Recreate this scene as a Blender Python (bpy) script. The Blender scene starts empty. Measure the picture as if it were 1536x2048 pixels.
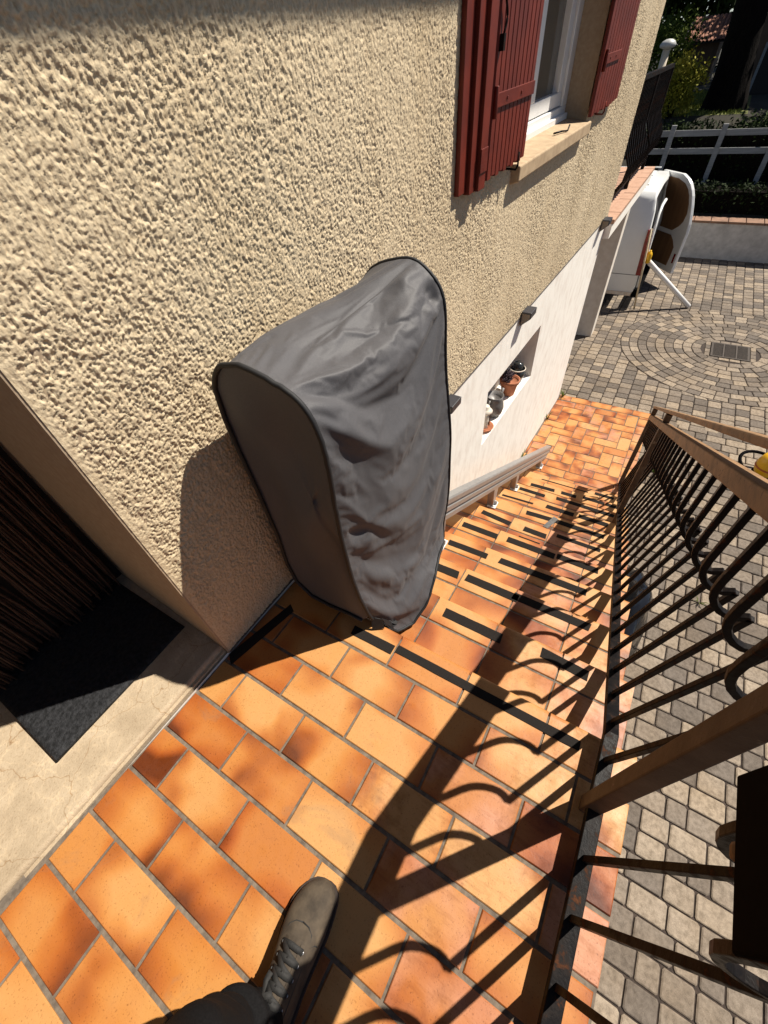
import bpy, bmesh, math, random
import numpy as np
from mathutils import Vector, Matrix
R = math.radians
S = 1.32                      # metres per layout unit (height of the camera over the upper landing)
sc = bpy.context.scene
COL = sc.collection

# ------------------------------------------------------------------ camera, sky, sun, exposure
cam_d = bpy.data.cameras.new("camera"); cam = bpy.data.objects.new("camera", cam_d); COL.objects.link(cam)
A_ = [[0.51114, -0.85635, -0.07346], [-0.65619, -0.3336, -0.67685], [0.55511, 0.39417, -0.73245]]   # world axes in camera (x right, y down, z forward)
W_ = np.array(A_); U_, _, V_ = np.linalg.svd(W_); W_ = U_ @ V_
rt, dn, fw = W_[0], W_[1], W_[2]
cam.matrix_world = Matrix(((rt[0], -dn[0], -fw[0], 0), (rt[1], -dn[1], -fw[1], 0), (rt[2], -dn[2], -fw[2], S), (0, 0, 0, 1)))
cam_d.sensor_fit = 'VERTICAL'; cam_d.sensor_height = 24.0; cam_d.lens = 819.48 / 2048 * 24.0
cam_d.clip_start = 0.02; cam_d.clip_end = 500
sc.camera = cam
SUN = Vector((1.16, -1.0, 2.25)).normalized()
wd = bpy.data.worlds.new("World"); sc.world = wd; wd.use_nodes = True
nt = wd.node_tree; bg = nt.nodes["Background"]
sky = nt.nodes.new("ShaderNodeTexSky"); sky.sky_type = 'NISHITA'; sky.sun_disc = False
sky.sun_elevation = math.asin(SUN.z); sky.sun_rotation = math.atan2(SUN.x, SUN.y)
nt.links.new(sky.outputs[0], bg.inputs[0]); bg.inputs[1].default_value = 0.05; sky.air_density = 0.7; sky.dust_density = 0.4; sky.ozone_density = 1.0
sl = bpy.data.lights.new("sun", 'SUN'); sl.energy = 5.0; sl.angle = R(0.5); sl.color = (1.0, 0.93, 0.82)
so = bpy.data.objects.new("sun", sl); COL.objects.link(so); so.rotation_euler = SUN.to_track_quat('Z', 'Y').to_euler()
sc.view_settings.view_transform = 'Standard'; sc.view_settings.look = 'None'
sc.view_settings.exposure = 0.75; sc.view_settings.gamma = 1.0
sc.cycles.max_bounces = 6
sc.render.film_transparent = False

rng = random.Random(7); nrng = np.random.default_rng(11)

# ------------------------------------------------------------------ helpers
class MB:
    """collects faces in layout units and links them as ONE mesh object"""
    def __init__(s): s.v = []; s.f = []; s.m = []; s.c = []; s.uv = []; s.sm = []
    def face(s, pts, mat=0, col=None, uv=None, smooth=False):
        b = len(s.v); s.v += [tuple(p) for p in pts]; s.f.append(tuple(range(b, b + len(pts))))
        s.m.append(mat); s.c.append(col or (0.5, 0.5, 0.5)); s.uv.append(uv or [(0, 0)] * len(pts)); s.sm.append(smooth)
    def mesh(s, vs, fs, mat=0, col=None, smooth=False):
        b = len(s.v); s.v += [tuple(p) for p in vs]
        for f in fs:
            s.f.append(tuple(b + i for i in f)); s.m.append(mat); s.c.append(col or (0.5, 0.5, 0.5)); s.uv.append([(0, 0)] * len(f)); s.sm.append(smooth)
    def hexa(s, P, mat=0, col=None):        # P: 8 corner points, bottom 4 ccw then top 4 ccw
        s.mesh(P, [(3, 2, 1, 0), (4, 5, 6, 7), (0, 1, 5, 4), (1, 2, 6, 5), (2, 3, 7, 6), (3, 0, 4, 7)], mat, col)
    def box(s, x0, x1, y0, y1, z0, z1, mat=0, fn=None, col=None):
        P = [(x0, y0, z0), (x1, y0, z0), (x1, y1, z0), (x0, y1, z0), (x0, y0, z1), (x1, y0, z1), (x1, y1, z1), (x0, y1, z1)]
        if fn: P = [fn(*p) for p in P]
        s.hexa(P, mat, col)
    def sweep(s, path, prof, mat=0, closed=False, up=(0, 0, 1), smooth=False, caps=True):
        """sweep a closed 2-D profile (a, b) along a path; a along side vector, b along up-ish vector"""
        P = [Vector(p) for p in path]; n = len(P); k = len(prof); vs = []
        up = Vector(up)
        for i in range(n):
            if closed: d = (P[(i + 1) % n] - P[i - 1])
            else:
                d = Vector((0, 0, 0))
                if i > 0: d += (P[i] - P[i - 1]).normalized()
                if i < n - 1: d += (P[i + 1] - P[i]).normalized()
            d.normalize(); sd = d.cross(up)
            if sd.length < 1e-4: sd = d.cross(Vector((1, 0, 0.01)))
            sd.normalize(); u2 = sd.cross(d)
            for a, b in prof: vs.append(P[i] + sd * a + u2 * b)
        fs = []
        for i in range(n if closed else n - 1):
            j = (i + 1) % n
            for q in range(k): fs.append((i * k + q, i * k + (q + 1) % k, j * k + (q + 1) % k, j * k + q))
        if caps and not closed: fs.append(tuple(range(k - 1, -1, -1))); fs.append(tuple((n - 1) * k + q for q in range(k)))
        s.mesh(vs, fs, mat, None, smooth)
    def tube(s, path, r, n=10, mat=0, closed=False, up=(0, 0, 1)):
        s.sweep(path, [(r * math.cos(2 * math.pi * i / n), r * math.sin(2 * math.pi * i / n)) for i in range(n)], mat, closed, up, True)
    def lathe(s, prof, c, n=24, mat=0, axis=None, smooth=True):
        c = Vector(c); M = axis or Matrix.Identity(3); vs = []; fs = []
        for r, z in prof:
            for i in range(n):
                a = 2 * math.pi * i / n; vs.append(c + M @ Vector((r * math.cos(a), r * math.sin(a), z)))
        for j in range(len(prof) - 1):
            for i in range(n): fs.append((j * n + i, j * n + (i + 1) % n, (j + 1) * n + (i + 1) % n, (j + 1) * n + i))
        s.mesh(vs, fs, mat, None, smooth)
    def build(s, name, mats, parent=None, bevel=0, auto=None):
        me = bpy.data.meshes.new(name)
        off = Vector(parent_loc(parent)) if parent else Vector((0, 0, 0))
        V = np.array(s.v, dtype=np.float64) * S - np.array(off)
        me.from_pydata(V.tolist(), [], s.f)
        if not isinstance(mats, (list, tuple)): mats = [mats]
        for m in mats: me.materials.append(m)
        me.polygons.foreach_set("material_index", s.m); me.polygons.foreach_set("use_smooth", s.sm)
        ca = me.color_attributes.new("rnd", 'FLOAT_COLOR', 'CORNER'); uvl = me.uv_layers.new(name="tuv")
        cc = []; uu = []
        for f, c, u in zip(s.f, s.c, s.uv):
            for q in u: uu += [q[0], q[1]]; cc += [c[0], c[1], c[2], 1.0]
        ca.data.foreach_set("color", cc); uvl.data.foreach_set("uv", uu)
        me.update()
        o = bpy.data.objects.new(name, me); COL.objects.link(o)
        if parent: o.parent = parent
        if bevel:
            b = o.modifiers.new("bevel", 'BEVEL'); b.width = bevel; b.segments = 2; b.limit_method = 'ANGLE'; b.angle_limit = R(40)
        return o
def parent_loc(p):
    l = Vector((0, 0, 0))
    while p is not None: l = l + p.location; p = p.parent
    return l
def thing(name, label, cat, loc=(0, 0, 0), group=None):
    o = bpy.data.objects.new(name, None); COL.objects.link(o); o.location = Vector(loc) * S
    o.empty_display_size = 0.1
    return tag(o, label, cat, group)
def tag(o, label, cat, group=None):
    o['label'] = label; o['category'] = cat
    if group: o['group'] = group
    return o
def kind(o, k): o['kind'] = k; return o

# ------------------------------------------------------------------ materials
def material(name, rough=0.6, metal=0.0, spec=0.5):
    m = bpy.data.materials.new(name); m.use_nodes = True; b = m.node_tree.nodes["Principled BSDF"]
    b.inputs["Roughness"].default_value = rough; b.inputs["Metallic"].default_value = metal
    b.inputs["Specular IOR Level"].default_value = spec
    return m, m.node_tree, b
class NG:
    def __init__(s, t): s.t = t
    def n(s, ty, **k):
        x = s.t.nodes.new(ty)
        for a, v in k.items(): setattr(x, a, v)
        return x
    def l(s, a, b): s.t.links.new(a, b)
    def pos(s, scale=(1, 1, 1)):
        t = s.n("ShaderNodeTexCoord"); mp = s.n("ShaderNodeMapping"); mp.inputs["Scale"].default_value = scale
        s.l(t.outputs["Object"], mp.inputs[0]); return mp.outputs[0]
    def noise(s, vec, scale, detail=3, rough=0.5, dist=0.0):
        x = s.n("ShaderNodeTexNoise"); x.inputs["Scale"].default_value = scale; x.inputs["Detail"].default_value = detail
        x.inputs["Roughness"].default_value = rough; x.inputs["Distortion"].default_value = dist
        s.l(vec, x.inputs["Vector"]); return x.outputs["Fac"]
    def ramp(s, fac, stops):
        x = s.n("ShaderNodeValToRGB"); e = x.color_ramp.elements
        while len(e) < len(stops): e.new(0.5)
        for q, (p, c) in zip(e, stops): q.position = p; q.color = (c[0], c[1], c[2], 1) if hasattr(c, '__len__') else (c, c, c, 1)
        s.l(fac, x.inputs[0]); return x.outputs[0]
    def mix(s, fac, a, b, mode='MIX'):
        x = s.n("ShaderNodeMix", data_type='RGBA', blend_type=mode)
        for sock, v in ((x.inputs[0], fac), (x.inputs[6], a), (x.inputs[7], b)):
            if isinstance(v, (int, float)): sock.default_value = v
            elif isinstance(v, tuple): sock.default_value = (v[0], v[1], v[2], 1)
            else: s.l(v, sock)
        return x.outputs[2]
    def math(s, op, a, b=0.0, c=None):
        x = s.n("ShaderNodeMath", operation=op)
        for i, v in enumerate((a, b) if c is None else (a, b, c)):
            if isinstance(v, (int, float)): x.inputs[i].default_value = v
            else: s.l(v, x.inputs[i])
        return x.outputs[0]
    def bump(s, h, bsdf, strength=0.3, dist=0.002):
        x = s.n("ShaderNodeBump"); x.inputs["Strength"].default_value = strength; x.inputs["Distance"].default_value = dist
        s.l(h, x.inputs["Height"]); s.l(x.outputs[0], bsdf.inputs["Normal"])
def simple(name, c1, c2=None, scale=20, rough=0.6, metal=0.0, bump=0.0, bdist=0.002, detail=4, spec=0.5, stretch=(1, 1, 1), lo=0.35, hi=0.65):
    m, t, b = material(name, rough, metal, spec); g = NG(t)
    if c2 is None: c2 = tuple(x * 0.8 for x in c1)
    f = g.noise(g.pos(stretch), scale, detail, 0.6)
    g.l(g.ramp(f, [(lo, c2), (hi, c1)]), b.inputs["Base Color"])
    if bump: g.bump(f, b, bump, bdist)
    return m
def tile_material():
    m, t, b = material("flamed_stoneware", 0.5, 0, 0.35); g = NG(t)
    a = g.n("ShaderNodeVertexColor", layer_name="rnd"); u = g.n("ShaderNodeUVMap", uv_map="tuv")
    sep = g.n("ShaderNodeSeparateColor"); g.l(a.outputs[0], sep.inputs[0])
    off = g.n("ShaderNodeVectorMath", operation='SCALE'); g.l(a.outputs[0], off.inputs[0]); off.inputs[3].default_value = 57.0
    add = g.n("ShaderNodeVectorMath", operation='ADD'); g.l(u.outputs[0], add.inputs[0]); g.l(off.outputs[0], add.inputs[1])
    f1 = g.noise(add.outputs[0], 1.25, 1.0, 0.4, 0.6)
    # dark fired flames: patches that run in from the edges of each tile
    sx = g.n("ShaderNodeSeparateXYZ"); g.l(u.outputs[0], sx.inputs[0])
    ex = g.math('ABSOLUTE', g.math('SUBTRACT', sx.outputs[0], 0.5)); ey = g.math('ABSOLUTE', g.math('SUBTRACT', sx.outputs[1], 0.25))
    ed = g.math('ADD', g.math('MULTIPLY', ex, 0.55), g.math('MULTIPLY', ey, 0.75))
    mk = g.math('ADD', g.math('ADD', g.math('MULTIPLY', f1, 1.9), g.math('MULTIPLY', ed, 1.05)), g.math('MULTIPLY', sep.outputs[0], 0.34))
    base = g.ramp(sep.outputs[1], [(0.0, (0.43, 0.200, 0.056)), (0.35, (0.48, 0.268, 0.108)), (0.7, (0.445, 0.208, 0.062)), (1.0, (0.37, 0.138, 0.036))])
    mk = g.math('MULTIPLY', g.math('SUBTRACT', mk, 1.00), 1.0 / 0.92)
    flame = g.ramp(mk, [(0.22, (1, 1, 1)), (0.42, (0.93, 0.78, 0.62)), (0.62, (0.76, 0.51, 0.35)), (0.80, (0.52, 0.30, 0.20)), (0.97, (0.25, 0.14, 0.11))])
    c = g.mix(1.0, base, flame, 'MULTIPLY')
    # pinkish worn tiles
    pk = g.math('MULTIPLY', sep.outputs[2], g.noise(add.outputs[0], 2.2, 2, 0.5))
    c = g.mix(g.ramp(pk, [(0.30, 0.0), (0.50, 0.75)]), c, (0.44, 0.205, 0.125))
    p = g.pos()
    sp = g.noise(p, 260, 2, 0.6); c = g.mix(1.0, c, g.ramp(sp, [(0.25, (0.55, 0.50, 0.46)), (0.40, (1, 1, 1))]), 'MULTIPLY')
    worn = g.ramp(sep.outputs[2], [(0.12, 0.15), (0.45, 1.0)]); dirt = g.noise(p, 16, 6, 0.7); c = g.mix(worn, c, g.mix(1.0, c, g.ramp(dirt, [(0.30, (0.70, 0.62, 0.52)), (0.52, (1, 1, 1))]), 'MULTIPLY'))
    c = g.mix(g.ramp(sep.outputs[2], [(0.05, 0.75), (0.45, 0.0)]), c, g.mix(1.0, c, (0.97, 0.88, 0.74), 'MULTIPLY'))
    st = g.n("ShaderNodeMapping"); st.inputs["Scale"].default_value = (60, 9, 20); g.l(p, st.inputs[0])
    wear = g.noise(st.outputs[0], 1.0, 4, 0.65); c = g.mix(worn, c, g.mix(1.0, c, g.ramp(wear, [(0.30, (0.80, 0.74, 0.66)), (0.5, (1, 1, 1))]), 'MULTIPLY'))
    sc1 = g.noise(p, 5, 5, 0.7, 1.0); c = g.mix(g.ramp(sc1, [(0.60, 0.0), (0.72, 0.30)]), c, (0.17, 0.115, 0.075))
    g.l(c, b.inputs["Base Color"])
    g.l(g.ramp(dirt, [(0.3, 0.66), (0.7, 0.36)]), b.inputs["Roughness"])
    g.bump(g.math('ADD', g.math('ADD', g.math('MULTIPLY', sp, 0.25), g.math('MULTIPLY', g.noise(p, 35, 3), 0.6)), g.math('MULTIPLY', f1, 4.0)), b, 0.45, 0.0018)
    return m
def paver_material():
    m, t, b = material("concrete_paver", 0.85, 0, 0.3); g = NG(t)
    a = g.n("ShaderNodeVertexColor", layer_name="rnd"); sep = g.n("ShaderNodeSeparateColor"); g.l(a.outputs[0], sep.inputs[0])
    base = g.ramp(sep.outputs[0], [(0.0, (0.108, 0.094, 0.085)), (0.35, (0.150, 0.128, 0.112)), (0.7, (0.220, 0.186, 0.156)), (1.0, (0.30, 0.252, 0.203))])
    p = g.pos(); n1 = g.noise(p, 38, 5, 0.7); n2 = g.noise(p, 420, 2, 0.6); n3 = g.noise(p, 2.2, 4, 0.6)
    c = g.mix(1.0, base, g.ramp(n1, [(0.32, (0.62, 0.58, 0.52)), (0.62, (1.12, 1.08, 1.0))]), 'MULTIPLY')
    c = g.mix(1.0, c, g.ramp(n2, [(0.28, (0.55, 0.55, 0.55)), (0.42, (1, 1, 1)), (0.66, (1, 1, 1)), (0.74, (1.9, 1.85, 1.75))]), 'MULTIPLY')
    c = g.mix(1.0, c, g.ramp(n3, [(0.3, (0.86, 0.82, 0.76)), (0.6, (1, 1, 1))]), 'MULTIPLY')
    g.l(c, b.inputs["Base Color"])
    g.bump(g.math('ADD', n1, g.math('MULTIPLY', n2, 0.5)), b, 0.6, 0.004)
    return m
def iron_material(name="painted_iron", rust=0.5):
    m, t, b = material(name, 0.55, 0, 0.07); g = NG(t); p = g.pos()
    f = g.noise(p, 28, 6, 0.7, 0.4); f2 = g.noise(p, 130, 3, 0.6)
    c = g.ramp(f, [(0.42, (0.007, 0.0065, 0.007)), (0.58, (0.013, 0.010, 0.009)), (0.66 - 0.06 * rust, (0.045, 0.018, 0.009)), (0.80, (0.12, 0.048, 0.022))])
    g.l(c, b.inputs["Base Color"]); g.l(g.ramp(f, [(0.5, 0.38), (0.68, 0.85)]), b.inputs["Roughness"])
    g.bump(g.math('ADD', f, g.math('MULTIPLY', f2, 0.3)), b, 0.35, 0.003)
    return m
def leaf_material(name, c1, c2, c3, trans=0.25):
    m, t, b = material(name, 0.7, 0, 0.06); g = NG(t)
    a = g.n("ShaderNodeVertexColor", layer_name="rnd"); sep = g.n("ShaderNodeSeparateColor"); g.l(a.outputs[0], sep.inputs[0])
    g.l(g.ramp(sep.outputs[0], [(0, c1), (0.5, c2), (1, c3)]), b.inputs["Base Color"])
    b.inputs["Transmission Weight"].default_value = 0.0
    b.inputs["Subsurface Weight"].default_value = 0.0
    return m
def stucco_material():
    m, t, b = material("beige_roughcast", 0.9, 0, 0.2); g = NG(t); p = g.pos((1, 1, 0.6))
    n1 = g.noise(p, 1.3, 4, 0.6); n2 = g.noise(p, 170, 3, 0.6); n3 = g.noise(p, 55, 4, 0.6)
    c = g.ramp(n1, [(0.25, (0.49, 0.392, 0.26)), (0.5, (0.565, 0.460, 0.312)), (0.75, (0.605, 0.500, 0.348))])
    c = g.mix(1.0, c, g.ramp(n2, [(0.3, (0.80, 0.76, 0.72)), (0.55, (1.05, 1.05, 1.04))]), 'MULTIPLY')
    st = g.noise(g.pos((5, 5, 0.35)), 1.0, 5, 0.65); c = g.mix(1.0, c, g.ramp(st, [(0.32, (0.88, 0.85, 0.80)), (0.5, (1, 1, 1))]), 'MULTIPLY')
    g.l(c, b.inputs["Base Color"]); g.bump(g.math('ADD', n3, g.math('MULTIPLY', n2, 0.6)), b, 0.8, 0.004)
    return m
def fabric_material():
    m, t, b = material("grey_polyester", 0.6, 0, 0.28); g = NG(t); p = g.pos()
    n = g.noise(p, 900, 2, 0.5); n1 = g.noise(p, 6, 3, 0.5)
    c = g.ramp(n, [(0.3, (0.046, 0.046, 0.051)), (0.7, (0.102, 0.099, 0.106))])
    c = g.mix(1.0, c, g.ramp(n1, [(0.3, (0.9, 0.9, 0.9)), (0.7, (1.05, 1.03, 1.0))]), 'MULTIPLY')
    g.l(c, b.inputs["Base Color"]); g.bump(n, b, 0.12, 0.0006)
    b.inputs["Sheen Weight"].default_value = 0.04
    return m
TILE = tile_material(); PAVER = paver_material(); IRON = iron_material(); STUCCO = stucco_material(); FABRIC = fabric_material()
GROUT = simple("tile_grout", (0.17, 0.135, 0.10), (0.085, 0.066, 0.05), 45, 0.9, bump=0.6, bdist=0.003)
SAND = simple("paver_joint_sand", (0.045, 0.030, 0.022), (0.02, 0.014, 0.011), 60, 0.95, bump=0.5)
WHITEWALL = simple("white_render", (0.80, 0.765, 0.70), (0.66, 0.60, 0.53), 14, 0.85, bump=0.35, bdist=0.004, detail=8, stretch=(1, 1, 0.5), lo=0.25, hi=0.55)
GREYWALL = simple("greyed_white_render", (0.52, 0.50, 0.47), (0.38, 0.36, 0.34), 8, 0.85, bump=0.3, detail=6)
SMOOTHBEIGE = simple("smooth_beige_render", (0.40, 0.31, 0.21), (0.34, 0.25, 0.165), 60, 0.9, bump=0.5, bdist=0.003)
CONCRETE = simple("threshold_concrete", (0.52, 0.42, 0.30), (0.40, 0.305, 0.205), 26, 0.75, bump=0.35, bdist=0.002, detail=8)
SILLSTONE = simple("sill_stone", (0.45, 0.33, 0.20), (0.33, 0.23, 0.135), 18, 0.8, bump=0.3, detail=8)
REDPAINT = simple("oxblood_shutter_paint", (0.150, 0.020, 0.009), (0.100, 0.0125, 0.006), 9, 0.5, bump=0.12, spec=0.3)
PVC = simple("white_pvc", (0.80, 0.79, 0.77), (0.74, 0.73, 0.71), 9, 0.35)
TAPE = simple("anti_slip_tape", (0.022, 0.019, 0.017), (0.012, 0.010, 0.009), 500, 0.95, bump=0.5, bdist=0.001, spec=0.1)
DUCT = simple("grey_adhesive_tape", (0.12, 0.115, 0.11), (0.07, 0.068, 0.065), 40, 0.4)
PIPING = simple("black_piping", (0.010, 0.010, 0.011), (0.007, 0.007, 0.008), 200, 0.7)
ALU = simple("grey_aluminium", (0.34, 0.335, 0.33), (0.29, 0.285, 0.28), 6, 0.38, 0.55, stretch=(0.3, 6, 6))
BRACKET = simple("white_coated_steel", (0.66, 0.66, 0.65), (0.55, 0.55, 0.54), 20, 0.4)
BLACKPL = simple("black_plastic", (0.0035, 0.0035, 0.004), (0.002, 0.002, 0.0025), 40, 0.7, spec=0.02)
MATRUB = simple("dark_rubber_mat", (0.022, 0.0225, 0.025), (0.006, 0.0063, 0.007), 90, 0.75, bump=1.0, bdist=0.005, detail=3, spec=0.3)
DARKWOOD = simple("dark_door_wood", (0.014, 0.008, 0.005), (0.009, 0.005, 0.0035), 12, 0.7, stretch=(8, 8, 0.6))
STRAND = simple("brown_curtain_strand", (0.070, 0.032, 0.017), (0.030, 0.014, 0.008), 60, 0.8)
def rail_material():
    m, t, b = material("brown_weathered_paint", 0.65, 0, 0.2); g = NG(t); p = g.pos((0.5, 2, 2)); n1 = g.noise(p, 14, 7, 0.7); n2 = g.noise(g.pos(), 75, 5, 0.7, 0.6)
    c = g.ramp(n1, [(0.3, (0.135, 0.082, 0.045)), (0.55, (0.255, 0.150, 0.078)), (0.75, (0.33, 0.205, 0.115))])
    c = g.mix(g.ramp(n2, [(0.60, 0.0), (0.66, 0.85)]), c, (0.045, 0.026, 0.017)); c = g.mix(g.ramp(g.noise(g.pos((2, 1, 1)), 9, 6, 0.75), [(0.60, 0.0), (0.66, 0.7)]), c, (0.23, 0.20, 0.17))
    g.l(c, b.inputs["Base Color"]); g.bump(g.math('ADD', n2, n1), b, 0.4, 0.002); return m
RAILBROWN = rail_material()
VANWHITE = simple("white_vehicle_paint", (0.78, 0.78, 0.76), (0.72, 0.72, 0.70), 3, 0.22)
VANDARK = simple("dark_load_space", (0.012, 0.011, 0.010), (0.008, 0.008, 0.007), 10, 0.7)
PLY = simple("brown_plywood", (0.20, 0.105, 0.045), (0.15, 0.075, 0.03), 10, 0.65, stretch=(1, 1, 0.2))
REDLENS = simple("red_lens", (0.22, 0.012, 0.012), (0.14, 0.008, 0.008), 30, 0.2)
RUBBER = simple("tyre_rubber", (0.015, 0.015, 0.016), (0.01, 0.01, 0.011), 40, 0.85)
CHROME = simple("grey_wheel_metal", (0.35, 0.35, 0.36), (0.28, 0.28, 0.29), 20, 0.35, 0.7)
TERRA = simple("terracotta", (0.42, 0.155, 0.075), (0.33, 0.115, 0.055), 25, 0.85, bump=0.2)
ZINC = simple("grey_zinc", (0.20, 0.19, 0.185), (0.13, 0.125, 0.12), 22, 0.5, 0.3, bump=0.15)
PALECER = simple("pale_ceramic", (0.62, 0.56, 0.48), (0.52, 0.46, 0.38), 25, 0.55)
DARKGLASS = simple("smoky_glaze", (0.03, 0.033, 0.033), (0.02, 0.021, 0.021), 20, 0.15)
YELLOW = simple("yellow_plastic", (0.72, 0.42, 0.01), (0.62, 0.34, 0.008), 20, 0.3)
BAGM = simple("black_bin_liner", (0.008, 0.008, 0.009), (0.006, 0.006, 0.007), 20, 0.12)
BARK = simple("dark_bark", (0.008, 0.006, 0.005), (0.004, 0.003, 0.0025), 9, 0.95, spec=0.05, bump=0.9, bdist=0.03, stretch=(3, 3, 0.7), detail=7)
ROOFTILE = simple("clay_roof_tile", (0.36, 0.155, 0.09), (0.20, 0.09, 0.06), 9, 0.9, bump=0.3, detail=6)
COPING = simple("pale_terracotta_coping", (0.44, 0.26, 0.17), (0.36, 0.20, 0.125), 14, 0.8)
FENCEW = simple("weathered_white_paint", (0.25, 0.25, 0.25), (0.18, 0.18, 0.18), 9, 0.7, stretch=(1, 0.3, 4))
HUT = simple("brown_hut_render", (0.12, 0.075, 0.048), (0.085, 0.052, 0.034), 6, 0.9)
SOIL = simple("garden_soil", (0.030, 0.026, 0.014), (0.016, 0.013, 0.008), 2.5, 1.0, bump=0.6, bdist=0.02, detail=8)
CANVAS = simple("charcoal_trouser_cotton", (0.0085, 0.008, 0.0085), (0.0045, 0.0042, 0.0045), 350, 0.9, bump=0.25, bdist=0.001, spec=0.12)
SUEDE = simple("brown_grey_nubuck", (0.078, 0.057, 0.036), (0.030, 0.021, 0.013), 26, 0.85, bump=0.4, bdist=0.002, detail=9)
LACE = simple("dark_shoelace", (0.018, 0.017, 0.016), (0.010, 0.0095, 0.009), 300, 0.8, bump=0.3)
SOLE = simple("dark_rubber_sole", (0.030, 0.018, 0.013), (0.02, 0.012, 0.009), 60, 0.8)
SKIN = simple("skin", (0.52, 0.30, 0.20), (0.48, 0.27, 0.18), 40, 0.55)
JACKET = simple("dark_jacket_cloth", (0.03, 0.033, 0.042), (0.022, 0.025, 0.032), 200, 0.85)
HAIR = simple("brown_hair", (0.035, 0.022, 0.014), (0.02, 0.013, 0.009), 150, 0.6)
CASTIRON = simple("cast_iron_grate", (0.060, 0.045, 0.035), (0.032, 0.025, 0.020), 40, 0.7, 0.3, bump=0.3)
CURTAINW = simple("net_curtain", (0.55, 0.50, 0.42), (0.48, 0.43, 0.36), 40, 0.9, stretch=(14, 14, 0.3))
def glass_material():
    m, t, b = material("window_glass", 0.06, 0, 0.5); b.inputs["Base Color"].default_value = (0.10, 0.095, 0.08, 1)
    return m
GLASS = glass_material()
LEAF_DK = leaf_material("dark_foliage", (0.010, 0.016, 0.005), (0.022, 0.036, 0.009), (0.05, 0.075, 0.018))
LEAF_YG = leaf_material("yellow_green_foliage", (0.075, 0.085, 0.010), (0.20, 0.19, 0.022), (0.36, 0.31, 0.05))
LEAF_MD = leaf_material("mid_green_foliage", (0.03, 0.05, 0.008), (0.075, 0.105, 0.018), (0.14, 0.17, 0.03))
GRASSM = leaf_material("lawn_grass", (0.09, 0.11, 0.02), (0.16, 0.18, 0.04), (0.27, 0.27, 0.08))
SUCC = leaf_material("dark_succulent_leaves", (0.016, 0.010, 0.014), (0.035, 0.022, 0.028), (0.10, 0.075, 0.085))

# ------------------------------------------------------------------ tiles
G = 0.0042                                         # half joint, layout units
TJ = lambda: (rng.random(), rng.random(), rng.random())
def tile(mb, x0, x1, y0, y1, z, fn=None, col=None, th=0.010, nose=0, g=0.0037, mat=0):
    """one bevelled tile; long side gets u 0..1. fn maps a layout point onto the (slightly skewed) stair frame"""
    col = col or TJ(); x0 += g; x1 -= g if not nose else 0; y0 += g * 0.72; y1 -= g * 0.72
    if x1 - x0 < 0.004 or y1 - y0 < 0.004: return
    z = z + rng.uniform(-0.0005, 0.0005); b = 0.0018; f = fn or (lambda *p: p)
    longy = (y1 - y0) >= (x1 - x0)
    fl = rng.random() < 0.5; fk = rng.random() < 0.5
    def uv(x, y):
        if longy: a = (y - y0) / 0.1875; c = (x - x0) / 0.1875
        else: a = (x - x0) / 0.1875; c = (y - y0) / 0.1875
        if fl: a = 1 - a
        if fk: c = 0.5 - c
        return (a, c)
    def F(pts, sm=False): mb.face([f(*p) for p in pts], mat, col, [uv(p[0], p[1]) for p in pts], sm)
    a0, a1, c0, c1 = x0 + b, x1 - b, y0 + b, y1 - b; zt = z; zb = z - b; zl = z - th
    if not nose:
        F([(a0, c0, zt), (a1, c0, zt), (a1, c1, zt), (a0, c1, zt)])
        ring0 = [(a0, c0, zt), (a1, c0, zt), (a1, c1, zt), (a0, c1, zt)]
        ring1 = [(x0, y0, zb), (x1, y0, zb), (x1, y1, zb), (x0, y1, zb)]
        ring2 = [(x0, y0, zl), (x1, y0, zl), (x1, y1, zl), (x0, y1, zl)]
        for A, B in ((ring0, ring1), (ring1, ring2)):
            for i in range(4): j = (i + 1) % 4; F([A[j], A[i], B[i], B[j]])
    else:                                          # bull-nosed front edge
        r = 0.010; n = 6
        prof = [(x0, zl), (x0, zb), (x0 + b, zt)] + [(x1 - r + r * math.sin(k * math.pi / n), zt - r + r * math.cos(k * math.pi / n)) for k in range(n + 1)] + [(x1 - 0.02, zt - 2 * r)]
        for i in range(len(prof) - 1):
            (xa, za), (xb_, zb_) = prof[i], prof[i + 1]
            F([(xb_, y0, zb_), (xb_, y1, zb_), (xa, y1, za), (xa, y0, za)], i > 2)
        for y, rev in ((y0, 0), (y1, 1)):
            P = [(x, y, zz) for x, zz in prof]; F(P if rev else P[::-1])
def skew(x, y, z):                                  # the flight drifts very slightly outwards as it goes down
    return (x, y - 0.013 * max(0.0, x - 0.4), z)
def wall_y(x): return 0.647 - 0.035 * x

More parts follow.
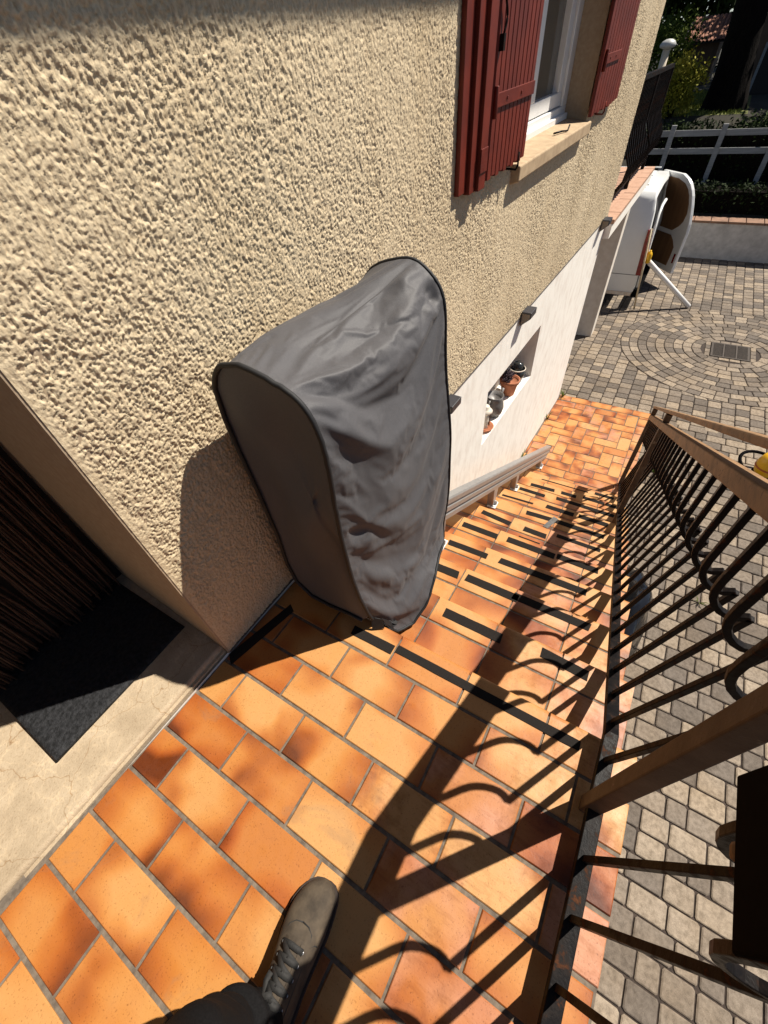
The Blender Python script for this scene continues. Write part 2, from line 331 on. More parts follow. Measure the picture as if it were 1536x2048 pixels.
# ------------------------------------------------------------------ staircase
T_, R_ = 0.221, 0.125; X0 = 0.407; NS = 10           # ten treads below the upper landing, then the lower landing
stair = thing("staircase", "outdoor staircase tiled in flamed orange stoneware going down beside the house wall", "staircase", (0.4, 0.15, -1.4))
ZL = -R_ * (NS + 1); ZY = -1.40
def upper_landing():
    mb = MB(); gm = MB(); ys_all = []
    rows = [0.315 - 0.0937 * k for k in range(0, 22)]          # row boundaries going back from the nosing row
    def row(xa, xb, ph, nose=0):
        y = -0.2865; ym = wall_y((xa + xb) / 2) - 0.001
        j = ph - 0.1875 * 8
        while j < y + 0.004: j += 0.1875
        while y < ym:
            e = min(j, ym)
            pink = 0.12 + 0.88 * max(0, min(1, (0.14 - y) / 0.3)); c = TJ(); fl = c[0] * (0.55 + 0.6 * max(0, min(1, (y + 0.05) / 0.5)))
            tile(mb, xa, xb, y, e, 0.0, None, (fl, c[1], c[2] * pink), nose=nose)
            y = e; j += 0.1875
    row(0.315, X0, 0.0806, 1)
    for k in range(len(rows) - 1):
        row(rows[k + 1], rows[k], 0.0806 if k == 1 else (0.0 if k % 2 == 0 else 0.0937))
    mb.build("landing_tiles", TILE, stair)
    gm.box(rows[-1], X0 - 0.012, -0.283, 0.70, -0.30, -0.0032); gm.build("landing_slab", GROUT, stair)
upper_landing()
STRIPS = {  # step: list of (centre y, half length, x offset from the nosing, angle, half width)
    0: [(0.335, 0.060, 0.050, 0.02, 0.0125), (0.0445, 0.222, 0.040, 0.0, 0.0105)],
    1: [(0.34, 0.05, 0.05, -.1, 0.016), (0.145, 0.09, 0.046, 0.0, 0.0155), (-0.115, 0.062, 0.034, -.06, 0.0145)],
    2: [(0.335, 0.055, 0.047, 0.03, 0.0155), (0.160, 0.093, 0.040, 0.0, 0.0155), (-0.04, 0.125, 0.034, 0.0, 0.0145)],
    3: [(0.33, 0.085, 0.05, 0.02, 0.0140), (0.03, 0.165, 0.040, 0.02, 0.0145)],
    4: [(0.355, 0.085, 0.050, 0.0, 0.0155), (0.12, 0.105, 0.042, 0.0, 0.0155), (-0.08, 0.085, 0.035, 0.0, 0.0145)],
    5: [(0.345, 0.078, 0.050, -0.10, 0.0145), (0.14, 0.055, 0.058, -0.02, 0.016), (-0.06, 0.10, 0.028, 0.0, 0.011)],
    6: [(0.155, 0.085, 0.040, 0.06, 0.0155), (-0.05, 0.12, 0.036, 0.0, 0.0155)],
    7: [(0.34, 0.095, 0.062, 0.05, 0.0075), (0.09, 0.08, 0.042, 0.0, 0.0155), (-0.10, 0.08, 0.036, 0.0, 0.0155)],
    8: [(0.30, 0.085, 0.05, 0.0, 0.0140), (0.055, 0.09, 0.035, 0.0, 0.014), (-0.12, 0.09, 0.036, 0.0, 0.0145)],
    9: [(0.27, 0.085, 0.060, 0.05, 0.0155), (0.09, 0.05, 0.052, 0.02, 0.0155), (-0.07, 0.07, 0.035, 0, 0.014), (-0.20, 0.05, 0.035, 0, 0.014)],
    10: [(0.15, 0.17, 0.052, 0.02, 0.005), (-0.13, 0.065, 0.036, 0.0, 0.0135), (-0.25, 0.035, 0.036, 0.0, 0.015)],
}
def strip(parent, n, spec, mat=TAPE, name="anti_slip_strip", ddz=0.0):
    yc, hl, xo, an, hw = spec; z = -R_ * n + 0.0013 + ddz; xn = X0 + T_ * n; mb = MB(); N = 12; ca, sa = math.cos(an), math.sin(an)
    top = []; r_ = random.Random(int(yc * 1000) + n * 77)
    for side in (1, -1):
        for i in range(N + 1):
            u = -hl + 2 * hl * i / N; e = (r_.uniform(-0.0028, 0.0028) if i in (0, N) else 0); v = side * (hw + r_.uniform(-0.0004, 0.0004))
            top.append((xn - xo + v * ca - (u + e) * sa, yc + (u + e) * ca + v * sa, z))
    a = top[:N + 1]; b = top[N + 1:]
    P = a + b; P2 = [(p[0], p[1], z - 0.0011) for p in P]; vs = [skew(*p) for p in P + P2]; fs = []; M = 2 * (N + 1)
    for i in range(N): fs.append((i, i + 1, N + 1 + i + 1, N + 1 + i))
    for i in range(N): fs.append((i + M, i + M + 1, i + 1, i)); fs.append((N + 1 + i, N + 2 + i, N + 2 + i + M, N + 1 + i + M))
    fs.append((0, N + 1, N + 1 + M, M)); fs.append((N + M, M + 2 * N + 1, 2 * N + 1, N))
    mb.mesh(vs, fs); return mb.build(name, mat, parent)
for sp in STRIPS[0]: strip(stair, 0, sp)
# second upper-landing strip that runs along the wall foot
def wall_strip():
    mb = MB(); P = []
    for (x, y) in ((0.125, 0.615), (0.142, 0.640), (0.335, 0.592), (0.322, 0.570)): P.append((x, y, 0.0014))
    mb.hexa([(p[0], p[1], 0.0003) for p in P] + P); mb.build("anti_slip_strip", TAPE, stair)
wall_strip()
COLS = [-0.106, 0.0806, 0.268, 0.4555]
def step(n):
    xa, xb = X0 + T_ * (n - 1), X0 + T_ * n; z = -R_ * n; tl = MB(); r0 = xa - 0.016; mid = xb - 0.0905
    c = [-0.2865] + COLS; ends = [q + rng.uniform(-0.004, 0.004) for q in COLS]; dy = 0.013 * (xb - 0.4)
    for (x1, x2, ns, zz) in ((r0 + 0.006, mid, 0, z), (mid, xb, 1, z)):
        y = -0.2865; ym = wall_y(x2) + dy - 0.001
        for e in ends + [9]:
            e2 = min(e, ym)
            if e2 - y > 0.006:
                q = TJ(); pink = 1.0 if y < 0.03 else 0.3
                tile(tl, x1, x2, y, e2, zz, skew, (q[0] * (0.45 if ns else 1.0), 0.25 + 0.25 * q[1] if ns else 0.55 + 0.45 * q[1], q[2] * pink), nose=ns, g=0.0032)
            y = e2
            if e2 >= ym: break
    # riser tiles
    rz0, rz1 = z, z + R_ - 0.021; y = -0.283
    for e in ends + [9]:
        e2 = min(e, wall_y(xa) + dy)
        if e2 - y > 0.006:
            col = TJ(); X = xa - 0.020
            tl.face([skew(X, y + .003, rz0), skew(X, e2 - .003, rz0), skew(X, e2 - .003, rz1), skew(X, y + .003, rz1)][::-1], 0, col, [(0, 0), (1, 0), (1, .5), (0, .5)])
        y = e2
        if e2 >= wall_y(xa) + dy: break
    o = tl.build("step", TILE, stair)
    body = MB(); ymx = wall_y(xa) + 0.03
    body.box(xa - 0.022, xb - 0.012 if n < NS else xb + 0.0, -0.283, ymx + dy, z - 0.2, z - 0.0032, fn=skew)
    body.build("step_core", GROUT, o)
    for sp in STRIPS.get(n, []): strip(o, n, sp)
    if n == 5: strip(o, n, (0.150, 0.05, 0.128, 0.0, 0.0155))
    if n == 6:
        m = strip(o, n, (0.10, 0.05, 0.06, 1.25, 0.014), DUCT, "patch_of_tape", 0.0014)
    return o
def make_steps():
    for n in range(1, NS + 1): step(n)
make_steps()
def lower_landing():
    mb = MB(); z = ZL; w = 0.0937; xs, xe = X0 + T_ * NS - 0.014, 4.02
    yr = lambda x: -0.2865 - 0.013 * (x - 0.4)
    ya = -0.335; yb = 0.60
    def clipped(x0, x1, y0, y1, lo, hi):
        x0c, x1c = max(x0, lo), min(x1, hi); yt = wall_y((x0c + x1c) / 2) - 0.004; yb_ = yr((x0c + x1c) / 2)
        y0c, y1c = max(y0, yb_), min(y1, yt)
        if x1c - x0c > 0.012 and y1c - y0c > 0.012:
            c = TJ(); tile(mb, x0c, x1c, y0c, y1c, z + 0.0, None, (c[0] * 1.05, c[1], c[2] * 0.9), g=0.0034)
    rows = [(xs + k * w, xs + (k + 1) * w) for k in range(3)]
    for k, (a, b) in enumerate(rows):                         # plain rows at the foot of the flight
        y = -0.40 + (k % 2) * w
        while y < 0.62: clipped(a, b, y, y + 2 * w, xs, xe); y += 2 * w
    hx0 = rows[-1][1]; hx1 = xe - w
    for i in range(-2, 18):
        for j in range(-2, 14):
            r = (i - j) % 4; x = hx0 + (i - 0.0) * w; y = yr(3.5) + w + (j - 1) * w
            if r == 0: q = (x, x + 2 * w, y, y + w)
            elif r == 3: q = (x, x + w, y, y + 2 * w)
            else: continue
            lo, hi = hx0, hx1
            q = (q[0], q[1], max(q[2], yr((q[0] + q[1]) / 2) + w), q[3])
            clipped(*q, lo, hi)
    x = hx0                                                    # border course along the free edge
    while x < hx1: clipped(x, min(x + 1.35 * w, hx1), -0.5, yr(x) + w, hx0, hx1); x += 1.35 * w
    y = -0.36
    while y < 0.60: clipped(hx1, xe, y, y + 2 * w, hx1, xe); y += 2 * w
    mb.build("lower_landing_tiles", TILE, stair)
    b = MB(); b.hexa([(xs, yr(xs) + .003, ZY - .1), (xe - .004, yr(xe) + .003, ZY - .1), (xe - .004, wall_y(xe) + .02, ZY - .1), (xs, wall_y(xs) + .02, ZY - .1),
                      (xs, yr(xs) + .003, z - .0032), (xe - .004, yr(xe) + .003, z - .0032), (xe - .004, wall_y(xe) + .02, z - .0032), (xs, wall_y(xs) + .02, z - .0032)])
    b.build("lower_landing_slab", GROUT, stair)
lower_landing()
def side_wall():                                               # rendered outer flank that carries the flight down to the yard
    mb = MB(); prof = [(-1.7, -0.012)] + [(X0 - 0.02, -0.012)]
    for n in range(1, NS + 1): prof += [(X0 + T_ * (n - 1) - 0.02, -R_ * n - 0.012), (X0 + T_ * n - 0.02, -R_ * n - 0.012)]
    prof += [(X0 + T_ * NS - 0.02, ZL - 0.012)]
    a, b = -0.262, -0.20
    for i in range(len(prof) - 1):
        (x0, z0), (x1, z1) = prof[i], prof[i + 1]
        if x1 - x0 > 1e-6: mb.box(x0, x1, a, b, ZY - 0.1, min(z0, z1), fn=skew)
    mb.build("flank_wall", WHITEWALL, stair)
side_wall()

# ------------------------------------------------------------------ house
TH = math.hypot(1, 0.035); WA = Vector((1 / TH, -0.035 / TH, 0)); WN = Vector((-0.035 / TH, -1 / TH, 0)); WO = Vector((0, 0.647, 0))
def WP(s, e, t): return tuple(WO + WA * s + WN * e + Vector((0, 0, t + 0.035 * s)))
house = thing("house", "beige roughcast house with white basement wall and red-brown shutters", "house", (2.0, 0.75, -1.4))
S0, S1 = 0.148, 3.945                                         # door jamb, far corner
OP0, OP1, OPT = 1.79, 2.705, 0.66                              # window opening
def gauss2(shape, sx, sy, seed):
    r = np.random.default_rng(seed).standard_normal(shape); fy = np.fft.fftfreq(shape[0])[:, None]; fx = np.fft.rfftfreq(shape[1])[None, :]
    f = np.exp(-2 * (np.pi ** 2) * ((fx * sx) ** 2 + (fy * sy) ** 2)); q = np.fft.irfft2(np.fft.rfft2(r) * f, s=shape); return q / q.std()
def roughcast():
    cell = 0.0018                                             # layout units ~ 4.2 mm
    H_, Wd = 666, 2110
    a = gauss2((H_, Wd), 0.55, 1.15, 1); b = gauss2((H_, Wd), 0.36, 0.42, 2); c = gauss2((H_, Wd), 1.0, 2.9, 3); d = gauss2((H_, Wd), 5, 9, 4); mod = gauss2((H_, Wd), 34, 44, 5)
    h = 0.75 * a + 0.85 * b + 0.50 * c + 0.30 * d
    h = np.where(h > 0, 0.70 * np.tanh(h * 1.1), 1.30 * np.tanh(h * 0.75))     # flattened tops, sharp pits
    h = h * (1 + 0.22 * np.clip(mod, -1.5, 1.5)) * 0.00140
    ts = np.arange(0, H_) * cell
    ss = np.arange(0, Wd) * cell + S0
    ss[-1] = S1; keep_t = ts <= 1.195; nt_, ns_ = int(keep_t.sum()), Wd
    h = h[:nt_]; t = ts[:nt_] + 0.005
    # calm the relief at the edges
    Sg, Tg = np.meshgrid(ss, t)
    e = h.copy(); e *= np.clip((Sg - S0) / 0.02, 0.15, 1)
    e += 0.004
    P = np.array(WO)[None, None, :] + Sg[..., None] * np.array(WA) + e[..., None] * np.array(WN) + np.stack([0 * Tg, 0 * Tg, Tg + 0.035 * Sg], -1)
    idx = np.arange(nt_ * ns_).reshape(nt_, ns_)
    q = np.stack([idx[:-1, :-1], idx[:-1, 1:], idx[1:, 1:], idx[1:, :-1]], -1).reshape(-1, 4)
    cs = (Sg[:-1, :-1] + Sg[1:, 1:]) / 2; ct = (Tg[:-1, :-1] + Tg[1:, 1:]) / 2
    inside = ((cs > OP0) & (cs < OP1) & (ct > OPT)).reshape(-1)
    q = q[~inside]
    me = bpy.data.meshes.new("roughcast_wall"); V = P.reshape(-1, 3) * S - np.array(house.location)
    me.vertices.add(len(V)); me.vertices.foreach_set("co", V.ravel()); me.loops.add(q.size); me.loops.foreach_set("vertex_index", q.ravel().astype(np.int32))
    me.polygons.add(len(q)); me.polygons.foreach_set("loop_start", np.arange(0, q.size, 4, dtype=np.int32)); me.polygons.foreach_set("loop_total", np.full(len(q), 4, dtype=np.int32))
    me.update(calc_edges=True); me.validate(); me.materials.append(STUCCO)
    o = bpy.data.objects.new("roughcast_wall", me); COL.objects.link(o); o.parent = house
    return o
roughcast()
def house_shell():
    w = MB()
    w.box(S0, S1, -0.25, 0.004, 1.199, 2.3, fn=WP)                        # wall above the window line
    w.box(-1.2, S0, -0.25, 0.004, 1.62, 2.3, fn=WP)                        # lintel over the door
    w.box(S0 + 0.002, OP0, -0.25, -0.003, 0.0, 1.198, fn=WP); w.box(OP1, S1 - 0.002, -0.25, -0.003, 0.0, 1.198, fn=WP); w.box(OP0, OP1, -0.25, -0.003, 0.0, OPT, fn=WP)
    w.box(-2.2, -0.75, -0.25, 0.004, 0.0, 2.3, fn=WP)                      # wall left of the door
    w.build("upper_wall", STUCCO, house)
    j = MB(); j.box(S0 - 0.004, S0 + 0.05, -0.46, 0.0025, 0.0, 1.62, fn=WP); j.box(-0.80, -0.752, -0.46, 0.0, 0.0, 1.62, fn=WP); j.box(-0.75, S0 - 0.005, -0.46, -0.001, 1.62, 1.66, fn=WP)
    j.build("door_reveal", SMOOTHBEIGE, house)
    d = MB(); d.box(-0.78, S0 + 0.03, -0.52, -0.47, 0.0, 1.62, fn=WP)
    for k in range(6): d.box(-0.74 + k * 0.145, -0.74 + k * 0.145 + 0.12, -0.469, -0.460, 0.08, 1.5, fn=WP)
    d.build("door", DARKWOOD, house)
    e = MB(); e.box(-2.4, 4.6, -0.4, 0.556, 2.30, 2.42, fn=WP); e.build("eave", DARKWOOD, house)
    r = MB(); r.hexa([WP(-2.4, 0.57, 2.42), WP(4.7, 0.57, 2.42), WP(4.7, -1.6, 3.1), WP(-2.4, -1.6, 3.1), WP(-2.4, 0.57, 2.49), WP(4.7, 0.57, 2.49), WP(4.7, -1.6, 3.17), WP(-2.4, -1.6, 3.17)])
    r.build("roof", ROOFTILE, house)
    # basement wall with a niche
    b = MB(); n0, n1, nb, ntp, dp = 1.862, 2.668, -0.585, -0.240, 0.15; B0 = -1.60; Tt = 0.003
    def q(s0, s1, t0, t1):
        b.face([WP(s0, 0, t0), WP(s1, 0, t0), WP(s1, 0, t1), WP(s0, 0, t1)])
    q(-0.2, n0, B0, Tt); q(n1, S1 + 0.02, B0, Tt); q(n0, n1, B0, nb); q(n0, n1, ntp, Tt)
    b.face([WP(n0, 0, nb), WP(n1, 0, nb), WP(n1, -dp, nb), WP(n0, -dp, nb)]); b.face([WP(n0, 0, ntp), WP(n0, -dp, ntp), WP(n1, -dp, ntp), WP(n1, 0, ntp)])
    b.face([WP(n1, 0, nb), WP(n1, 0, ntp), WP(n1, -dp, ntp), WP(n1, -dp, nb)]); b.face([WP(n0, 0, nb), WP(n0, -dp, nb), WP(n0, -dp, ntp), WP(n0, 0, ntp)])
    b.face([WP(n0, -dp, nb), WP(n1, -dp, nb), WP(n1, -dp, ntp), WP(n0, -dp, ntp)])
    b.face([WP(S1 + .02, 0, B0), WP(S1 + .02, -0.7, B0), WP(S1 + .02, -0.7, Tt), WP(S1 + .02, 0, Tt)])
    b.build("basement_wall", WHITEWALL, house)
    fl = MB(); fl.box(S0, S1 + 0.01, -0.1, 0.0065, 0.0035, 0.0085, fn=WP); fl.build("drip_bead", simple("dark_bead", (0.10, 0.085, 0.07), None, 20, 0.6), house)
    # doorstep
    s = MB(); n = 10; prof = [(0.005, 0.0), (0.005, 0.006)]
    prof = [(-0.006, -0.01), (-0.006, 0.010)] + [(-0.014 - 0.010 * (1 - math.cos(k * math.pi / 12)) * 1.0, 0.010 + 0.012 * math.sin(k * math.pi / 12)) for k in range(0, 7)] + [(-0.46, 0.022), (-0.46, -0.01)]
    A = [WP(-1.1, a, b_) for a, b_ in prof]; B = [WP(S0 - 0.005, a, b_) for a, b_ in prof]; k = len(prof)
    s.mesh(A + B, [(i, i + 1, k + i + 1, k + i) for i in range(k - 1)] + [tuple(range(k))[::-1], tuple(range(k, 2 * k))], 0, None)
    s.build("doorstep", threshold_material(), house)
def threshold_material():
    m, t, b = material("cracked_threshold_concrete", 0.7, 0, 0.3); g = NG(t); p = g.pos()
    n1 = g.noise(p, 9, 6, 0.65); n2 = g.noise(p, 180, 3, 0.6)
    vo = g.n("ShaderNodeTexVoronoi", feature='DISTANCE_TO_EDGE'); vo.inputs["Scale"].default_value = 26
    wv = g.n("ShaderNodeVectorMath", operation='ADD'); g.l(p, wv.inputs[0]); nn_ = g.n("ShaderNodeTexNoise"); nn_.inputs["Scale"].default_value = 22; g.l(p, nn_.inputs[0])
    sc_ = g.n("ShaderNodeVectorMath", operation='SCALE'); sc_.inputs[3].default_value = 0.045; g.l(nn_.outputs["Color"], sc_.inputs[0]); g.l(sc_.outputs[0], wv.inputs[1]); g.l(wv.outputs[0], vo.inputs["Vector"])
    c = g.ramp(n1, [(0.3, (0.30, 0.23, 0.152)), (0.55, (0.40, 0.315, 0.215)), (0.8, (0.47, 0.38, 0.27))])
    veins = g.mix(g.ramp(n1, [(0.40, 0.0), (0.58, 0.55)]), (1, 1, 1), g.ramp(vo.outputs[0], [(0.0, (1.35, 1.32, 1.25)), (0.07, (1, 1, 1))]))
    c = g.mix(1.0, c, veins, 'MULTIPLY'); c = g.mix(1.0, c, g.ramp(n2, [(0.3, (0.78, 0.74, 0.7)), (0.45, (1, 1, 1))]), 'MULTIPLY')
    v2 = g.n("ShaderNodeTexVoronoi", feature='DISTANCE_TO_EDGE'); v2.inputs["Scale"].default_value = 4.3; g.l(wv.outputs[0], v2.inputs["Vector"])
    c = g.mix(1.0, c, g.ramp(v2.outputs[0], [(0.0, (0.68, 0.56, 0.44)), (0.005, (1, 1, 1))]), 'MULTIPLY')
    g.l(c, b.inputs["Base Color"]); g.bump(g.math('ADD', n2, g.math('MULTIPLY', n1, 1.5)), b, 0.4, 0.003)
    return m
house_shell()
def window():
    f = MB(); T0 = 0.690
    def bx(s0, s1, e0, e1, t0, t1, m=f): m.box(s0, s1, e0, e1, t0, t1, fn=WP)
    for (a, b) in ((OP1 - 0.002, OP1 + 0.03), (OP0 - 0.03, OP0 + 0.002)):
        jb = MB(); bx(a, b, -0.24, 0.0035, OPT - 0.01, 1.40, jb); jb.build("window_reveal", SMOOTHBEIGE, house)
    bx(OP0, OP1 - 0.002, -0.150, -0.098, T0, T0 + 0.042)                     # outer frame: stepped bottom rail
    bx(OP0, OP1 - 0.02, -0.098, -0.080, T0 - 0.006, T0 + 0.018)
    bx(2.640, OP1 - 0.002, -0.150, -0.098, T0 + 0.042, 1.40); bx(OP0, OP0 + 0.06, -0.150, -0.098, T0 + 0.042, 1.40)
    fo = f.build("window", PVC, house, bevel=0.004)
    s = MB()                                                                 # two casements
    for (a, b) in ((OP0 + 0.062, 2.222), (2.226, 2.636)):
        bx(a, b, -0.155, -0.108, T0 + 0.046, T0 + 0.092, s); bx(a, a + 0.062, -0.155, -0.108, T0 + 0.092, 1.40, s); bx(b - 0.055, b, -0.155, -0.108, T0 + 0.092, 1.40, s)
    s.build("casement", PVC, fo, bevel=0.004)
    g = MB(); bx(OP0 + 0.12, 2.165, -0.140, -0.134, T0 + 0.09, 1.40, g); bx(2.285, 2.583, -0.140, -0.134, T0 + 0.09, 1.40, g); g.build("pane", GLASS, fo)
    c = MB(); bx(OP0, OP1, -0.25, -0.245, T0, 1.40, c); c.build("net_curtain", CURTAINW, fo)
    si = MB(); a0, a1 = 1.80, 2.685
    si.hexa([WP(a0, -0.10, 0.60), WP(a0, 0.036, 0.632), WP(a1, 0.036, 0.632), WP(a1, -0.10, 0.60), WP(a0, -0.10, 0.690), WP(a0, 0.036, 0.676), WP(a1, 0.036, 0.676), WP(a1, -0.10, 0.690)][::1])
    si.build("sill", SILLSTONE, fo, bevel=0.006)
    ir = MB()
    pts = [WP(2.30, -0.015, 0.689), WP(2.36, -0.002, 0.687), WP(2.405, 0.010, 0.683), WP(2.415, 0.012, 0.700)]
    ir.tube(pts, 0.0035, 6); ir.build("shutter_stop", IRON, fo)
window()
def shutter(s0, s1, fold0, hinge_left):
    """louvred-board shutter lying back against the wall; fold0: start of the leaf that is folded behind"""
    m = MB(); tb, tt = 0.692, 1.40; e0, e1 = 0.020, 0.0335; n = 10
    lo = s0 if fold0 is None else fold0; wd = (s1 - lo) / n
    for i in range(n):                                                        # tongue-and-groove boards with V joints
        a = lo + i * wd; b = a + wd; v = 0.0035; r = [(a, e0), (a, e1 - 0.005), (a + v, e1), (b - v, e1), (b, e1 - 0.005), (b, e0)]
        lowt = tb + (0.006 if i % 2 else 0.0)
        if not hinge_left and i >= n - 4: lowt = tb + 0.004 * (i - n + 4)
        A = [WP(x, e, lowt) for x, e in r]; B = [WP(x, e, tt) for x, e in r]; k = len(r)
        m.mesh(A + B, [(q, (q + 1) % k, k + (q + 1) % k, k + q) for q in range(k)] + [tuple(range(k))[::-1], tuple(range(k, 2 * k))])
    o = m.build("shutter", REDPAINT, house)
    if fold0 is not None:
        f = MB(); f.box(s0, s0 + 0.045, 0.005, 0.019, tb - 0.004, tt, fn=WP); f.box(s0 + 0.048, s0 + 0.085, 0.010, 0.030, tb - 0.010, tt, fn=WP); f.box(s0 + 0.088, s0 + 0.135, 0.015, 0.040, tb - 0.01, tt, fn=WP)
        f.box(s0 + 0.088, s0 + 0.135, 0.0402, 0.043, tb + 0.03, tb + 0.085, fn=WP); f.box(s0 + 0.138, fold0 - 0.001, 0.008, 0.026, tb, tt, fn=WP)
        f.build("folded_leaf", REDPAINT, o, bevel=0.003)
    h = MB(); za = 0.848
    a, b = (lo + 0.012, s1 - 0.004) if fold0 is not None else (s0 + 0.035, s0 + 0.30)
    h.box(a, b, e1 + 0.0003, e1 + 0.006, za, za + 0.030, fn=WP)
    for q in (0.25, 0.62): 
        p = a + (b - a) * q; h.box(p - 0.004, p + 0.004, e1 + 0.006, e1 + 0.0085, za + 0.011, za + 0.019, fn=WP)
    h.tube([WP(a - 0.008, e1 + 0.006, za - 0.02), WP(a - 0.008, e1 + 0.006, za + 0.045)], 0.006, 10)
    h.build("hinge_strap", REDPAINT, o, bevel=0.002)
    k = MB(); sx = s0 + 0.19 if fold0 is None else s1 - 0.085
    k.tube([WP(sx, 0.004, tb - 0.012), WP(sx, 0.040, tb - 0.014), WP(sx + 0.004, 0.044, tb - 0.004), WP(sx + 0.004, 0.044, tb + 0.03)], 0.0035, 8)
    k.build("shutter_dog", REDPAINT if fold0 is None else IRON, o)
    if fold0 is not None:
        l = MB(); c = lo + 0.012; pts = []
        for i in range(25): u = i / 24; pts.append(WP(c + 0.012 * math.sin(u * 9), e1 + 0.008, 0.985 + 0.14 * u))
        l.tube(pts, 0.003, 6); l.box(c - 0.006, c + 0.006, e1 + 0.0003, e1 + 0.012, 0.955, 0.985, fn=WP); l.build("espagnolette", IRON, o)
shutter(1.352, 1.827, 1.515, True)
shutter(2.655, 3.125, None, False)

def terrace():
    mb = MB(); zt = 0.118                                                     # slab over the carport, level with the house floor
    y0, y1 = 0.462, 2.2; xa, xb = 3.975, 6.08
    mb.hexa([(xa, y0, -0.005), (xb, y0, -0.005), (xb, y1, -0.005), (xa, y1, -0.005), (xa, y0, zt - .03), (xb, y0, zt - .03), (xb, y1, zt - .03), (xa, y1, zt - .03)])
    o = mb.build("terrace_slab", WHITEWALL, house)
    c = MB(); x = xa - 0.0
    while x < xb:
        c.box(x + 0.004, min(x + 0.22, xb) - 0.004, y0 - 0.008, y0 + 0.078, zt - 0.0295, zt + rng.uniform(-0.001, 0.001)); x += 0.22
    c.build("coping_tiles", COPING, o, bevel=0.004)
    f = MB(); f.box(xa, xb, y0 + 0.079, y1, zt - 0.0295, zt - 0.006); f.build("terrace_floor", COPING, o)
    p = MB(); p.box(5.47, 5.66, 0.527, 0.74, ZY - 0.05, -0.006); p.build("carport_pillar", GREYWALLB, house, bevel=0.008)
    b = MB(); b.box(3.96, 6.08, 2.2, 2.35, ZY - 0.05, zt); b.build("carport_back_wall", WHITEWALL, house)
GREYWALLB = simple("pillar_render", (0.70, 0.64, 0.56), (0.60, 0.53, 0.45), 10, 0.85, bump=0.25, detail=7)
terrace()

def lamp(s, label, e=0.0):
    o = thing("wall_lamp", label, "wall lamp", WP(s, 0.0, 0.0), "wedge wall lamps along the top of the basement wall")
    m = MB(); w = 0.082; t0 = -0.045; t1 = 0.030; d = 0.058
    A = [(0.007, t0), (d, t1 - 0.030), (d, t1), (0.007, t1)]
    P = [WP(s - w / 2 + 0.0, a, b) for a, b in A] + [WP(s + w / 2, a, b) for a, b in A]
    m.mesh(P, [(0, 1, 2, 3), (7, 6, 5, 4), (0, 4, 5, 1), (1, 5, 6, 2), (2, 6, 7, 3), (3, 7, 4, 0)]); m.build("lamp_body", LAMPM, o, bevel=0.003)
    g = MB(); P2 = [WP(s - w / 2 - 0.0012, *q) for q in ((0.012, t0 + 0.010), (d - 0.006, t1 - 0.030), (d - 0.006, t1 - 0.008), (0.012, t1 - 0.008))]
    P3 = [WP(s - w / 2 + 0.002, *q) for q in ((0.012, t0 + 0.010), (d - 0.006, t1 - 0.030), (d - 0.006, t1 - 0.008), (0.012, t1 - 0.008))]
    g.mesh(P2 + P3, [(0, 1, 2, 3), (0, 4, 5, 1), (1, 5, 6, 2), (2, 6, 7, 3), (3, 7, 4, 0)]); g.build("lamp_side_panel", LAMPS, o)
LAMPM = simple("anthracite_lamp", (0.030, 0.031, 0.040), (0.024, 0.025, 0.032), 30, 0.4)
LAMPS = simple("taupe_lamp_side", (0.22, 0.18, 0.14), (0.18, 0.15, 0.115), 30, 0.5)
lamp(1.350, "small dark wedge wall lamp half hidden behind the grey cover")
lamp(2.235, "dark wedge wall lamp above the niche with the flower pots")
lamp(3.80, "dark wedge wall lamp at the far house corner by the carport")

# curtain and mat in the doorway
cu = thing("string_curtain", "brown string door curtain hanging in the shaded doorway", "door curtain", WP(-0.3, -0.40, 0.04))
def curtain():
    m = MB()
    for i in range(230):
        s = -0.745 + 0.875 * (i + rng.random()) / 230; e = -0.415 + rng.uniform(-0.018, 0.022); b = 0.045 + rng.uniform(-0.015, 0.05)
        ph = rng.uniform(0, 6.3); am = rng.uniform(0.001, 0.0035); fr = rng.uniform(14, 26); pts = []
        for k in range(34):
            t = b + (1.60 - b) * k / 33; pts.append(WP(s + am * math.sin(fr * t + ph) + 0.01 * math.sin(2 * t + ph), e + am * math.cos(fr * t * 1.2 + ph), t))
        m.tube(pts, 0.0026, 4, up=(0, 1, 0))
    m.build("strands", STRAND, cu)
    r = MB(); r.box(-0.752, S0 - 0.006, -0.43, -0.39, 1.595, 1.618, fn=WP); r.build("curtain_rail", DARKWOOD, cu)
curtain()
def doormat():
    m = MB(); n = 46; k = 40; x0, x1, y0, y1 = -0.226, 0.135, 0.787, 1.10; z = 0.0315
    ids = {}
    for i in range(n + 1):
        for j in range(k + 1):
            u, v = i / n, j / k; x = x0 + (x1 - x0) * u; y = y0 + (y1 - y0) * v
            ed = min(u * n, (1 - u) * n, v * k, (1 - v) * k); zz = z - (0.004 if ed < 0.5 else 0)
            if ed >= 2: zz += 0.0016 * math.sin(i * 1.7 + j * 0.4) * math.sin(j * 1.9) + nrng.uniform(-0.0008, 0.0008)
            ids[i, j] = len(m.v); m.v.append((x, y, zz))
    for i in range(n):
        for j in range(k): m.f.append((ids[i, j], ids[i + 1, j], ids[i + 1, j + 1], ids[i, j + 1])); m.m.append(0); m.c.append((.5, .5, .5)); m.uv.append([(0, 0)] * 4); m.sm.append(True)
    m.box(x0, x1, y0, y1, 0.0225, z - 0.0041)
    tag(m.build("doormat", MATRUB), "dark grey rubber doormat on the pale doorstep", "doormat")
doormat()

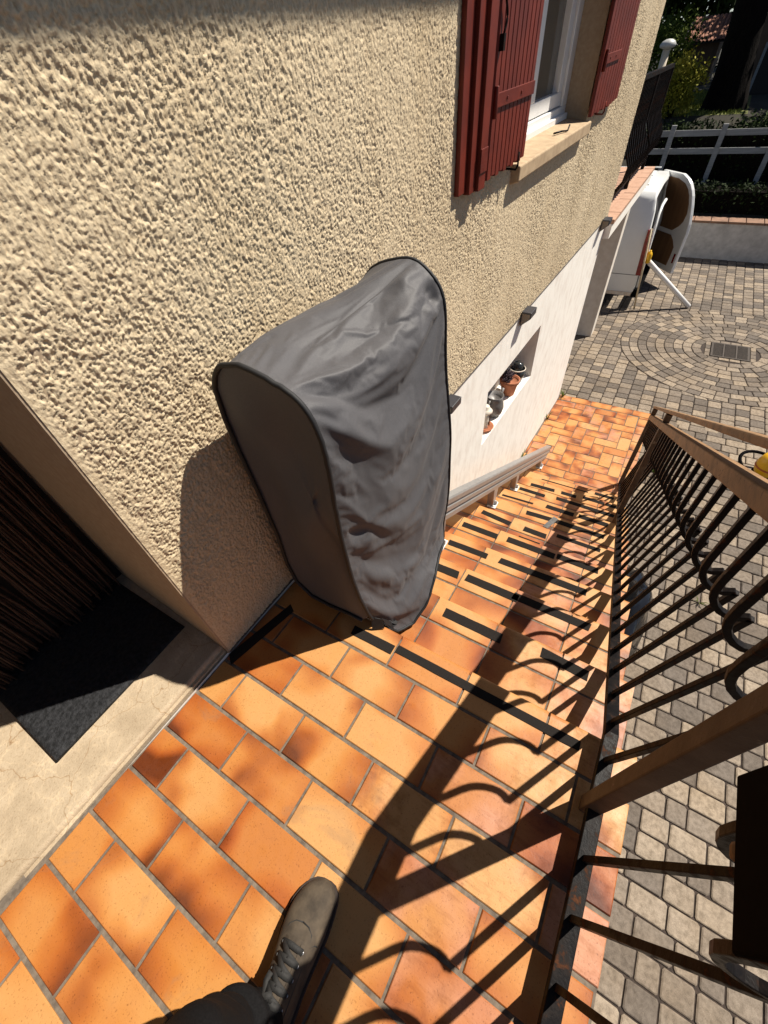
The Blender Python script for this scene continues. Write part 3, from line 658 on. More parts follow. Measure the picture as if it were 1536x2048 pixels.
# ------------------------------------------------------------------ pots in the niche
def NP(s, e, t=0.0): return Vector(WP(s, e, -0.585 + t))
def lathe_thing(name, label, cat, c, parts):
    o = thing(name, label, cat, c)
    for pn, prof, mat in parts:
        m = MB(); m.lathe(prof, c, 26); m.build(pn, mat, o)
    return o
pa = NP(2.015, -0.055)
la = thing("candle_lantern", "pale ceramic candle lantern with an arched opening, standing on a terracotta saucer", "lantern", tuple(pa + Vector((0, 0, 0.012))))
def lantern():
    m = MB(); c = pa + Vector((0, 0, 0.0125)); n = 30; prof = [(0.030, 0.0), (0.034, 0.01), (0.033, 0.05), (0.029, 0.085), (0.026, 0.100)]
    for j in range(len(prof) - 1):
        for i in range(n):
            a0, a1 = 2 * math.pi * i / n, 2 * math.pi * (i + 1) / n; am = math.degrees((a0 + a1) / 2) % 360
            if 1 <= j <= 1 and 235 < am < 305: continue
            if j == 2 and 250 < am < 290: continue
            q = []
            for a, (r, z) in ((a0, prof[j]), (a1, prof[j]), (a1, prof[j + 1]), (a0, prof[j + 1])): q.append(c + Vector((r * math.cos(a), r * math.sin(a), z)))
            m.face(q, smooth=True)
    m.build("lantern_body", PALECER, la)
    k = MB(); k.lathe([(0.0, 0.103), (0.040, 0.103), (0.041, 0.110), (0.030, 0.122), (0.022, 0.126), (0.022, 0.138), (0.015, 0.145), (0.0, 0.146)], c, 26); k.build("lantern_cap", PALECER, la)
    w = MB(); w.lathe([(0.0, 0.001), (0.018, 0.001), (0.018, 0.035), (0.0, 0.036)], c, 20); w.build("candle", TERRA, la)
lantern()
lathe_thing("saucer", "terracotta saucer under the pale candle lantern", "saucer", tuple(pa), [("saucer_bowl", [(0.0, 0.0005), (0.050, 0.0005), (0.060, 0.018), (0.055, 0.018), (0.047, 0.006), (0.0, 0.006)], TERRA)])
pj = NP(2.165, -0.060)
ju = thing("watering_jug", "grey zinc jug with a handle, beside the pale candle lantern", "jug", tuple(pj))
def jug():
    m = MB(); m.lathe([(0.0, 0.001), (0.040, 0.001), (0.052, 0.02), (0.060, 0.055), (0.055, 0.09), (0.046, 0.115), (0.052, 0.135), (0.049, 0.135), (0.043, 0.115), (0.0, 0.10)], pj, 28); m.build("jug_body", ZINC, ju)
    h = MB(); pts = []
    for i in range(13): a = -1.3 + 2.6 * i / 12; pts.append(pj + Vector((-0.045 - 0.042 * math.cos(a), 0.01, 0.075 + 0.05 * math.sin(a))))
    h.tube(pts, 0.006, 8, up=(0, 1, 0)); h.build("jug_handle", ZINC, ju)
    s = MB(); s.tube([pj + Vector((0.045, -0.01, 0.06)), pj + Vector((0.07, -0.015, 0.10)), pj + Vector((0.085, -0.018, 0.14))], 0.009, 10); s.build("spout", ZINC, ju)
jug()
pp = NP(2.415, -0.062)
po = thing("flower_pot", "terracotta flower pot with a dark succulent, in the middle of the niche", "flower pot", tuple(pp))
def pot():
    m = MB(); m.lathe([(0.0, 0.001), (0.040, 0.001), (0.055, 0.080), (0.061, 0.080), (0.064, 0.105), (0.057, 0.105), (0.055, 0.092), (0.0, 0.090)], pp, 28); m.build("pot", TERRA, po)
    l = MB(); r = random.Random(3)
    for k in range(9):
        c = pp + Vector((r.uniform(-.035, .035), r.uniform(-.035, .035), 0.10 + r.uniform(0, .02)))
        for i in range(14):
            a = i * 2.4; q = 0.006 + 0.0016 * i; t = 0.5 + 0.06 * i; d = Vector((math.cos(a), math.sin(a), 0)); s = Vector((-math.sin(a), math.cos(a), 0)) * 0.006
            b = c; tip = c + d * (0.012 + q) + Vector((0, 0, 0.022 - 0.0012 * i)); md = c + d * (0.008 + q * .5) + Vector((0, 0, 0.006))
            l.face([b, md - s, tip, md + s], 0, (r.random(),) * 3)
    l.build("succulent", SUCC, po)
pot()
pg = NP(2.575, -0.070)
gp = thing("glazed_pot", "dark glazed pot with a pale rim at the shaded right end of the niche", "pot", tuple(pg))
def gpot():
    m = MB(); m.lathe([(0.0, 0.001), (0.036, 0.001), (0.050, 0.05), (0.052, 0.088), (0.047, 0.088), (0.045, 0.06), (0.0, 0.05)], pg, 28); m.build("pot", DARKGLASS, gp)
    k = MB(); k.lathe([(0.0475, 0.0885), (0.0525, 0.0885), (0.0535, 0.093), (0.050, 0.096), (0.0475, 0.093), (0.0475, 0.0885)], pg, 28); k.build("rim", PALECER, gp)
    j = MB(); j.lathe([(0.0, 0.06), (0.03, 0.06), (0.034, 0.09), (0.030, 0.125), (0.018, 0.135), (0.0, 0.136)], pg, 22); j.build("glass_jar", DARKGLASS, gp)
gpot()
lathe_thing("small_pot", "small dusty clay pot between the jug and the succulent pot", "pot", tuple(NP(2.305, -0.108)), [("pot", [(0.0, 0.001), (0.028, 0.001), (0.036, 0.055), (0.040, 0.056), (0.040, 0.068), (0.035, 0.068), (0.033, 0.055), (0.0, 0.05)], PALECER)])

# ------------------------------------------------------------------ stair railing
rail = thing("stair_railing", "rusty dark iron stair railing with bellied balusters along the open side", "railing", (0.27, -0.219, 0.0))
XB = 0.405; XE = 2.93; XS = -1.30
def rz(x): return -0.565 * max(0.0, x - XB)
def ry(x): return -0.219 - 0.013 * max(0.0, x - XB)
def along(name, dy0, dy1, z0, z1, mat, x0=XS, x1=XE, bevel=0.002):
    xs = [x0, XB, x1]; m = MB(); vs = []
    for x in xs:
        for dy, z in ((dy0, z0), (dy1, z0), (dy1, z1), (dy0, z1)): vs.append((x, ry(x) + dy, rz(x) + z))
    fs = []
    for i in range(2):
        for q in range(4): fs.append((i * 4 + q, i * 4 + (q + 1) % 4, i * 4 + 4 + (q + 1) % 4, i * 4 + 4 + q))
    fs += [(0, 3, 2, 1), (8, 9, 10, 11)]; m.mesh(vs, fs); return m.build(name, mat, rail, bevel=bevel)
along("base_bar", -0.013, 0.013, 0.032, 0.052, IRON)
along("lower_rail", -0.020, 0.020, 0.652, 0.687, RAILBROWN, bevel=0.004)
along("handrail", -0.021, 0.021, 0.738, 0.756, RAILBROWN, bevel=0.005)
def post_material():
    m, t, b = material("dark_brown_chipped_paint", 0.6, 0, 0.2); g = NG(t); n1 = g.noise(g.pos(), 9, 7, 0.7); n2 = g.noise(g.pos(), 40, 6, 0.75, 1.2)
    c = g.ramp(n1, [(0.3, (0.060, 0.038, 0.024)), (0.6, (0.115, 0.076, 0.048)), (0.8, (0.17, 0.13, 0.09))])
    c = g.mix(g.ramp(n2, [(0.63, 0.0), (0.67, 0.9)]), c, (0.012, 0.009, 0.008)); c = g.mix(g.ramp(g.noise(g.pos(), 22, 4, 0.6), [(0.66, 0.0), (0.70, 0.6)]), c, (0.26, 0.20, 0.14))
    g.l(c, b.inputs["Base Color"]); g.bump(n2, b, 0.5, 0.002); return m
POSTM = post_material()
def post(x, w, zlo, name="post", mat=POSTM):
    m = MB(); y = ry(x) + 0.004; m.box(x - w, x + w, y - w, y + w, zlo, rz(x) + 0.7375)
    m.build(name, mat, rail, bevel=0.003)
post(0.268, 0.0140, 0.001); post(2.05, 0.0140, -1.0); post(XE - 0.018, 0.0140, ZL + 0.001); post(-1.1, 0.0140, 0.001)
def baluster_path():
    P = [(0, 0, 0.0), (0, -0.062, 0.414)]
    cv = [(-0.056, 0.410), (-0.047, 0.404), (-0.036, 0.402), (-0.025, 0.406), (-0.014, 0.416), (-0.006, 0.430), (-0.0015, 0.447), (0.0, 0.470), (0.0, 0.601)]
    return P, [(0, a, b) for a, b in cv]
def make_balusters():
    a = MB(); P, cv = baluster_path(); w = 0.0052
    sq = [(-w, -w), (w, -w), (w, w), (-w, w)]
    a.sweep(P, sq, up=(1, 0, 0)); a.sweep([P[1]] + cv, sq, up=(1, 0, 0))
    me = None; x = 0.0907 - 0.0855 * 15; first = None
    while x < XE - 0.05:
        if min(abs(x - 0.268), abs(x - 2.05)) > 0.03:
            base = (x, ry(x), rz(x) + 0.052)
            if first is None:
                off = MB(); off.v = [(p[0] + x, p[1] + ry(x), p[2] + rz(x) + 0.052) for p in a.v]; off.f = a.f; off.m = a.m; off.c = a.c; off.uv = a.uv; off.sm = a.sm
                first = off.build("baluster", IRON, rail, bevel=0.0015); fx = Vector(base)
            else:
                o = first.copy(); COL.objects.link(o); o.parent = rail; o.location = (Vector(base) - fx) * S
        x += 0.0855
make_balusters()
# black panel hanging inside the railing
bb = thing("hanging_panel", "black plastic panel hanging on the inside of the iron railing", "panel", (0.14, -0.19, 0.57))
def hpanel():
    m = MB(); x0, x1 = 0.078, 0.198
    m.box(x0, x1, -0.1965, -0.1920, 0.575, 0.80); m.build("panel_board", BLACKPL, bb, bevel=0.004)
    c = MB(); c.box(0.136, 0.150, -0.201, -0.193, 0.563, 0.5748); c.build("latch", PLY, bb, bevel=0.006)
    h = MB(); h.tube([(0.14, -0.1935, 0.80), (0.14, -0.1945, 0.835), (0.14, -0.219, 0.842), (0.14, -0.2445, 0.83), (0.14, -0.2445, 0.77)], 0.004, 8, up=(1, 0, 0)); h.build("hook", IRON, bb)
hpanel()

# ------------------------------------------------------------------ stairlift rail and covered chair
lift = thing("stairlift_rail", "grey aluminium stairlift rail on white feet running down the wall side of the steps", "stairlift rail", (1.66, 0.41, -0.75))
def lr_y(x): return 0.405 - 0.035 * (x - 2.1)
def lr_z(x): return -0.878 - 0.580 * (x - 2.12)             # rail underside
def liftrail():
    prof = [(-.021, 0), (.021, 0), (.021, .022), (.012, .026), (.012, .034), (.021, .038), (.021, .058), (.013, .062), (.013, .068), (.021, .072), (.021, .094), (.015, .100), (-.015, .100), (-.021, .094)]
    m = MB(); m.sweep([(0.50, lr_y(0.50), lr_z(0.50)), (3.06, lr_y(3.06), lr_z(3.06))], prof); m.build("rail_profile", ALU, lift)
    e = MB(); d = Vector((1, -0.035, -0.58)).normalized(); p = Vector((3.06, lr_y(3.06), lr_z(3.06)))
    e.sweep([p, p + d * 0.012], [(a * 1.08, b * 1.03 - 0.001) for a, b in prof]); e.build("end_cap", BLACKPL, lift)
    for x, n in ((0.99, 3), (1.66, 6), (2.11, 8), (2.845, 11)):
        z0 = -R_ * n if n < 11 else ZL; y = lr_y(x); top = lr_z(x) + 0.004
        b = MB(); b.box(x - 0.028, x + 0.028, y - 0.035, y + 0.012, z0 + 0.0005, z0 + 0.008); b.box(x + 0.004, x + 0.008, y - 0.033, y - 0.020, z0 + 0.008, z0 + 0.034)
        for dx in (-0.017, 0.021): b.lathe([(0.0055, 0.008), (0.0055, 0.013), (0.0, 0.0135)], (x + dx, y - 0.022, z0), 8)
        b.build("rail_foot", BRACKET, lift, bevel=0.001)
        w = MB(); w.hexa([(x - 0.020, y - 0.019, z0 + 0.008), (x + 0.020, y - 0.019, z0 + 0.008), (x + 0.020, y + 0.016, z0 + 0.008), (x - 0.020, y + 0.016, z0 + 0.008), (x - 0.045, y - 0.019, lr_z(x - 0.045) + 0.004), (x + 0.030, y - 0.019, lr_z(x + 0.030) + 0.004), (x + 0.030, y + 0.016, lr_z(x + 0.030) + 0.004), (x - 0.045, y + 0.016, lr_z(x - 0.045) + 0.004)])
        w.build("rail_support", ALU, lift)
liftrail()
chair = thing("covered_stairlift_chair", "folded stairlift chair under a grey waterproof cover with black piping", "stairlift", (0.55, 0.45, 0.0))
def cover():
    near = [(0.352, -0.010), (0.356, 0.06), (0.358, 0.13), (0.365, 0.21), (0.368, 0.30), (0.369, 0.37), (0.367, 0.44), (0.365, 0.50), (0.362, 0.56), (0.362, 0.605), (0.371, 0.660), (0.395, 0.690), (0.430, 0.705), (0.475, 0.718), (0.515, 0.716), (0.552, 0.700), (0.578, 0.660)]
    nx = [0.402, 0.385, 0.376, 0.372, 0.37, 0.37, 0.37, 0.37, 0.37, 0.37, 0.37, 0.37, 0.37, 0.37, 0.37, 0.37, 0.37]
    far = [(0.312, -0.085), (0.318, 0.02), (0.313, 0.12), (0.311, 0.22), (0.313, 0.31), (0.315, 0.39), (0.322, 0.46), (0.331, 0.533), (0.335, 0.58), (0.337, 0.62), (0.339, 0.665), (0.345, 0.700), (0.362, 0.729), (0.400, 0.756), (0.440, 0.756), (0.500, 0.735), (0.545, 0.68)]
    K = len(near); NU, NV = 112, 160
    def ev(pts, u):
        x = u * (K - 1); i = min(int(x), K - 2); t = x - i
        p0 = np.array(pts[max(i - 1, 0)]); p1 = np.array(pts[i]); p2 = np.array(pts[i + 1]); p3 = np.array(pts[min(i + 2, K - 1)])
        return 0.5 * ((2 * p1) + (-p0 + p2) * t + (2 * p0 - 5 * p1 + 4 * p2 - p3) * t * t + (-p0 + 3 * p1 - 3 * p2 + p3) * t ** 3)
    P = np.zeros((NV + 1, NU + 1, 3))
    for j in range(NV + 1):
        v = j / NV; a = ev(near, v); b = ev(far, v); xa = ev([(q, 0) for q in nx], v)[0]; xb = 0.750
        for i in range(NU + 1):
            u = i / NU; P[j, i] = (xa + (xb - xa) * u, *(a + (b - a) * u))
    # the hem hangs over the step edge and is gathered inwards
    hx = [0.0, 0.14, 0.28, 0.43, 0.62, 0.85, 1.0]; hp = [(0.412, 0.346, -0.024), (0.450, 0.318, -0.095), (0.500, 0.302, -0.112), (0.550, 0.288, -0.078), (0.620, 0.288, -0.012), (0.705, 0.302, 0.020), (0.750, 0.318, 0.0)]
    for i in range(NU + 1):
        u = i / NU; tgt = np.array([np.interp(u, hx, [q[c] for q in hp]) for c in range(3)]); dlt = tgt - P[0, i]
        for j in range(0, 35): P[j, i] += dlt * (1 - j / 35) ** 1.7
    # creases of the hanging cloth: offset of every grid point along its normal (second differences, 0.2 mm steps)
    dv = np.gradient(P, axis=0); du = np.gradient(P, axis=1); N = np.cross(du, dv); N /= np.linalg.norm(N, axis=2, keepdims=True)
    if N[NV // 3, NU // 2, 1] > 0: N = -N
    P = P + N * (np.cumsum(np.cumsum(np.array(DRAPE), axis=0), axis=1) * 0.000118)[..., None]
    m = MB(); m.v = [tuple(p) for p in P.reshape(-1, 3)]
    for j in range(NV):
        for i in range(NU):
            q = j * (NU + 1) + i; m.f.append((q, q + 1, q + NU + 2, q + NU + 1))
    nf = len(m.f); m.m = [0] * nf; m.c = [(.5, .5, .5)] * nf; m.uv = [[(0, 0)] * 4] * nf; m.sm = [True] * nf
    o = m.build("cover_sheet", FABRIC, chair); sb = o.modifiers.new("sub", 'SUBSURF'); sb.levels = 1; sb.render_levels = 1; sd = o.modifiers.new("thick", 'SOLIDIFY'); sd.thickness = 0.0016; sd.offset = -1
    # side panels
    back_n = [(0.585, 0.60), (0.582, 0.53), (0.577, 0.41), (0.573, 0.28), (0.580, 0.16), (0.572, 0.085), (0.53, 0.045), (0.47, 0.045), (0.41, 0.055), (0.365, 0.055)]
    ring = [tuple(P[j, 0]) for j in range(NV // 14, NV + 1, 4)] + [(0.372, a, b) for a, b in back_n]
    def panel(ring, x_in, name, seed, depth):
        c = np.mean(np.array(ring), axis=0); n = len(ring); m = MB(); RN = 26; r = gauss2((RN + 2, n), 3, 4, seed)
        vs = []
        for k in range(RN + 1):
            f = 1 - k / RN
            for i in range(n):
                p = c + (np.array(ring[i]) - c) * f; bl = (1 - f ** 2.2)
                z = p[2]; fold = 0.013 * math.sin(z * 15 + p[1] * 23 + 1.0) * bl * math.exp(-((z - 0.42) / 0.3) ** 2) + 0.009 * math.sin(z * 8 - p[1] * 36) * bl
                vs.append((p[0] + depth * bl * 0.5 + fold + 0.0015 * r[k, i] * bl, p[1], p[2]))
        fs = [(k * n + i, k * n + (i + 1) % n, (k + 1) * n + (i + 1) % n, (k + 1) * n + i) for k in range(RN) for i in range(n)]
        m.mesh(vs, fs, 0, None, True); return m.build(name, FABRIC, chair)
    panel(ring, 0, "side_panel", 5, 0.030)
    back_f = [(0.56, 0.60), (0.56, 0.45), (0.55, 0.30), (0.55, 0.10), (0.50, -0.02), (0.40, -0.04)]
    ring2 = [tuple(P[j, NU]) for j in range(NV // 14, NV + 1, 4)] + [(0.750, a, b) for a, b in back_f]
    panel(ring2, 0, "side_panel", 6, -0.02)
    bk = MB()                                                                 # back sheet against the wall
    A = [tuple(P[NV, i]) for i in range(0, NU + 1, 8)]; L = len(A); lv = [0.0, 0.3, 0.6, 1.0]
    for kz in range(3):
        for i in range(L - 1):
            def pt(i, f):
                u = i / (L - 1); zb = 0.10 + (0.02 - 0.10) * u; p = A[i]; return (p[0], p[1] + 0.004, p[2] + (zb - p[2]) * f)
            bk.face([pt(i, lv[kz]), pt(i, lv[kz + 1]), pt(i + 1, lv[kz + 1]), pt(i + 1, lv[kz])], smooth=True)
    bk.build("back_sheet", FABRIC, chair)
    pi = MB(); wob = random.Random(2)
    def jit(p, a=0.0012): return (p[0] - 0.002, p[1] + wob.uniform(-a, a), p[2] + wob.uniform(-a, a))
    pi.tube([jit(tuple(P[j, 0])) for j in range(0, NV + 1, 3)] + [jit((0.370, a, b)) for a, b in back_n], 0.0046, 8, up=(1, 0, 0))
    pi.tube([(p[0] + 0.003, p[1], p[2]) for p in (tuple(P[j, NU]) for j in range(0, NV + 1, 3))], 0.0036, 8, up=(1, 0, 0))
    pi.build("piping", PIPING, chair)
    hm = MB(); hm.tube([tuple(P[0, i]) for i in range(0, NU + 1, 3)], 0.0042, 8); hm.build("hem", PIPING, chair)
    # loose corner with its tie at the bottom
    tie = MB(); q = Vector(P[0, 4])
    for k in range(3):
        tie.sweep([q + Vector((0.0, 0.004 * k, 0.045)), q + Vector((-0.006 + 0.01 * k, -0.012 - 0.006 * k, 0.012)), q + Vector((0.012 - 0.014 * k, -0.016, -0.004 + 0.004 * k)), q + Vector((0.03 * (k - 1), -0.02, 0.002))], [(-.006, -.0012), (.006, -.0012), (.006, .0012), (-.006, .0012)])
    for A_3 in (((0.392, 0.356, 0.045), (0.404, 0.330, 0.035), (0.398, 0.322, 0.004), (0.380, 0.348, 0.003)), ((0.404, 0.332, 0.040), (0.425, 0.318, 0.0), (0.420, 0.306, -0.030), (0.411, 0.318, -0.012))):
        q3 = [Vector(p) for p in A_3]; n3 = (q3[1] - q3[0]).cross(q3[3] - q3[0]).normalized() * 0.0012; tie.hexa([p - n3 for p in q3] + [p + n3 for p in q3])
    tie.build("corner_tie", PIPING, chair)
DRAPE = [
    [-1,2,2,4,4,3,15,-6,9,1,2,2,2,2,1,2,-2,3,-3,8,-3,9,0,5,1,0,-1,5,0,13,8,1,9,5,-2,0,-5,2,-6,5,0,3,-1,2,-2,3,-2,4,2,4,1,7,-5,9,-4,10,-5,2,-8,-2,-8,-3,-4,-2,-1,-1,-2,-3,-5,-7,-8,-9,-6,-9,0,-5,-1,-2,-2,-2,-4,-7,-3,-3,-6,-4,0,-2,3,0,5,4,4,4,3,3,4,-1,1,-8,1,-7,-4,-4,-2,-2,-4,0,-5,2,-6,4,-2],
    [1,6,4,0,-2,-5,-17,-2,-7,1,0,0,0,1,1,1,6,-8,1,-9,4,-7,4,-2,3,6,13,-2,1,-16,-1,8,2,-12,0,-3,3,-3,5,-4,1,-2,2,-1,4,-1,5,-1,3,4,5,0,22,-1,6,-16,-4,-6,4,-2,6,1,4,1,-1,-4,-6,0,1,1,-3,1,-4,2,-6,2,0,0,1,1,2,3,-8,-3,1,0,0,2,0,3,-1,1,0,0,1,4,-1,6,7,3,-8,4,2,3,-5,-2,5,-3,-1,-11,3,-5,10],
    [0,3,-1,-5,-6,-7,-4,4,-2,-1,-1,-1,0,-2,1,0,1,9,3,0,-4,1,0,1,8,-1,-7,-5,4,1,-4,-4,-7,14,-2,3,2,3,3,2,4,4,5,9,-2,-2,-2,-2,-3,0,7,2,-10,-7,-5,-2,2,0,1,2,1,1,-3,-2,-3,-3,0,-1,1,1,-2,-1,1,2,5,-6,-4,-1,-1,-1,0,3,2,2,2,2,0,2,1,7,-12,-5,-3,-1,-1,0,17,6,-2,10,6,-1,-2,-6,-2,-3,-3,3,1,3,-8,0,-2],
    [0,0,-4,-9,-1,3,3,2,-2,-2,-1,-2,-2,-2,-3,-4,-4,0,3,5,7,2,2,1,1,-7,-4,5,-2,6,1,-1,-1,-4,8,5,5,4,4,5,2,4,4,-4,2,2,-2,-2,-4,-7,-2,-6,-7,-5,-3,3,2,1,2,-1,-2,-3,-2,-3,0,-2,0,0,-2,6,-3,0,2,2,2,2,2,-6,-4,-2,-1,-3,8,2,2,2,0,1,2,2,0,-3,-3,-4,-4,-4,-6,5,11,5,10,5,0,2,2,-3,-6,-3,4,2,6,-11,-3],
    [0,-17,0,16,-6,2,2,3,3,3,1,3,1,3,1,4,-3,-3,-2,-1,-1,0,-1,1,-17,7,3,2,1,2,1,2,3,5,5,2,3,4,3,-1,-2,-4,-9,-5,-5,-9,4,1,1,3,-13,-7,-4,1,2,1,2,1,-1,-4,-2,-2,0,0,0,5,5,9,-3,-16,-3,1,6,2,-3,4,-1,4,-3,7,0,-1,1,2,2,1,3,-8,-5,3,13,1,-1,1,-8,-3,-8,-9,-8,2,4,13,12,5,2,4,-4,-6,-7,-2,-1,17,-12],
    [0,7,-11,-9,8,7,5,3,4,4,1,0,1,0,0,-3,0,0,-1,-1,-1,-1,-1,-1,10,0,1,0,1,0,2,0,3,2,1,2,0,-2,-6,-6,-5,-6,-2,-8,-2,3,-5,0,6,-13,-2,1,2,-1,2,0,1,-1,-1,5,2,4,1,6,3,0,-3,-18,-9,-10,8,3,-4,-2,-1,0,2,4,9,1,6,1,4,3,2,0,-1,0,-6,-13,6,12,3,-7,5,11,-7,-8,-7,-8,-6,-4,4,12,11,5,7,0,-3,-4,3,-18,8],
    [0,-8,7,4,5,2,3,4,0,-2,2,1,-1,0,1,0,0,0,1,1,3,3,3,3,1,2,1,1,1,0,-1,-1,-1,-1,-3,-4,-6,-13,-5,-3,-3,0,0,6,5,3,-5,-5,-11,9,7,11,-3,-4,-1,-2,2,0,1,-1,-1,-2,-2,-8,-7,-4,-4,-11,-1,14,3,1,2,-1,1,1,0,0,3,-2,-1,4,-4,-2,-1,2,2,11,-3,1,-9,-2,10,1,6,1,10,1,-8,-7,-8,-8,-7,-4,4,11,10,6,3,-3,1,5,-13],
    [0,12,4,-2,-4,4,2,-1,0,0,-1,0,-1,0,3,3,-1,2,4,4,3,1,2,1,1,-1,-1,-2,-2,-3,-3,-2,-3,-5,-3,-3,-1,5,1,0,1,-1,-2,-2,-2,-1,6,5,4,-1,-5,-11,1,3,-2,0,-6,-4,-4,-4,-4,-5,-5,-5,-5,-1,13,3,18,12,7,4,2,3,2,2,1,-4,-16,-3,-5,-2,-2,0,-2,-1,-1,-3,11,8,0,-11,-8,10,6,0,0,7,5,-1,-6,-7,-8,-8,-7,-4,4,10,11,6,-13,-3,7],
    [0,-7,5,7,13,-1,-1,-3,-1,0,1,1,-1,2,1,2,6,3,1,0,0,0,-1,-2,-5,-3,-3,-3,-3,-2,-4,-4,2,0,-3,-4,-5,-3,-4,-2,-3,-3,-2,-3,-4,-3,0,3,-7,-3,-2,-1,-1,1,1,2,7,0,-1,1,-5,-2,1,4,7,3,6,18,-3,-4,0,-1,-4,2,1,-2,17,15,16,1,1,-4,-6,9,0,-7,-3,-3,-2,-11,1,6,1,0,-3,-6,0,3,6,3,4,-2,-6,-5,-8,-8,-8,-2,3,15,7,2,-8],
    [0,15,1,1,-5,-2,-3,1,0,-1,-2,5,3,1,0,-1,0,1,-1,-2,-3,-6,-9,-16,-4,3,4,4,4,3,5,4,-5,-7,-8,-10,-2,-3,-1,-1,-1,0,-1,1,2,2,-2,-5,7,2,1,1,2,0,2,-1,-14,-1,0,-1,6,6,5,4,4,10,-25,-1,0,0,1,4,7,4,3,6,-6,1,11,6,5,6,6,-20,10,14,4,3,0,1,-2,-2,-2,-1,-2,-4,-7,-7,0,7,0,4,1,-1,0,-8,-9,-8,2,-5,6,6,0],
    [0,0,-2,-1,-3,-1,1,2,2,5,9,-3,3,-1,-3,-1,0,-2,-4,-5,-7,-7,-7,2,-1,-4,-1,0,0,2,5,3,1,-1,-4,5,-1,0,0,-1,0,-1,0,-1,0,-1,0,0,-1,-1,0,-1,1,0,0,-5,6,2,2,2,3,1,1,1,6,-1,11,-2,-6,1,-1,-2,0,-1,1,3,-3,-4,-5,4,-4,-1,3,11,0,3,3,9,3,2,1,1,0,-2,-2,1,0,-1,-3,-5,0,0,5,1,-1,3,-4,-7,-16,-6,0,11,6],
    [0,-11,3,2,5,3,3,2,3,2,-4,-1,-1,-1,-1,-1,-4,-7,-6,-4,-6,0,2,2,-1,-4,1,1,1,0,-3,4,-6,8,7,3,3,2,1,0,0,0,0,-2,-7,-2,-2,-3,2,1,1,7,-6,-2,-5,6,2,1,1,1,0,1,1,2,-6,-3,4,6,11,4,4,5,-7,-6,-4,-1,1,-4,-6,-6,4,5,4,5,-3,-2,3,-1,8,-1,-2,-4,-4,-7,0,2,5,4,0,1,1,-1,0,3,2,2,1,5,-4,-6,-6,-14,14],
    [0,10,0,1,0,1,0,-1,-1,-4,-2,-2,-2,-2,-2,-5,-5,-5,-5,1,2,-1,1,1,0,2,7,4,-2,-4,-5,-10,0,-13,-6,1,5,4,4,5,4,4,4,6,8,3,1,-1,-14,1,2,4,1,1,3,0,1,1,1,2,3,2,3,3,4,2,3,3,-4,-1,3,-6,2,-2,-5,-11,-3,3,1,3,5,4,2,0,-5,-3,1,-3,-4,0,-6,-3,-1,2,-4,-3,-1,1,8,3,4,-1,-2,-3,1,2,9,-2,6,0,-4,-5,-5],
    [0,0,1,-1,0,0,0,2,0,-1,-3,-3,-2,-3,-4,-3,-3,-4,3,-2,1,1,1,0,0,0,2,-18,-8,-6,-2,-2,-1,5,8,1,-3,-3,-1,-1,1,2,2,2,4,6,7,15,5,3,9,-13,6,4,3,3,4,4,4,5,7,-2,0,2,0,-1,-2,-4,-1,-3,-3,-9,-2,0,0,2,-8,-2,1,-1,-1,-1,0,6,7,0,-4,-3,-4,0,6,2,-1,0,-3,-10,-4,-1,-2,3,5,8,2,-2,-4,-2,-3,4,1,4,7,2,-13],
    [0,-6,1,2,2,2,2,-1,-3,-4,-4,-3,-3,-3,-2,-4,-1,4,1,0,1,3,-3,1,0,-1,-13,10,9,14,-3,5,18,7,2,0,-1,0,0,-9,-7,-6,-5,-1,-2,-1,-1,-8,15,10,-7,2,3,4,3,4,1,3,4,0,-3,5,1,-3,-2,-1,-1,-2,0,0,-6,4,0,-2,-1,-3,-4,-10,-4,0,2,-2,-1,-5,-1,1,1,4,0,1,1,2,-1,-6,1,4,-3,-5,-4,-1,1,5,7,5,1,-3,-3,-4,-2,-1,0,6,1],
    [0,1,1,2,1,-1,-3,-4,-5,-5,-2,-1,-2,-3,-2,2,2,0,0,1,0,2,9,6,6,7,-4,1,-4,-6,13,11,-5,2,2,2,0,0,-1,5,0,-4,-7,3,11,2,-2,-1,-6,-11,-8,10,4,2,3,2,2,0,-3,-1,-2,-2,-3,-3,-2,-3,-6,7,4,-1,-3,-4,1,-1,2,0,2,0,-5,-8,1,3,2,0,-1,-1,-2,-4,2,0,2,-11,2,7,4,3,0,2,-10,-6,-3,-1,4,6,7,3,0,-2,-2,-3,-3,-5,9],
    [0,7,-1,-1,-3,-3,-4,-5,-5,-4,0,0,0,0,1,0,1,2,3,5,13,5,1,0,-1,-2,2,-1,2,6,3,-6,-2,0,3,3,-1,-1,0,2,-6,0,15,8,-6,-5,-5,-5,-6,-3,14,2,3,1,0,-1,-2,-2,-2,-4,-5,-5,-7,-3,-1,2,6,-1,3,7,-7,2,-1,2,-2,1,1,1,0,-1,-14,-3,-2,0,2,0,1,1,-8,-1,1,16,17,1,-1,-1,-7,-7,2,-4,-7,-6,-2,4,3,8,5,2,2,1,0,-1,-9],
    [0,-8,1,0,5,-3,-4,-4,-4,1,-1,-1,-1,1,1,3,3,4,5,7,1,1,0,-2,1,0,3,1,3,0,-11,-4,-2,2,3,9,3,2,2,0,0,17,3,-11,-5,-5,-6,0,3,10,3,1,-3,-2,-3,-3,-2,-4,-4,-4,-3,-5,4,-1,4,3,5,6,0,-11,6,4,5,0,0,2,-1,2,-5,-5,-2,-10,-5,-5,-3,-2,-1,0,8,7,9,3,-10,5,2,0,7,-1,-4,-2,-3,-5,-10,-6,0,2,10,5,1,-3,-3,3,1],
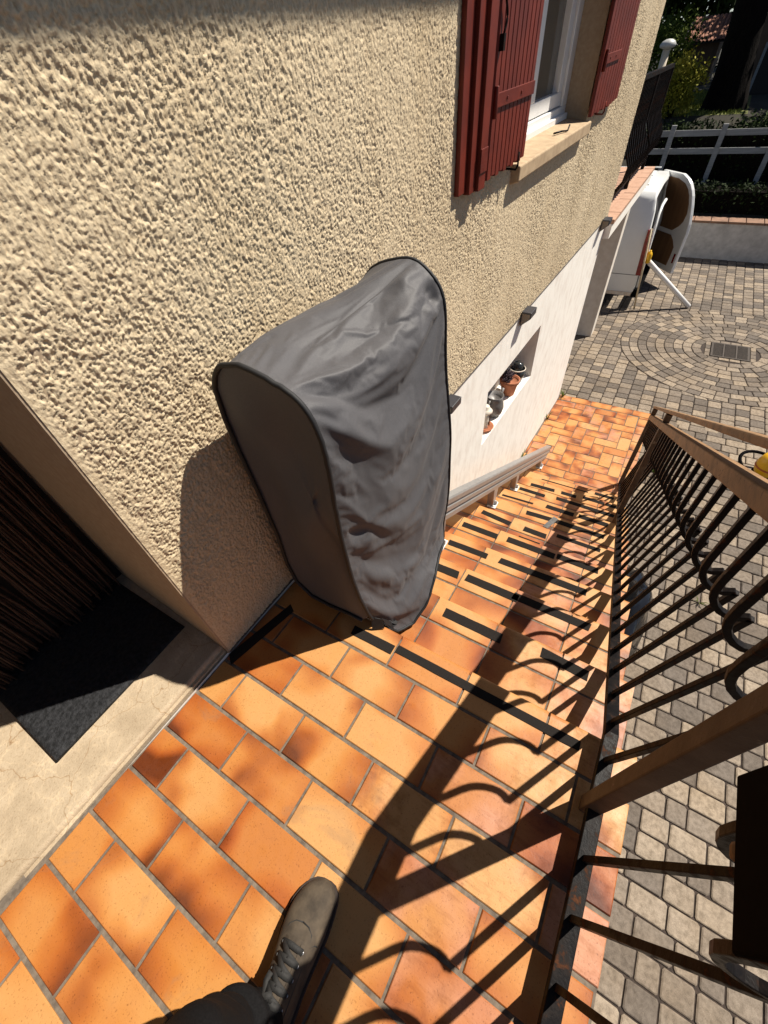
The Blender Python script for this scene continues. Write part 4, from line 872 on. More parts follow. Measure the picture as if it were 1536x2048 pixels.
    [0,8,-2,-3,-6,-4,-5,-6,2,1,-1,-1,1,1,3,3,5,5,4,3,-2,-2,0,3,0,-2,0,3,2,-4,4,6,4,1,-2,-8,1,2,0,4,10,-13,-16,-10,14,8,7,-4,12,1,-4,-5,-4,-5,-4,-5,-4,-1,-2,0,0,1,-4,7,7,5,2,-5,-1,9,5,1,-4,2,2,0,2,-1,2,-1,-3,-6,-7,-5,-6,4,2,3,1,-1,-7,-1,2,1,3,2,1,3,4,-1,0,-1,-5,-8,-5,-3,-3,8,6,4,-2,-6,4],
    [0,-10,0,6,-4,-6,-2,1,7,-3,-2,0,0,4,4,5,2,6,-1,-7,-6,-5,1,1,3,5,7,5,-2,2,4,-2,-2,-2,-4,-6,-3,-4,-3,-4,-5,1,4,16,-1,5,8,10,-6,-9,-7,-6,-6,-5,-5,-4,-5,-1,1,2,3,6,9,7,-2,0,0,1,2,-2,-1,-3,7,4,3,2,2,1,2,2,0,2,-3,-4,-5,-11,-4,0,-3,-2,1,2,4,2,2,4,2,2,1,2,1,0,2,-5,-5,-5,-4,-5,1,13,7,1,-8],
    [0,9,-2,-12,-13,-1,1,4,3,-1,0,1,4,4,3,3,3,-6,-7,-2,1,6,2,4,4,6,3,-9,5,-3,-3,-4,-3,-2,-7,-10,-3,1,2,2,7,4,4,4,-6,-6,-5,-2,-4,-3,-3,-7,-2,0,2,3,6,3,3,3,4,4,2,-4,-1,-2,0,2,5,-7,0,5,-3,1,3,6,2,2,2,0,4,3,1,-1,-2,-3,-8,-7,0,0,-1,0,-3,3,3,1,3,3,3,2,0,1,1,0,-3,-2,5,2,-12,-12,2,11,1],
    [0,-1,-16,-5,8,7,8,-9,-4,0,3,4,3,3,3,1,-2,-3,3,1,2,2,4,3,3,1,-2,2,-18,-6,-5,-3,-2,5,-8,7,11,3,1,-1,-2,-1,0,-9,-16,-4,-2,-2,-2,0,0,6,4,4,4,4,4,4,4,5,4,7,-2,2,5,-8,-7,-7,-9,10,9,5,-5,-5,-4,-4,1,3,3,5,1,1,2,1,0,-2,-1,-6,-5,-3,-2,-2,-1,1,0,1,2,2,4,3,2,1,3,2,-2,-4,-6,2,10,-8,-6,-9,12],
    [0,-16,13,12,-1,-3,-12,-1,-5,6,4,4,3,3,2,-2,-1,3,2,1,2,7,3,0,-2,-4,-4,1,0,5,-1,-4,-7,-17,-3,9,-4,0,-2,-3,-2,-2,-3,-5,7,1,0,1,2,2,2,3,2,2,2,3,4,3,3,3,2,-3,0,4,-4,6,0,0,-3,1,-3,-7,2,-3,-2,-2,-2,-2,0,1,2,3,1,2,2,0,-1,-2,-3,-5,-3,-3,-1,-5,-2,1,3,2,2,4,3,2,2,5,3,-4,-6,-10,-2,18,3,0,-12],
    [0,11,-2,-11,-1,-4,-3,5,2,4,3,3,6,0,-3,-1,3,2,2,3,2,1,-1,-2,-2,-3,-1,-1,7,-8,-7,-7,-8,-6,7,-4,-1,-3,-4,2,3,1,1,6,3,2,1,-1,1,1,1,1,1,2,3,3,2,1,1,-1,0,1,4,-5,-2,1,4,1,3,-5,-4,-1,-1,2,-2,-2,-2,-1,-2,0,0,0,2,2,1,2,1,0,-1,-4,-4,-3,-2,-2,-1,-1,-4,1,2,2,5,2,1,3,6,7,0,-3,-13,-11,2,8,1],
    [0,-12,-1,3,5,-4,2,5,5,3,3,6,-2,-2,-1,4,4,0,3,1,3,-4,-3,-3,-4,-2,-3,-4,-4,-4,-5,-5,-3,3,4,-3,-4,-1,4,2,0,1,3,-1,3,1,3,2,-1,3,1,1,2,2,0,0,0,-1,0,-2,-3,-2,0,1,1,2,1,4,2,2,0,-3,-1,0,1,-1,-1,-2,-1,-1,0,-1,1,0,1,1,2,2,0,0,-3,-4,-3,-2,-2,-2,0,-2,-1,1,1,5,1,1,0,3,2,2,6,-7,-7,-8,11],
    [0,8,-5,-5,-11,4,9,6,2,2,5,-2,-3,0,4,2,0,4,3,1,-4,-4,-6,-4,-3,-4,-5,-6,-4,-5,-3,-2,5,6,1,0,1,1,1,0,1,1,1,1,-2,1,1,3,6,1,2,1,1,0,0,-1,-2,-1,-2,0,0,0,2,1,1,0,1,0,0,2,2,1,3,-2,-1,-1,-1,-1,-1,-2,-1,0,-2,0,0,0,1,1,2,3,-1,-2,-4,-4,-3,-2,-1,-1,0,-1,1,1,4,1,1,0,1,0,4,6,2,-7,-4],
    [0,-13,0,0,9,8,3,2,2,3,-1,-3,1,5,3,3,0,0,-5,-3,-5,-5,-3,-4,-5,-7,-6,-3,-4,-3,2,10,7,1,4,-2,0,3,1,-1,2,2,1,1,2,1,1,2,0,-1,0,0,-1,-1,0,0,0,-1,-1,-1,0,0,-1,0,1,1,1,1,1,1,3,6,-1,-1,-1,0,-1,0,-1,0,-1,-2,0,-1,-1,0,-2,-1,2,1,4,-1,-1,-3,-4,-3,-3,-2,0,0,0,0,1,3,2,1,0,-1,-1,2,2,9,-9],
    [0,1,4,4,3,-1,-3,1,4,0,-3,0,6,3,1,-3,-2,-5,-3,-5,-4,-5,-5,-6,-5,-7,-2,-1,2,9,9,4,1,2,0,0,1,0,1,4,2,2,2,1,1,1,1,-1,-2,0,-1,-1,-1,1,-1,1,0,1,1,2,1,-1,-5,-1,0,-1,0,0,1,1,0,3,5,5,2,-1,2,3,2,1,0,1,-1,-1,-1,-1,-3,-3,-7,-3,-1,2,-1,-1,-2,-3,-5,-2,-4,0,1,1,0,0,2,4,-5,-2,-1,-2,0,-1,13],
    [0,14,-1,-1,-3,-2,0,6,0,-3,-1,5,1,-1,-3,-3,-4,-5,-5,-4,-3,-7,-5,-1,0,4,3,3,6,5,1,0,0,0,-1,5,3,2,3,2,3,3,1,0,-2,-2,-3,-2,-1,0,2,-1,0,-1,0,-1,0,-1,-1,-2,0,1,4,0,-1,1,-1,-1,1,0,0,-1,0,4,5,5,1,-2,1,0,0,-1,0,-1,-1,-2,0,0,1,-2,-3,-1,0,0,-2,-3,-2,-5,-3,-4,-2,1,2,2,0,-1,8,5,2,1,1,1,-10],
    [0,-9,2,2,2,4,15,-1,-6,-2,1,1,-1,-2,-4,-5,-5,-3,-3,-3,-3,1,2,0,1,4,2,4,3,1,1,2,3,2,2,2,1,1,2,3,-2,-4,-6,-3,-1,0,1,2,2,1,1,3,2,2,1,1,0,1,2,1,-3,1,0,0,-1,-1,-1,-1,-2,-1,-1,-4,-2,-1,0,2,2,2,0,-1,-2,-4,1,1,0,0,1,0,-1,1,1,1,1,1,0,-1,-3,-3,-4,-5,-5,-2,2,3,1,-4,1,2,-4,1,0,0,11],
    [0,9,0,0,-3,12,-6,-5,-3,-1,3,-1,-3,-5,-4,-3,-3,-3,-3,-2,0,2,2,3,3,3,4,3,1,2,3,2,2,1,1,1,0,2,-1,-6,-3,-2,3,4,3,3,2,3,3,5,-1,0,-1,-1,0,0,-1,-1,-2,-3,2,-3,0,-2,0,-2,0,0,-1,-1,-8,-1,-1,0,1,1,1,1,2,-5,-2,2,-2,-2,0,1,1,2,0,0,2,2,1,0,2,2,-1,-2,-4,-4,-5,-5,-4,1,6,-1,-4,-2,7,9,3,3,-8],
    [0,-7,5,4,16,-9,-3,-3,-4,3,2,-3,-5,-3,-4,-4,-3,-1,0,1,2,2,3,3,4,4,3,3,4,3,0,0,-1,0,0,-1,0,-2,-2,2,2,1,3,7,2,0,2,0,-1,-5,-3,1,1,0,0,-1,-1,-2,-3,0,-2,0,-1,0,0,1,-1,0,0,-3,-1,5,-5,-3,-2,-1,1,1,-1,8,2,1,-2,1,-3,-1,-3,-2,2,1,0,1,-2,1,1,2,3,0,-1,-3,-4,-6,-5,-4,-2,13,3,-3,-3,-6,0,0,11],
    [0,15,2,0,-12,-2,-2,1,-2,4,-4,-4,-3,-6,-4,-2,0,1,1,3,3,4,5,5,4,3,3,0,0,-2,0,0,-1,-1,0,-2,1,-3,-2,1,3,5,4,0,0,0,0,-1,0,0,3,-2,0,-1,-2,-2,-7,-1,0,-2,0,0,-1,1,0,-1,1,0,3,1,1,1,-1,1,2,-4,-2,-2,0,-1,3,3,3,0,3,0,-2,-1,-2,-1,-2,-2,4,2,3,-2,-1,0,1,0,-2,-3,-7,-7,-3,-2,8,10,4,0,1,-4,-4],
    [0,-2,-13,-4,0,-1,2,12,10,-4,-5,-5,-4,-2,-2,-1,2,2,5,5,5,6,3,3,1,0,-2,0,-2,-1,-2,-1,1,2,0,5,-5,3,5,6,9,-5,-3,-6,-1,1,1,1,-1,-2,-2,-2,-2,-1,1,0,11,4,2,2,0,-2,-1,-3,-3,-2,-4,-5,-6,-2,5,-4,7,0,-2,2,0,0,-1,-1,-1,-1,1,2,2,2,3,-3,-1,-1,-1,2,1,0,-4,0,0,1,-1,1,0,-1,-2,-6,-8,-1,-3,-1,4,4,4,7,-6],
    [0,-15,15,4,2,-9,-6,-9,6,-3,0,0,0,-4,0,4,5,6,6,6,4,1,0,-2,-2,-2,0,-2,0,-1,2,0,2,1,3,-1,9,4,7,1,-6,2,-4,3,1,-1,-1,-3,-2,3,1,1,1,0,-1,0,-6,-4,-2,-2,-1,0,-2,-3,-3,-4,-2,-2,-3,-1,-2,-1,4,4,3,3,2,2,-4,6,1,-6,-3,3,1,3,3,5,1,-1,-4,1,-1,-4,0,0,1,1,1,-1,1,-1,0,-1,-5,-12,-5,-1,-2,0,0,1,16],
    [0,2,-5,1,3,-1,-4,-8,-10,-2,-2,3,6,-1,8,7,6,6,4,1,0,-2,-1,-1,0,0,0,3,1,3,2,9,3,3,1,2,-2,-1,-6,-5,-3,3,3,-5,-5,-4,3,3,2,-1,-2,-2,-4,-2,-4,-3,-3,-2,-4,-2,-2,-6,-4,-1,-2,-1,-1,0,1,1,3,3,4,2,-2,6,2,2,9,-2,2,6,-5,-6,0,-1,3,3,2,1,6,-4,-6,-3,0,2,1,2,2,3,1,1,-1,-2,0,0,-5,-4,3,2,2,2,-10],
    [0,11,-1,-5,-8,6,4,0,-3,-3,-10,-6,-4,15,8,6,3,4,1,1,0,0,0,1,1,0,4,1,2,0,0,-6,-4,-3,-4,-4,-4,1,1,0,0,-1,3,-2,3,8,-1,-2,-1,-8,-5,-3,-3,-3,-1,-2,-1,-1,1,-1,-2,3,1,-1,1,1,-1,0,0,0,-1,-1,0,-5,6,-8,4,2,2,3,3,5,13,2,-1,-1,-3,-2,2,1,-3,-4,1,1,-2,-2,-1,2,2,1,2,4,2,2,-3,1,0,-2,-9,-5,-2,0,7],
    [0,-2,-12,-3,-2,0,0,2,2,1,8,5,9,6,4,3,6,0,0,-1,-1,1,0,0,0,0,-4,-5,-6,-4,-6,-6,1,1,2,3,7,0,0,2,0,0,-3,5,5,-3,-5,-2,-4,3,0,-1,1,0,0,0,1,0,0,1,1,0,3,-2,-2,-2,-1,-1,-3,-3,-3,-4,-9,0,-6,3,-3,1,2,4,3,4,1,4,2,-2,-1,2,3,7,3,2,0,-2,-1,-3,-3,-5,-2,-1,-1,5,5,5,7,0,2,-1,1,-4,-10,-5,1],
    [0,-15,7,2,3,5,1,-1,-2,2,3,12,5,3,1,0,-3,-2,-2,-1,-2,-3,-3,-3,-3,-3,-4,-3,-5,0,3,5,4,3,4,4,1,2,-1,0,0,1,2,0,-5,-4,-2,-3,1,0,3,2,1,1,1,0,1,0,0,0,1,0,-2,2,1,1,1,0,1,-1,-4,-3,-4,-4,-5,-4,-5,-2,-2,-2,1,5,5,3,-1,5,6,-7,3,-1,3,3,2,4,0,0,0,-1,-4,-3,-2,-9,-3,-1,1,6,3,4,3,3,6,0,-16],
    [0,12,-1,-2,-2,-6,-5,0,5,4,5,-5,-1,-2,0,0,-1,0,0,-1,-1,-5,-3,-3,-3,-1,1,2,7,2,5,12,-1,3,3,2,-2,-2,-1,-1,1,0,-2,-4,-3,-2,-1,0,-1,0,0,1,0,0,0,0,0,0,1,0,0,0,1,1,1,1,1,1,0,1,3,1,0,-1,-4,-5,-5,-7,-4,-1,-1,-4,6,1,8,4,-11,10,0,1,2,0,1,2,2,2,0,1,1,0,-1,-2,-4,-3,-4,-7,-2,-2,-1,0,0,0,13],
    [0,-1,-2,-3,-2,1,7,6,3,2,0,0,-3,-1,-2,-1,0,0,-1,-2,-3,2,0,0,6,0,-2,0,-4,9,11,-7,5,3,-1,-4,-1,-2,0,0,-1,-3,-3,-2,-1,-2,-2,-1,-1,-1,-2,-2,-2,-2,-2,-2,-3,-2,1,2,1,2,1,1,2,2,1,2,3,2,2,3,2,1,4,1,-1,-5,-6,-7,-2,8,-12,-8,-1,13,16,2,-1,-1,-2,2,-1,-1,1,0,2,0,2,2,1,1,0,-3,-1,-2,-4,-1,2,2,1,1,-9],
    [0,-10,1,4,5,3,6,4,2,1,2,2,3,-1,-2,-3,-3,-4,-2,-1,-1,2,2,-1,-7,-4,-4,4,15,6,1,3,0,-4,-4,-2,-1,-1,-1,-2,-3,-2,-2,-2,-3,-1,-2,-1,-2,-1,-1,-2,-1,-2,-2,1,0,1,-3,-1,-2,0,-1,0,0,0,1,2,2,2,3,2,2,4,3,3,4,4,1,-4,-9,-4,-12,6,-1,-6,9,5,5,4,3,1,3,1,0,0,-1,0,-3,-1,2,2,2,2,-1,-1,-2,-4,-5,-3,-2,-2,7],
    [0,-1,2,3,0,8,3,1,2,2,0,2,-6,-3,-2,-3,-1,3,0,-1,0,-4,-5,-4,-6,3,12,11,4,0,-3,0,-2,-3,-2,-1,-2,-2,-2,-3,-3,-3,-3,-3,-2,-3,-1,0,1,2,-1,-1,-1,0,2,-1,2,0,0,-2,0,-2,0,0,-1,0,-1,-2,-1,-1,-1,2,3,1,3,2,3,3,4,5,4,-12,-3,-2,2,2,-8,-10,4,4,5,5,5,4,4,3,3,0,0,-3,-2,0,0,2,2,2,1,-1,4,-1,-1,-2,-11],
    [0,15,-7,-1,12,1,1,2,-1,-2,-1,-10,-3,-1,2,3,0,-4,-2,-1,-2,-4,-4,-4,9,11,8,2,0,-2,-2,-1,-4,-3,-2,-3,-3,-3,-3,-3,-3,-2,-2,-2,0,1,1,1,2,-1,-1,-1,0,1,0,2,-1,1,2,1,1,3,-3,-1,-1,-2,0,-2,-2,-1,-1,-3,-3,0,-2,1,2,-2,-1,0,8,5,10,-6,3,-6,-5,-3,-8,0,2,-1,5,5,4,4,4,6,5,3,-2,-2,-2,0,2,2,2,4,-9,-4,-3,-1,6],
    [0,4,12,2,-9,-9,3,6,-1,-2,-5,0,1,1,-2,-2,-3,-1,-1,0,-1,-2,-3,12,10,7,2,0,-2,-2,-2,-7,-5,-4,-4,-2,-2,-2,-1,-4,-2,1,-1,2,1,1,1,0,-1,2,-3,1,2,1,1,1,1,0,0,2,1,1,-1,-1,-1,0,-1,-1,0,-1,-1,-2,-1,-3,-1,-2,-4,3,1,1,-6,5,8,8,-6,-5,-5,0,1,-5,-2,3,-2,0,1,1,0,9,6,7,5,1,-1,-4,-2,2,1,1,5,2,0,0,-7],
    [0,-10,1,3,4,12,0,-8,-3,-3,-1,-2,-1,1,-8,-5,-2,-1,0,4,10,-3,13,11,7,0,0,-2,-4,-6,-17,-6,-3,-2,-1,0,0,2,3,-4,3,-1,4,3,2,2,3,-4,-2,-3,8,6,4,5,7,-1,-4,-3,-4,-3,-4,-4,2,0,0,0,-1,1,-2,0,-1,0,-1,-1,-1,-1,-1,-1,-1,-1,-1,-9,-2,1,0,4,-2,8,0,0,-3,0,-1,-1,0,1,2,-1,3,4,6,6,4,0,-3,-5,-2,-2,-1,0,1,0,9],
    [0,1,3,5,1,-4,-9,-6,-2,0,-1,-1,3,-1,6,4,2,1,-1,-11,-6,16,15,5,-1,0,-4,-7,-7,-7,5,1,-1,-1,-6,-4,-1,-2,-3,14,-3,1,1,1,1,1,-1,5,5,3,2,0,2,1,-3,-1,4,1,0,-2,1,-1,1,1,-2,-3,-1,-2,-1,-2,-2,-1,-2,-1,-2,-2,-2,-2,-1,0,0,0,-3,-3,-2,-5,8,3,3,-2,-3,-4,2,0,-2,-1,0,-3,0,2,4,5,6,7,2,-1,1,1,1,1,1,1,-9],
    [0,9,-1,-5,-3,-6,-5,-5,1,1,1,2,-5,-6,-6,4,0,11,8,11,-1,13,2,-1,0,-7,-9,-7,-5,-3,-2,2,-2,6,6,0,-4,2,3,-4,8,4,4,6,1,1,1,2,-1,0,-1,-1,-2,-4,-4,1,0,1,3,2,-1,0,-1,-1,1,2,0,0,0,0,0,-2,-2,-2,-1,-1,1,-3,-6,-4,-2,-1,-1,0,-1,0,-2,-1,0,4,-3,-4,-4,2,-1,-1,0,-1,0,-1,0,2,4,6,8,4,1,0,-1,-1,-1,-1,0],
    [0,-6,0,2,1,-4,-4,-3,-6,-3,-2,-1,-2,1,6,-1,8,-2,5,10,21,1,-2,-1,-12,-9,-4,-4,-1,0,1,-2,4,-4,3,5,11,5,4,-1,0,2,0,-3,0,0,0,-1,0,-1,-1,0,-3,-1,0,1,0,1,0,0,2,0,0,0,1,0,0,1,0,0,-1,1,0,-1,-1,0,-2,0,-1,-3,-4,-4,-1,-1,-1,-1,-1,-2,-1,0,6,-4,-4,-5,1,1,0,0,-2,-2,-1,0,2,1,4,8,2,-4,0,0,-1,1,9],
    [0,0,0,0,-2,-3,-6,0,-3,-1,1,1,3,4,5,6,5,5,5,4,-2,-3,-4,-18,-6,-2,0,2,2,2,3,3,3,4,2,3,2,0,-3,2,-1,-2,-1,-3,-1,-2,1,1,1,0,0,-1,0,0,1,-1,1,0,0,1,-1,1,0,1,0,0,1,-1,1,0,1,-1,1,0,0,-1,-1,-2,1,0,0,-2,-5,-4,-1,-1,-1,-2,-3,-1,1,7,-5,-2,-3,1,0,0,-1,-1,-2,-4,-2,-1,-1,2,12,9,4,4,4,0,-10],
    [0,4,-1,-3,-3,-2,-4,-6,4,3,4,4,6,6,7,4,1,1,-1,-1,-6,-6,-11,4,1,0,-3,0,1,4,2,3,4,1,1,0,-4,-2,-1,-1,-1,-1,-3,-1,-1,1,0,1,-2,3,-1,0,0,1,-1,-1,-1,-1,0,-1,1,-1,1,0,1,1,1,1,1,0,1,0,0,1,0,0,-1,1,0,-1,-1,0,1,-2,-5,-3,-2,-1,-3,-3,-1,2,7,-5,1,4,1,-1,1,1,1,-3,3,3,-10,-8,-10,0,2,3,4,13,3],
    [0,-9,-1,0,8,-2,0,1,5,5,6,6,3,8,1,-1,0,-3,-4,-9,-8,-7,1,1,1,1,0,5,3,1,1,0,-3,0,0,-1,-1,-3,2,0,-1,-2,0,0,0,0,0,0,2,-3,0,-1,-2,-2,-3,-2,-1,-2,-2,1,0,0,1,0,1,2,1,2,2,3,1,2,1,1,1,0,2,1,1,2,-1,0,-2,-1,-1,-4,-3,-3,-2,-2,-3,-2,3,6,-6,0,3,4,1,0,-2,-2,-4,-1,13,4,1,-1,-6,-4,-3,-9,14],
    [0,11,2,1,-22,3,9,13,5,8,3,0,0,-7,-7,-9,5,1,-10,-7,-3,0,1,1,2,3,5,-2,-2,-2,-2,-3,-2,-2,5,3,4,2,-3,-1,0,-1,0,0,1,0,0,-1,-1,-1,-2,-2,0,-2,-1,0,-2,1,-1,-2,-1,1,-1,0,0,-1,0,1,2,3,2,3,2,1,1,2,1,2,2,1,2,-1,0,-1,-1,0,-2,-4,-2,-2,-3,-3,-3,3,6,-11,-1,2,3,3,3,1,-3,-4,-5,0,3,8,8,3,2,0,-11],
    [0,-6,4,9,10,-3,13,4,1,-6,-6,-5,-6,-8,3,13,-4,-22,-6,0,1,0,0,0,2,1,2,0,1,0,-2,1,3,5,-2,1,2,2,-1,0,-1,1,0,0,0,1,-1,-2,-1,-2,-2,-1,-1,-1,0,0,0,0,1,0,-1,-1,0,0,-1,0,0,0,-1,1,3,2,2,1,-1,1,2,3,3,2,1,3,3,0,-2,1,1,3,-7,-5,-3,-2,-3,-5,0,4,-4,-5,-1,2,3,9,3,1,1,-6,-4,-6,-2,1,0,2,10],
    [0,1,6,-4,10,11,-4,-4,-5,-5,-4,-5,3,11,5,-3,-19,2,-5,1,-2,-1,-1,-1,-2,-1,0,1,1,1,4,5,3,1,1,0,-2,-6,0,2,0,3,0,1,1,-2,-2,-2,-7,-3,1,0,2,0,2,1,1,0,1,0,1,-1,-1,-1,-1,0,0,0,0,-2,0,3,4,2,3,-1,0,0,2,2,3,2,2,5,1,3,0,-2,2,-3,-4,-5,-2,-2,-1,-1,-1,-3,-5,-4,-2,1,4,3,2,9,2,0,1,0,1,0,-8],
    [0,8,-9,-5,-4,-4,1,2,1,2,3,11,8,1,-3,-17,-4,-3,4,-2,2,1,0,0,0,0,0,1,0,3,3,0,0,-1,0,0,-6,1,2,-1,3,-2,2,0,-3,-2,-3,-2,3,1,-3,0,-1,2,1,2,2,2,0,1,0,0,0,-2,-2,-4,-1,-1,0,2,1,-1,1,3,3,3,1,-2,1,1,1,1,1,2,8,0,0,0,2,2,-1,-3,-5,-2,-3,-2,-1,0,-2,-3,-5,-4,-2,1,2,2,4,3,2,0,-3,-1,5],
    [0,-15,-1,0,3,10,5,-5,2,3,8,4,-1,-4,-13,-5,-1,2,2,1,0,0,0,1,1,0,-1,1,2,2,0,-1,0,-1,-1,-3,1,3,-1,0,-2,1,-1,-3,-3,-1,-1,0,0,1,2,0,1,2,2,0,0,-1,-1,-2,-2,-1,-2,4,3,1,-3,-1,-3,2,1,0,-1,1,1,3,3,3,-2,0,-1,-1,-2,-1,-1,5,6,4,3,3,3,2,-2,-4,-5,-2,-2,-1,0,-2,-1,-4,-4,-3,-3,-1,2,2,3,4,6,3,-5],
    [0,3,4,1,0,-4,-10,7,4,7,3,-3,-6,-9,-7,-1,2,3,2,0,0,0,1,1,0,0,0,0,0,0,1,1,-1,-1,-2,-1,1,-1,0,0,0,0,-2,0,2,0,0,-1,-2,-1,-1,1,1,0,0,0,-1,-1,-2,-2,0,0,2,-1,1,3,3,-1,0,-8,-4,1,-1,-2,-4,-2,5,5,4,2,3,3,2,-1,-1,-4,-1,4,6,5,5,4,3,0,-2,-4,-4,-3,-1,0,-1,0,-1,-3,-3,-4,-4,-2,-1,0,1,2,13],
    [0,8,-6,-3,-5,0,9,6,6,-2,-5,-5,-6,-7,0,1,3,1,1,2,0,-1,-1,1,0,1,1,-1,1,-1,0,0,0,0,-1,-1,0,0,1,-1,1,-3,-3,-1,-1,-1,0,0,-2,0,2,0,-1,0,2,-1,0,-2,-2,3,1,1,0,1,0,0,2,2,0,0,-4,-8,-3,-2,2,1,-6,-2,6,3,3,4,4,3,0,-1,-3,-3,-1,5,5,6,7,5,2,-1,-3,-5,-3,0,2,4,0,0,-3,-3,-3,-2,3,2,1,2,-8],
    [0,-8,0,2,6,7,3,4,-6,-4,-3,-3,-7,-1,0,5,2,2,0,-3,-1,-1,3,0,1,0,0,1,0,1,-1,-2,2,0,-1,-1,-2,0,-2,0,-2,-8,-2,-2,0,2,2,2,6,4,3,6,-6,-4,-7,-2,-1,1,5,1,1,1,1,-1,-1,2,1,2,2,0,0,-1,-4,-2,-3,-2,-2,-3,-8,-1,1,2,8,5,2,3,3,-5,-1,-4,0,4,-1,12,9,4,0,-1,-3,-6,2,-1,2,1,4,1,-4,-3,-9,-3,-1,-1,7],
    [0,0,4,3,7,0,-2,-11,-5,2,3,-9,-2,1,2,-2,-1,0,-1,2,2,5,0,0,0,0,1,1,0,-2,-1,4,-1,-3,-5,-3,-2,-1,1,1,2,1,5,13,4,-2,-1,0,3,1,-5,-5,8,4,4,-2,-2,5,1,-4,-2,-2,-2,2,5,-9,-5,-2,0,1,-1,-1,-1,-3,0,-2,-1,0,0,4,-6,-4,-7,5,-3,1,6,6,-3,-2,-2,-3,5,2,5,6,7,3,-1,-2,-10,-3,-2,4,3,4,5,2,0,-7,-4,-4,0],
    [0,12,0,0,-9,-9,-1,4,8,-1,-14,-3,3,1,1,0,0,0,3,1,3,1,1,-1,-1,0,0,0,-2,2,3,-2,-5,-6,-2,1,2,1,-1,0,-1,13,8,0,2,2,1,-2,-2,0,6,6,-1,0,-3,0,1,1,0,2,1,0,-3,2,-4,1,-5,-6,-3,0,1,1,2,0,-6,-2,-2,-2,0,2,1,-2,-3,-9,-1,1,-1,4,5,1,-3,0,0,-2,4,5,4,5,4,2,-1,-7,-4,-7,-3,4,3,3,4,6,1,-1,-13],
    [0,-1,-2,-5,1,8,3,4,-4,-12,-5,5,3,2,-3,-1,1,1,2,3,1,1,-2,-2,0,0,0,0,3,2,-3,-6,-4,3,7,9,0,2,2,0,2,0,0,-6,2,-1,1,4,3,3,1,-2,1,0,0,2,-3,-5,0,6,1,0,0,-1,-3,0,3,0,-8,-3,-1,0,-1,3,0,-2,-2,-3,-5,-3,-7,-3,-3,-1,6,1,-1,-1,1,4,3,-2,1,1,-2,0,6,4,4,4,2,0,-3,-3,-5,-9,-3,-1,1,1,4,-4,9],
    [0,-9,2,6,5,3,0,-5,-9,-7,9,2,1,-1,0,-4,2,4,2,2,0,-2,-3,-1,0,1,1,3,2,-5,-8,1,6,8,3,-3,5,1,2,2,1,-1,-4,1,-4,3,5,4,0,0,1,0,0,-1,1,0,3,-4,-3,-5,0,6,4,-7,-4,-3,2,7,4,-5,-2,-1,-2,-3,4,4,0,-3,-4,-13,7,3,5,-6,-5,-5,-4,-1,0,-1,1,3,0,-3,1,2,-1,3,4,4,4,3,-1,-2,-1,0,-2,-2,-4,-2,-5,5,3],
    [0,2,3,3,0,-4,-4,-6,-5,4,-7,2,6,-8,3,9,5,0,1,0,-3,-4,-1,1,1,1,2,1,-7,-2,10,3,1,-4,-2,-3,0,4,2,1,0,1,1,2,3,4,-1,0,0,-1,-4,3,6,0,-1,0,0,4,0,-3,-3,-6,-1,1,4,14,-5,-6,4,1,-2,-2,1,-1,-1,-3,1,3,0,-2,1,-1,-3,3,0,-7,-5,-7,-1,-1,0,-1,-2,-2,-4,-3,-1,4,3,4,6,6,6,1,-4,5,1,-1,1,-1,0,-1,-12],
    [0,8,-1,-3,-3,-2,-4,-11,-1,3,6,2,-4,20,-6,-4,3,2,-1,-3,-4,-2,1,2,1,1,1,-3,2,2,-4,-1,-1,-1,1,4,5,-1,-2,0,1,1,2,1,1,0,0,-5,1,2,6,6,-4,0,1,-1,1,0,1,4,1,1,-1,3,5,-2,3,-4,-5,3,1,4,-4,-1,-2,-1,-3,-2,1,-1,-7,-3,-3,5,1,4,-2,-6,-4,-2,0,-2,-3,-1,-2,-1,-1,-6,-1,0,4,4,7,9,7,-7,-7,-1,-1,-2,-1,-2,8],
    [0,-1,-3,0,2,-5,-3,-5,9,7,9,3,2,-12,4,-5,-2,3,-1,-6,-2,2,2,0,1,1,-2,-1,-1,-1,1,0,0,3,4,4,-2,0,1,1,2,1,0,0,-2,-2,0,0,7,3,1,-8,-1,0,0,2,0,0,2,0,3,4,5,3,0,-3,3,4,2,-2,-3,0,1,-1,-2,-3,-1,-2,-3,0,-3,-4,-3,-1,-4,-1,3,1,-3,-2,0,-3,0,-3,-1,3,1,0,-4,-3,-5,-2,0,5,7,7,7,0,0,0,0,0,-9],
    [0,-5,3,2,-9,-4,-5,31,-5,3,-3,-2,-5,-3,-2,9,-1,-1,-7,-2,3,1,1,0,-1,0,-1,-1,1,0,0,1,3,5,0,-2,-2,-2,0,1,1,3,0,3,0,-1,-2,0,-4,2,-2,-2,-2,-3,2,3,4,3,2,2,3,0,2,0,0,0,-1,-2,5,4,5,-4,1,-2,-1,-1,-3,3,1,0,-2,-2,-3,-9,0,0,-2,4,-1,-3,-5,1,-1,0,-1,-3,1,3,4,-2,-2,-4,-4,-6,-1,2,6,5,3,-3,-1,-1,7],
    [0,5,-4,-10,-4,0,24,-4,5,-5,-6,0,-1,-1,3,5,-1,-10,-2,2,1,1,0,0,1,-2,0,0,0,1,1,3,5,-2,-1,-2,-1,1,2,2,2,-3,4,-3,0,0,0,0,-2,-3,-2,-3,-1,5,3,5,-2,0,-2,0,-2,-1,-2,-3,-1,7,3,7,-3,0,-1,1,-8,1,3,4,6,1,4,1,1,0,-1,-1,-1,-2,-2,-2,-2,-2,-3,-3,-2,-1,-1,-2,-4,-1,2,7,2,0,-3,-3,-4,-4,-4,0,1,12,4,3,-5],
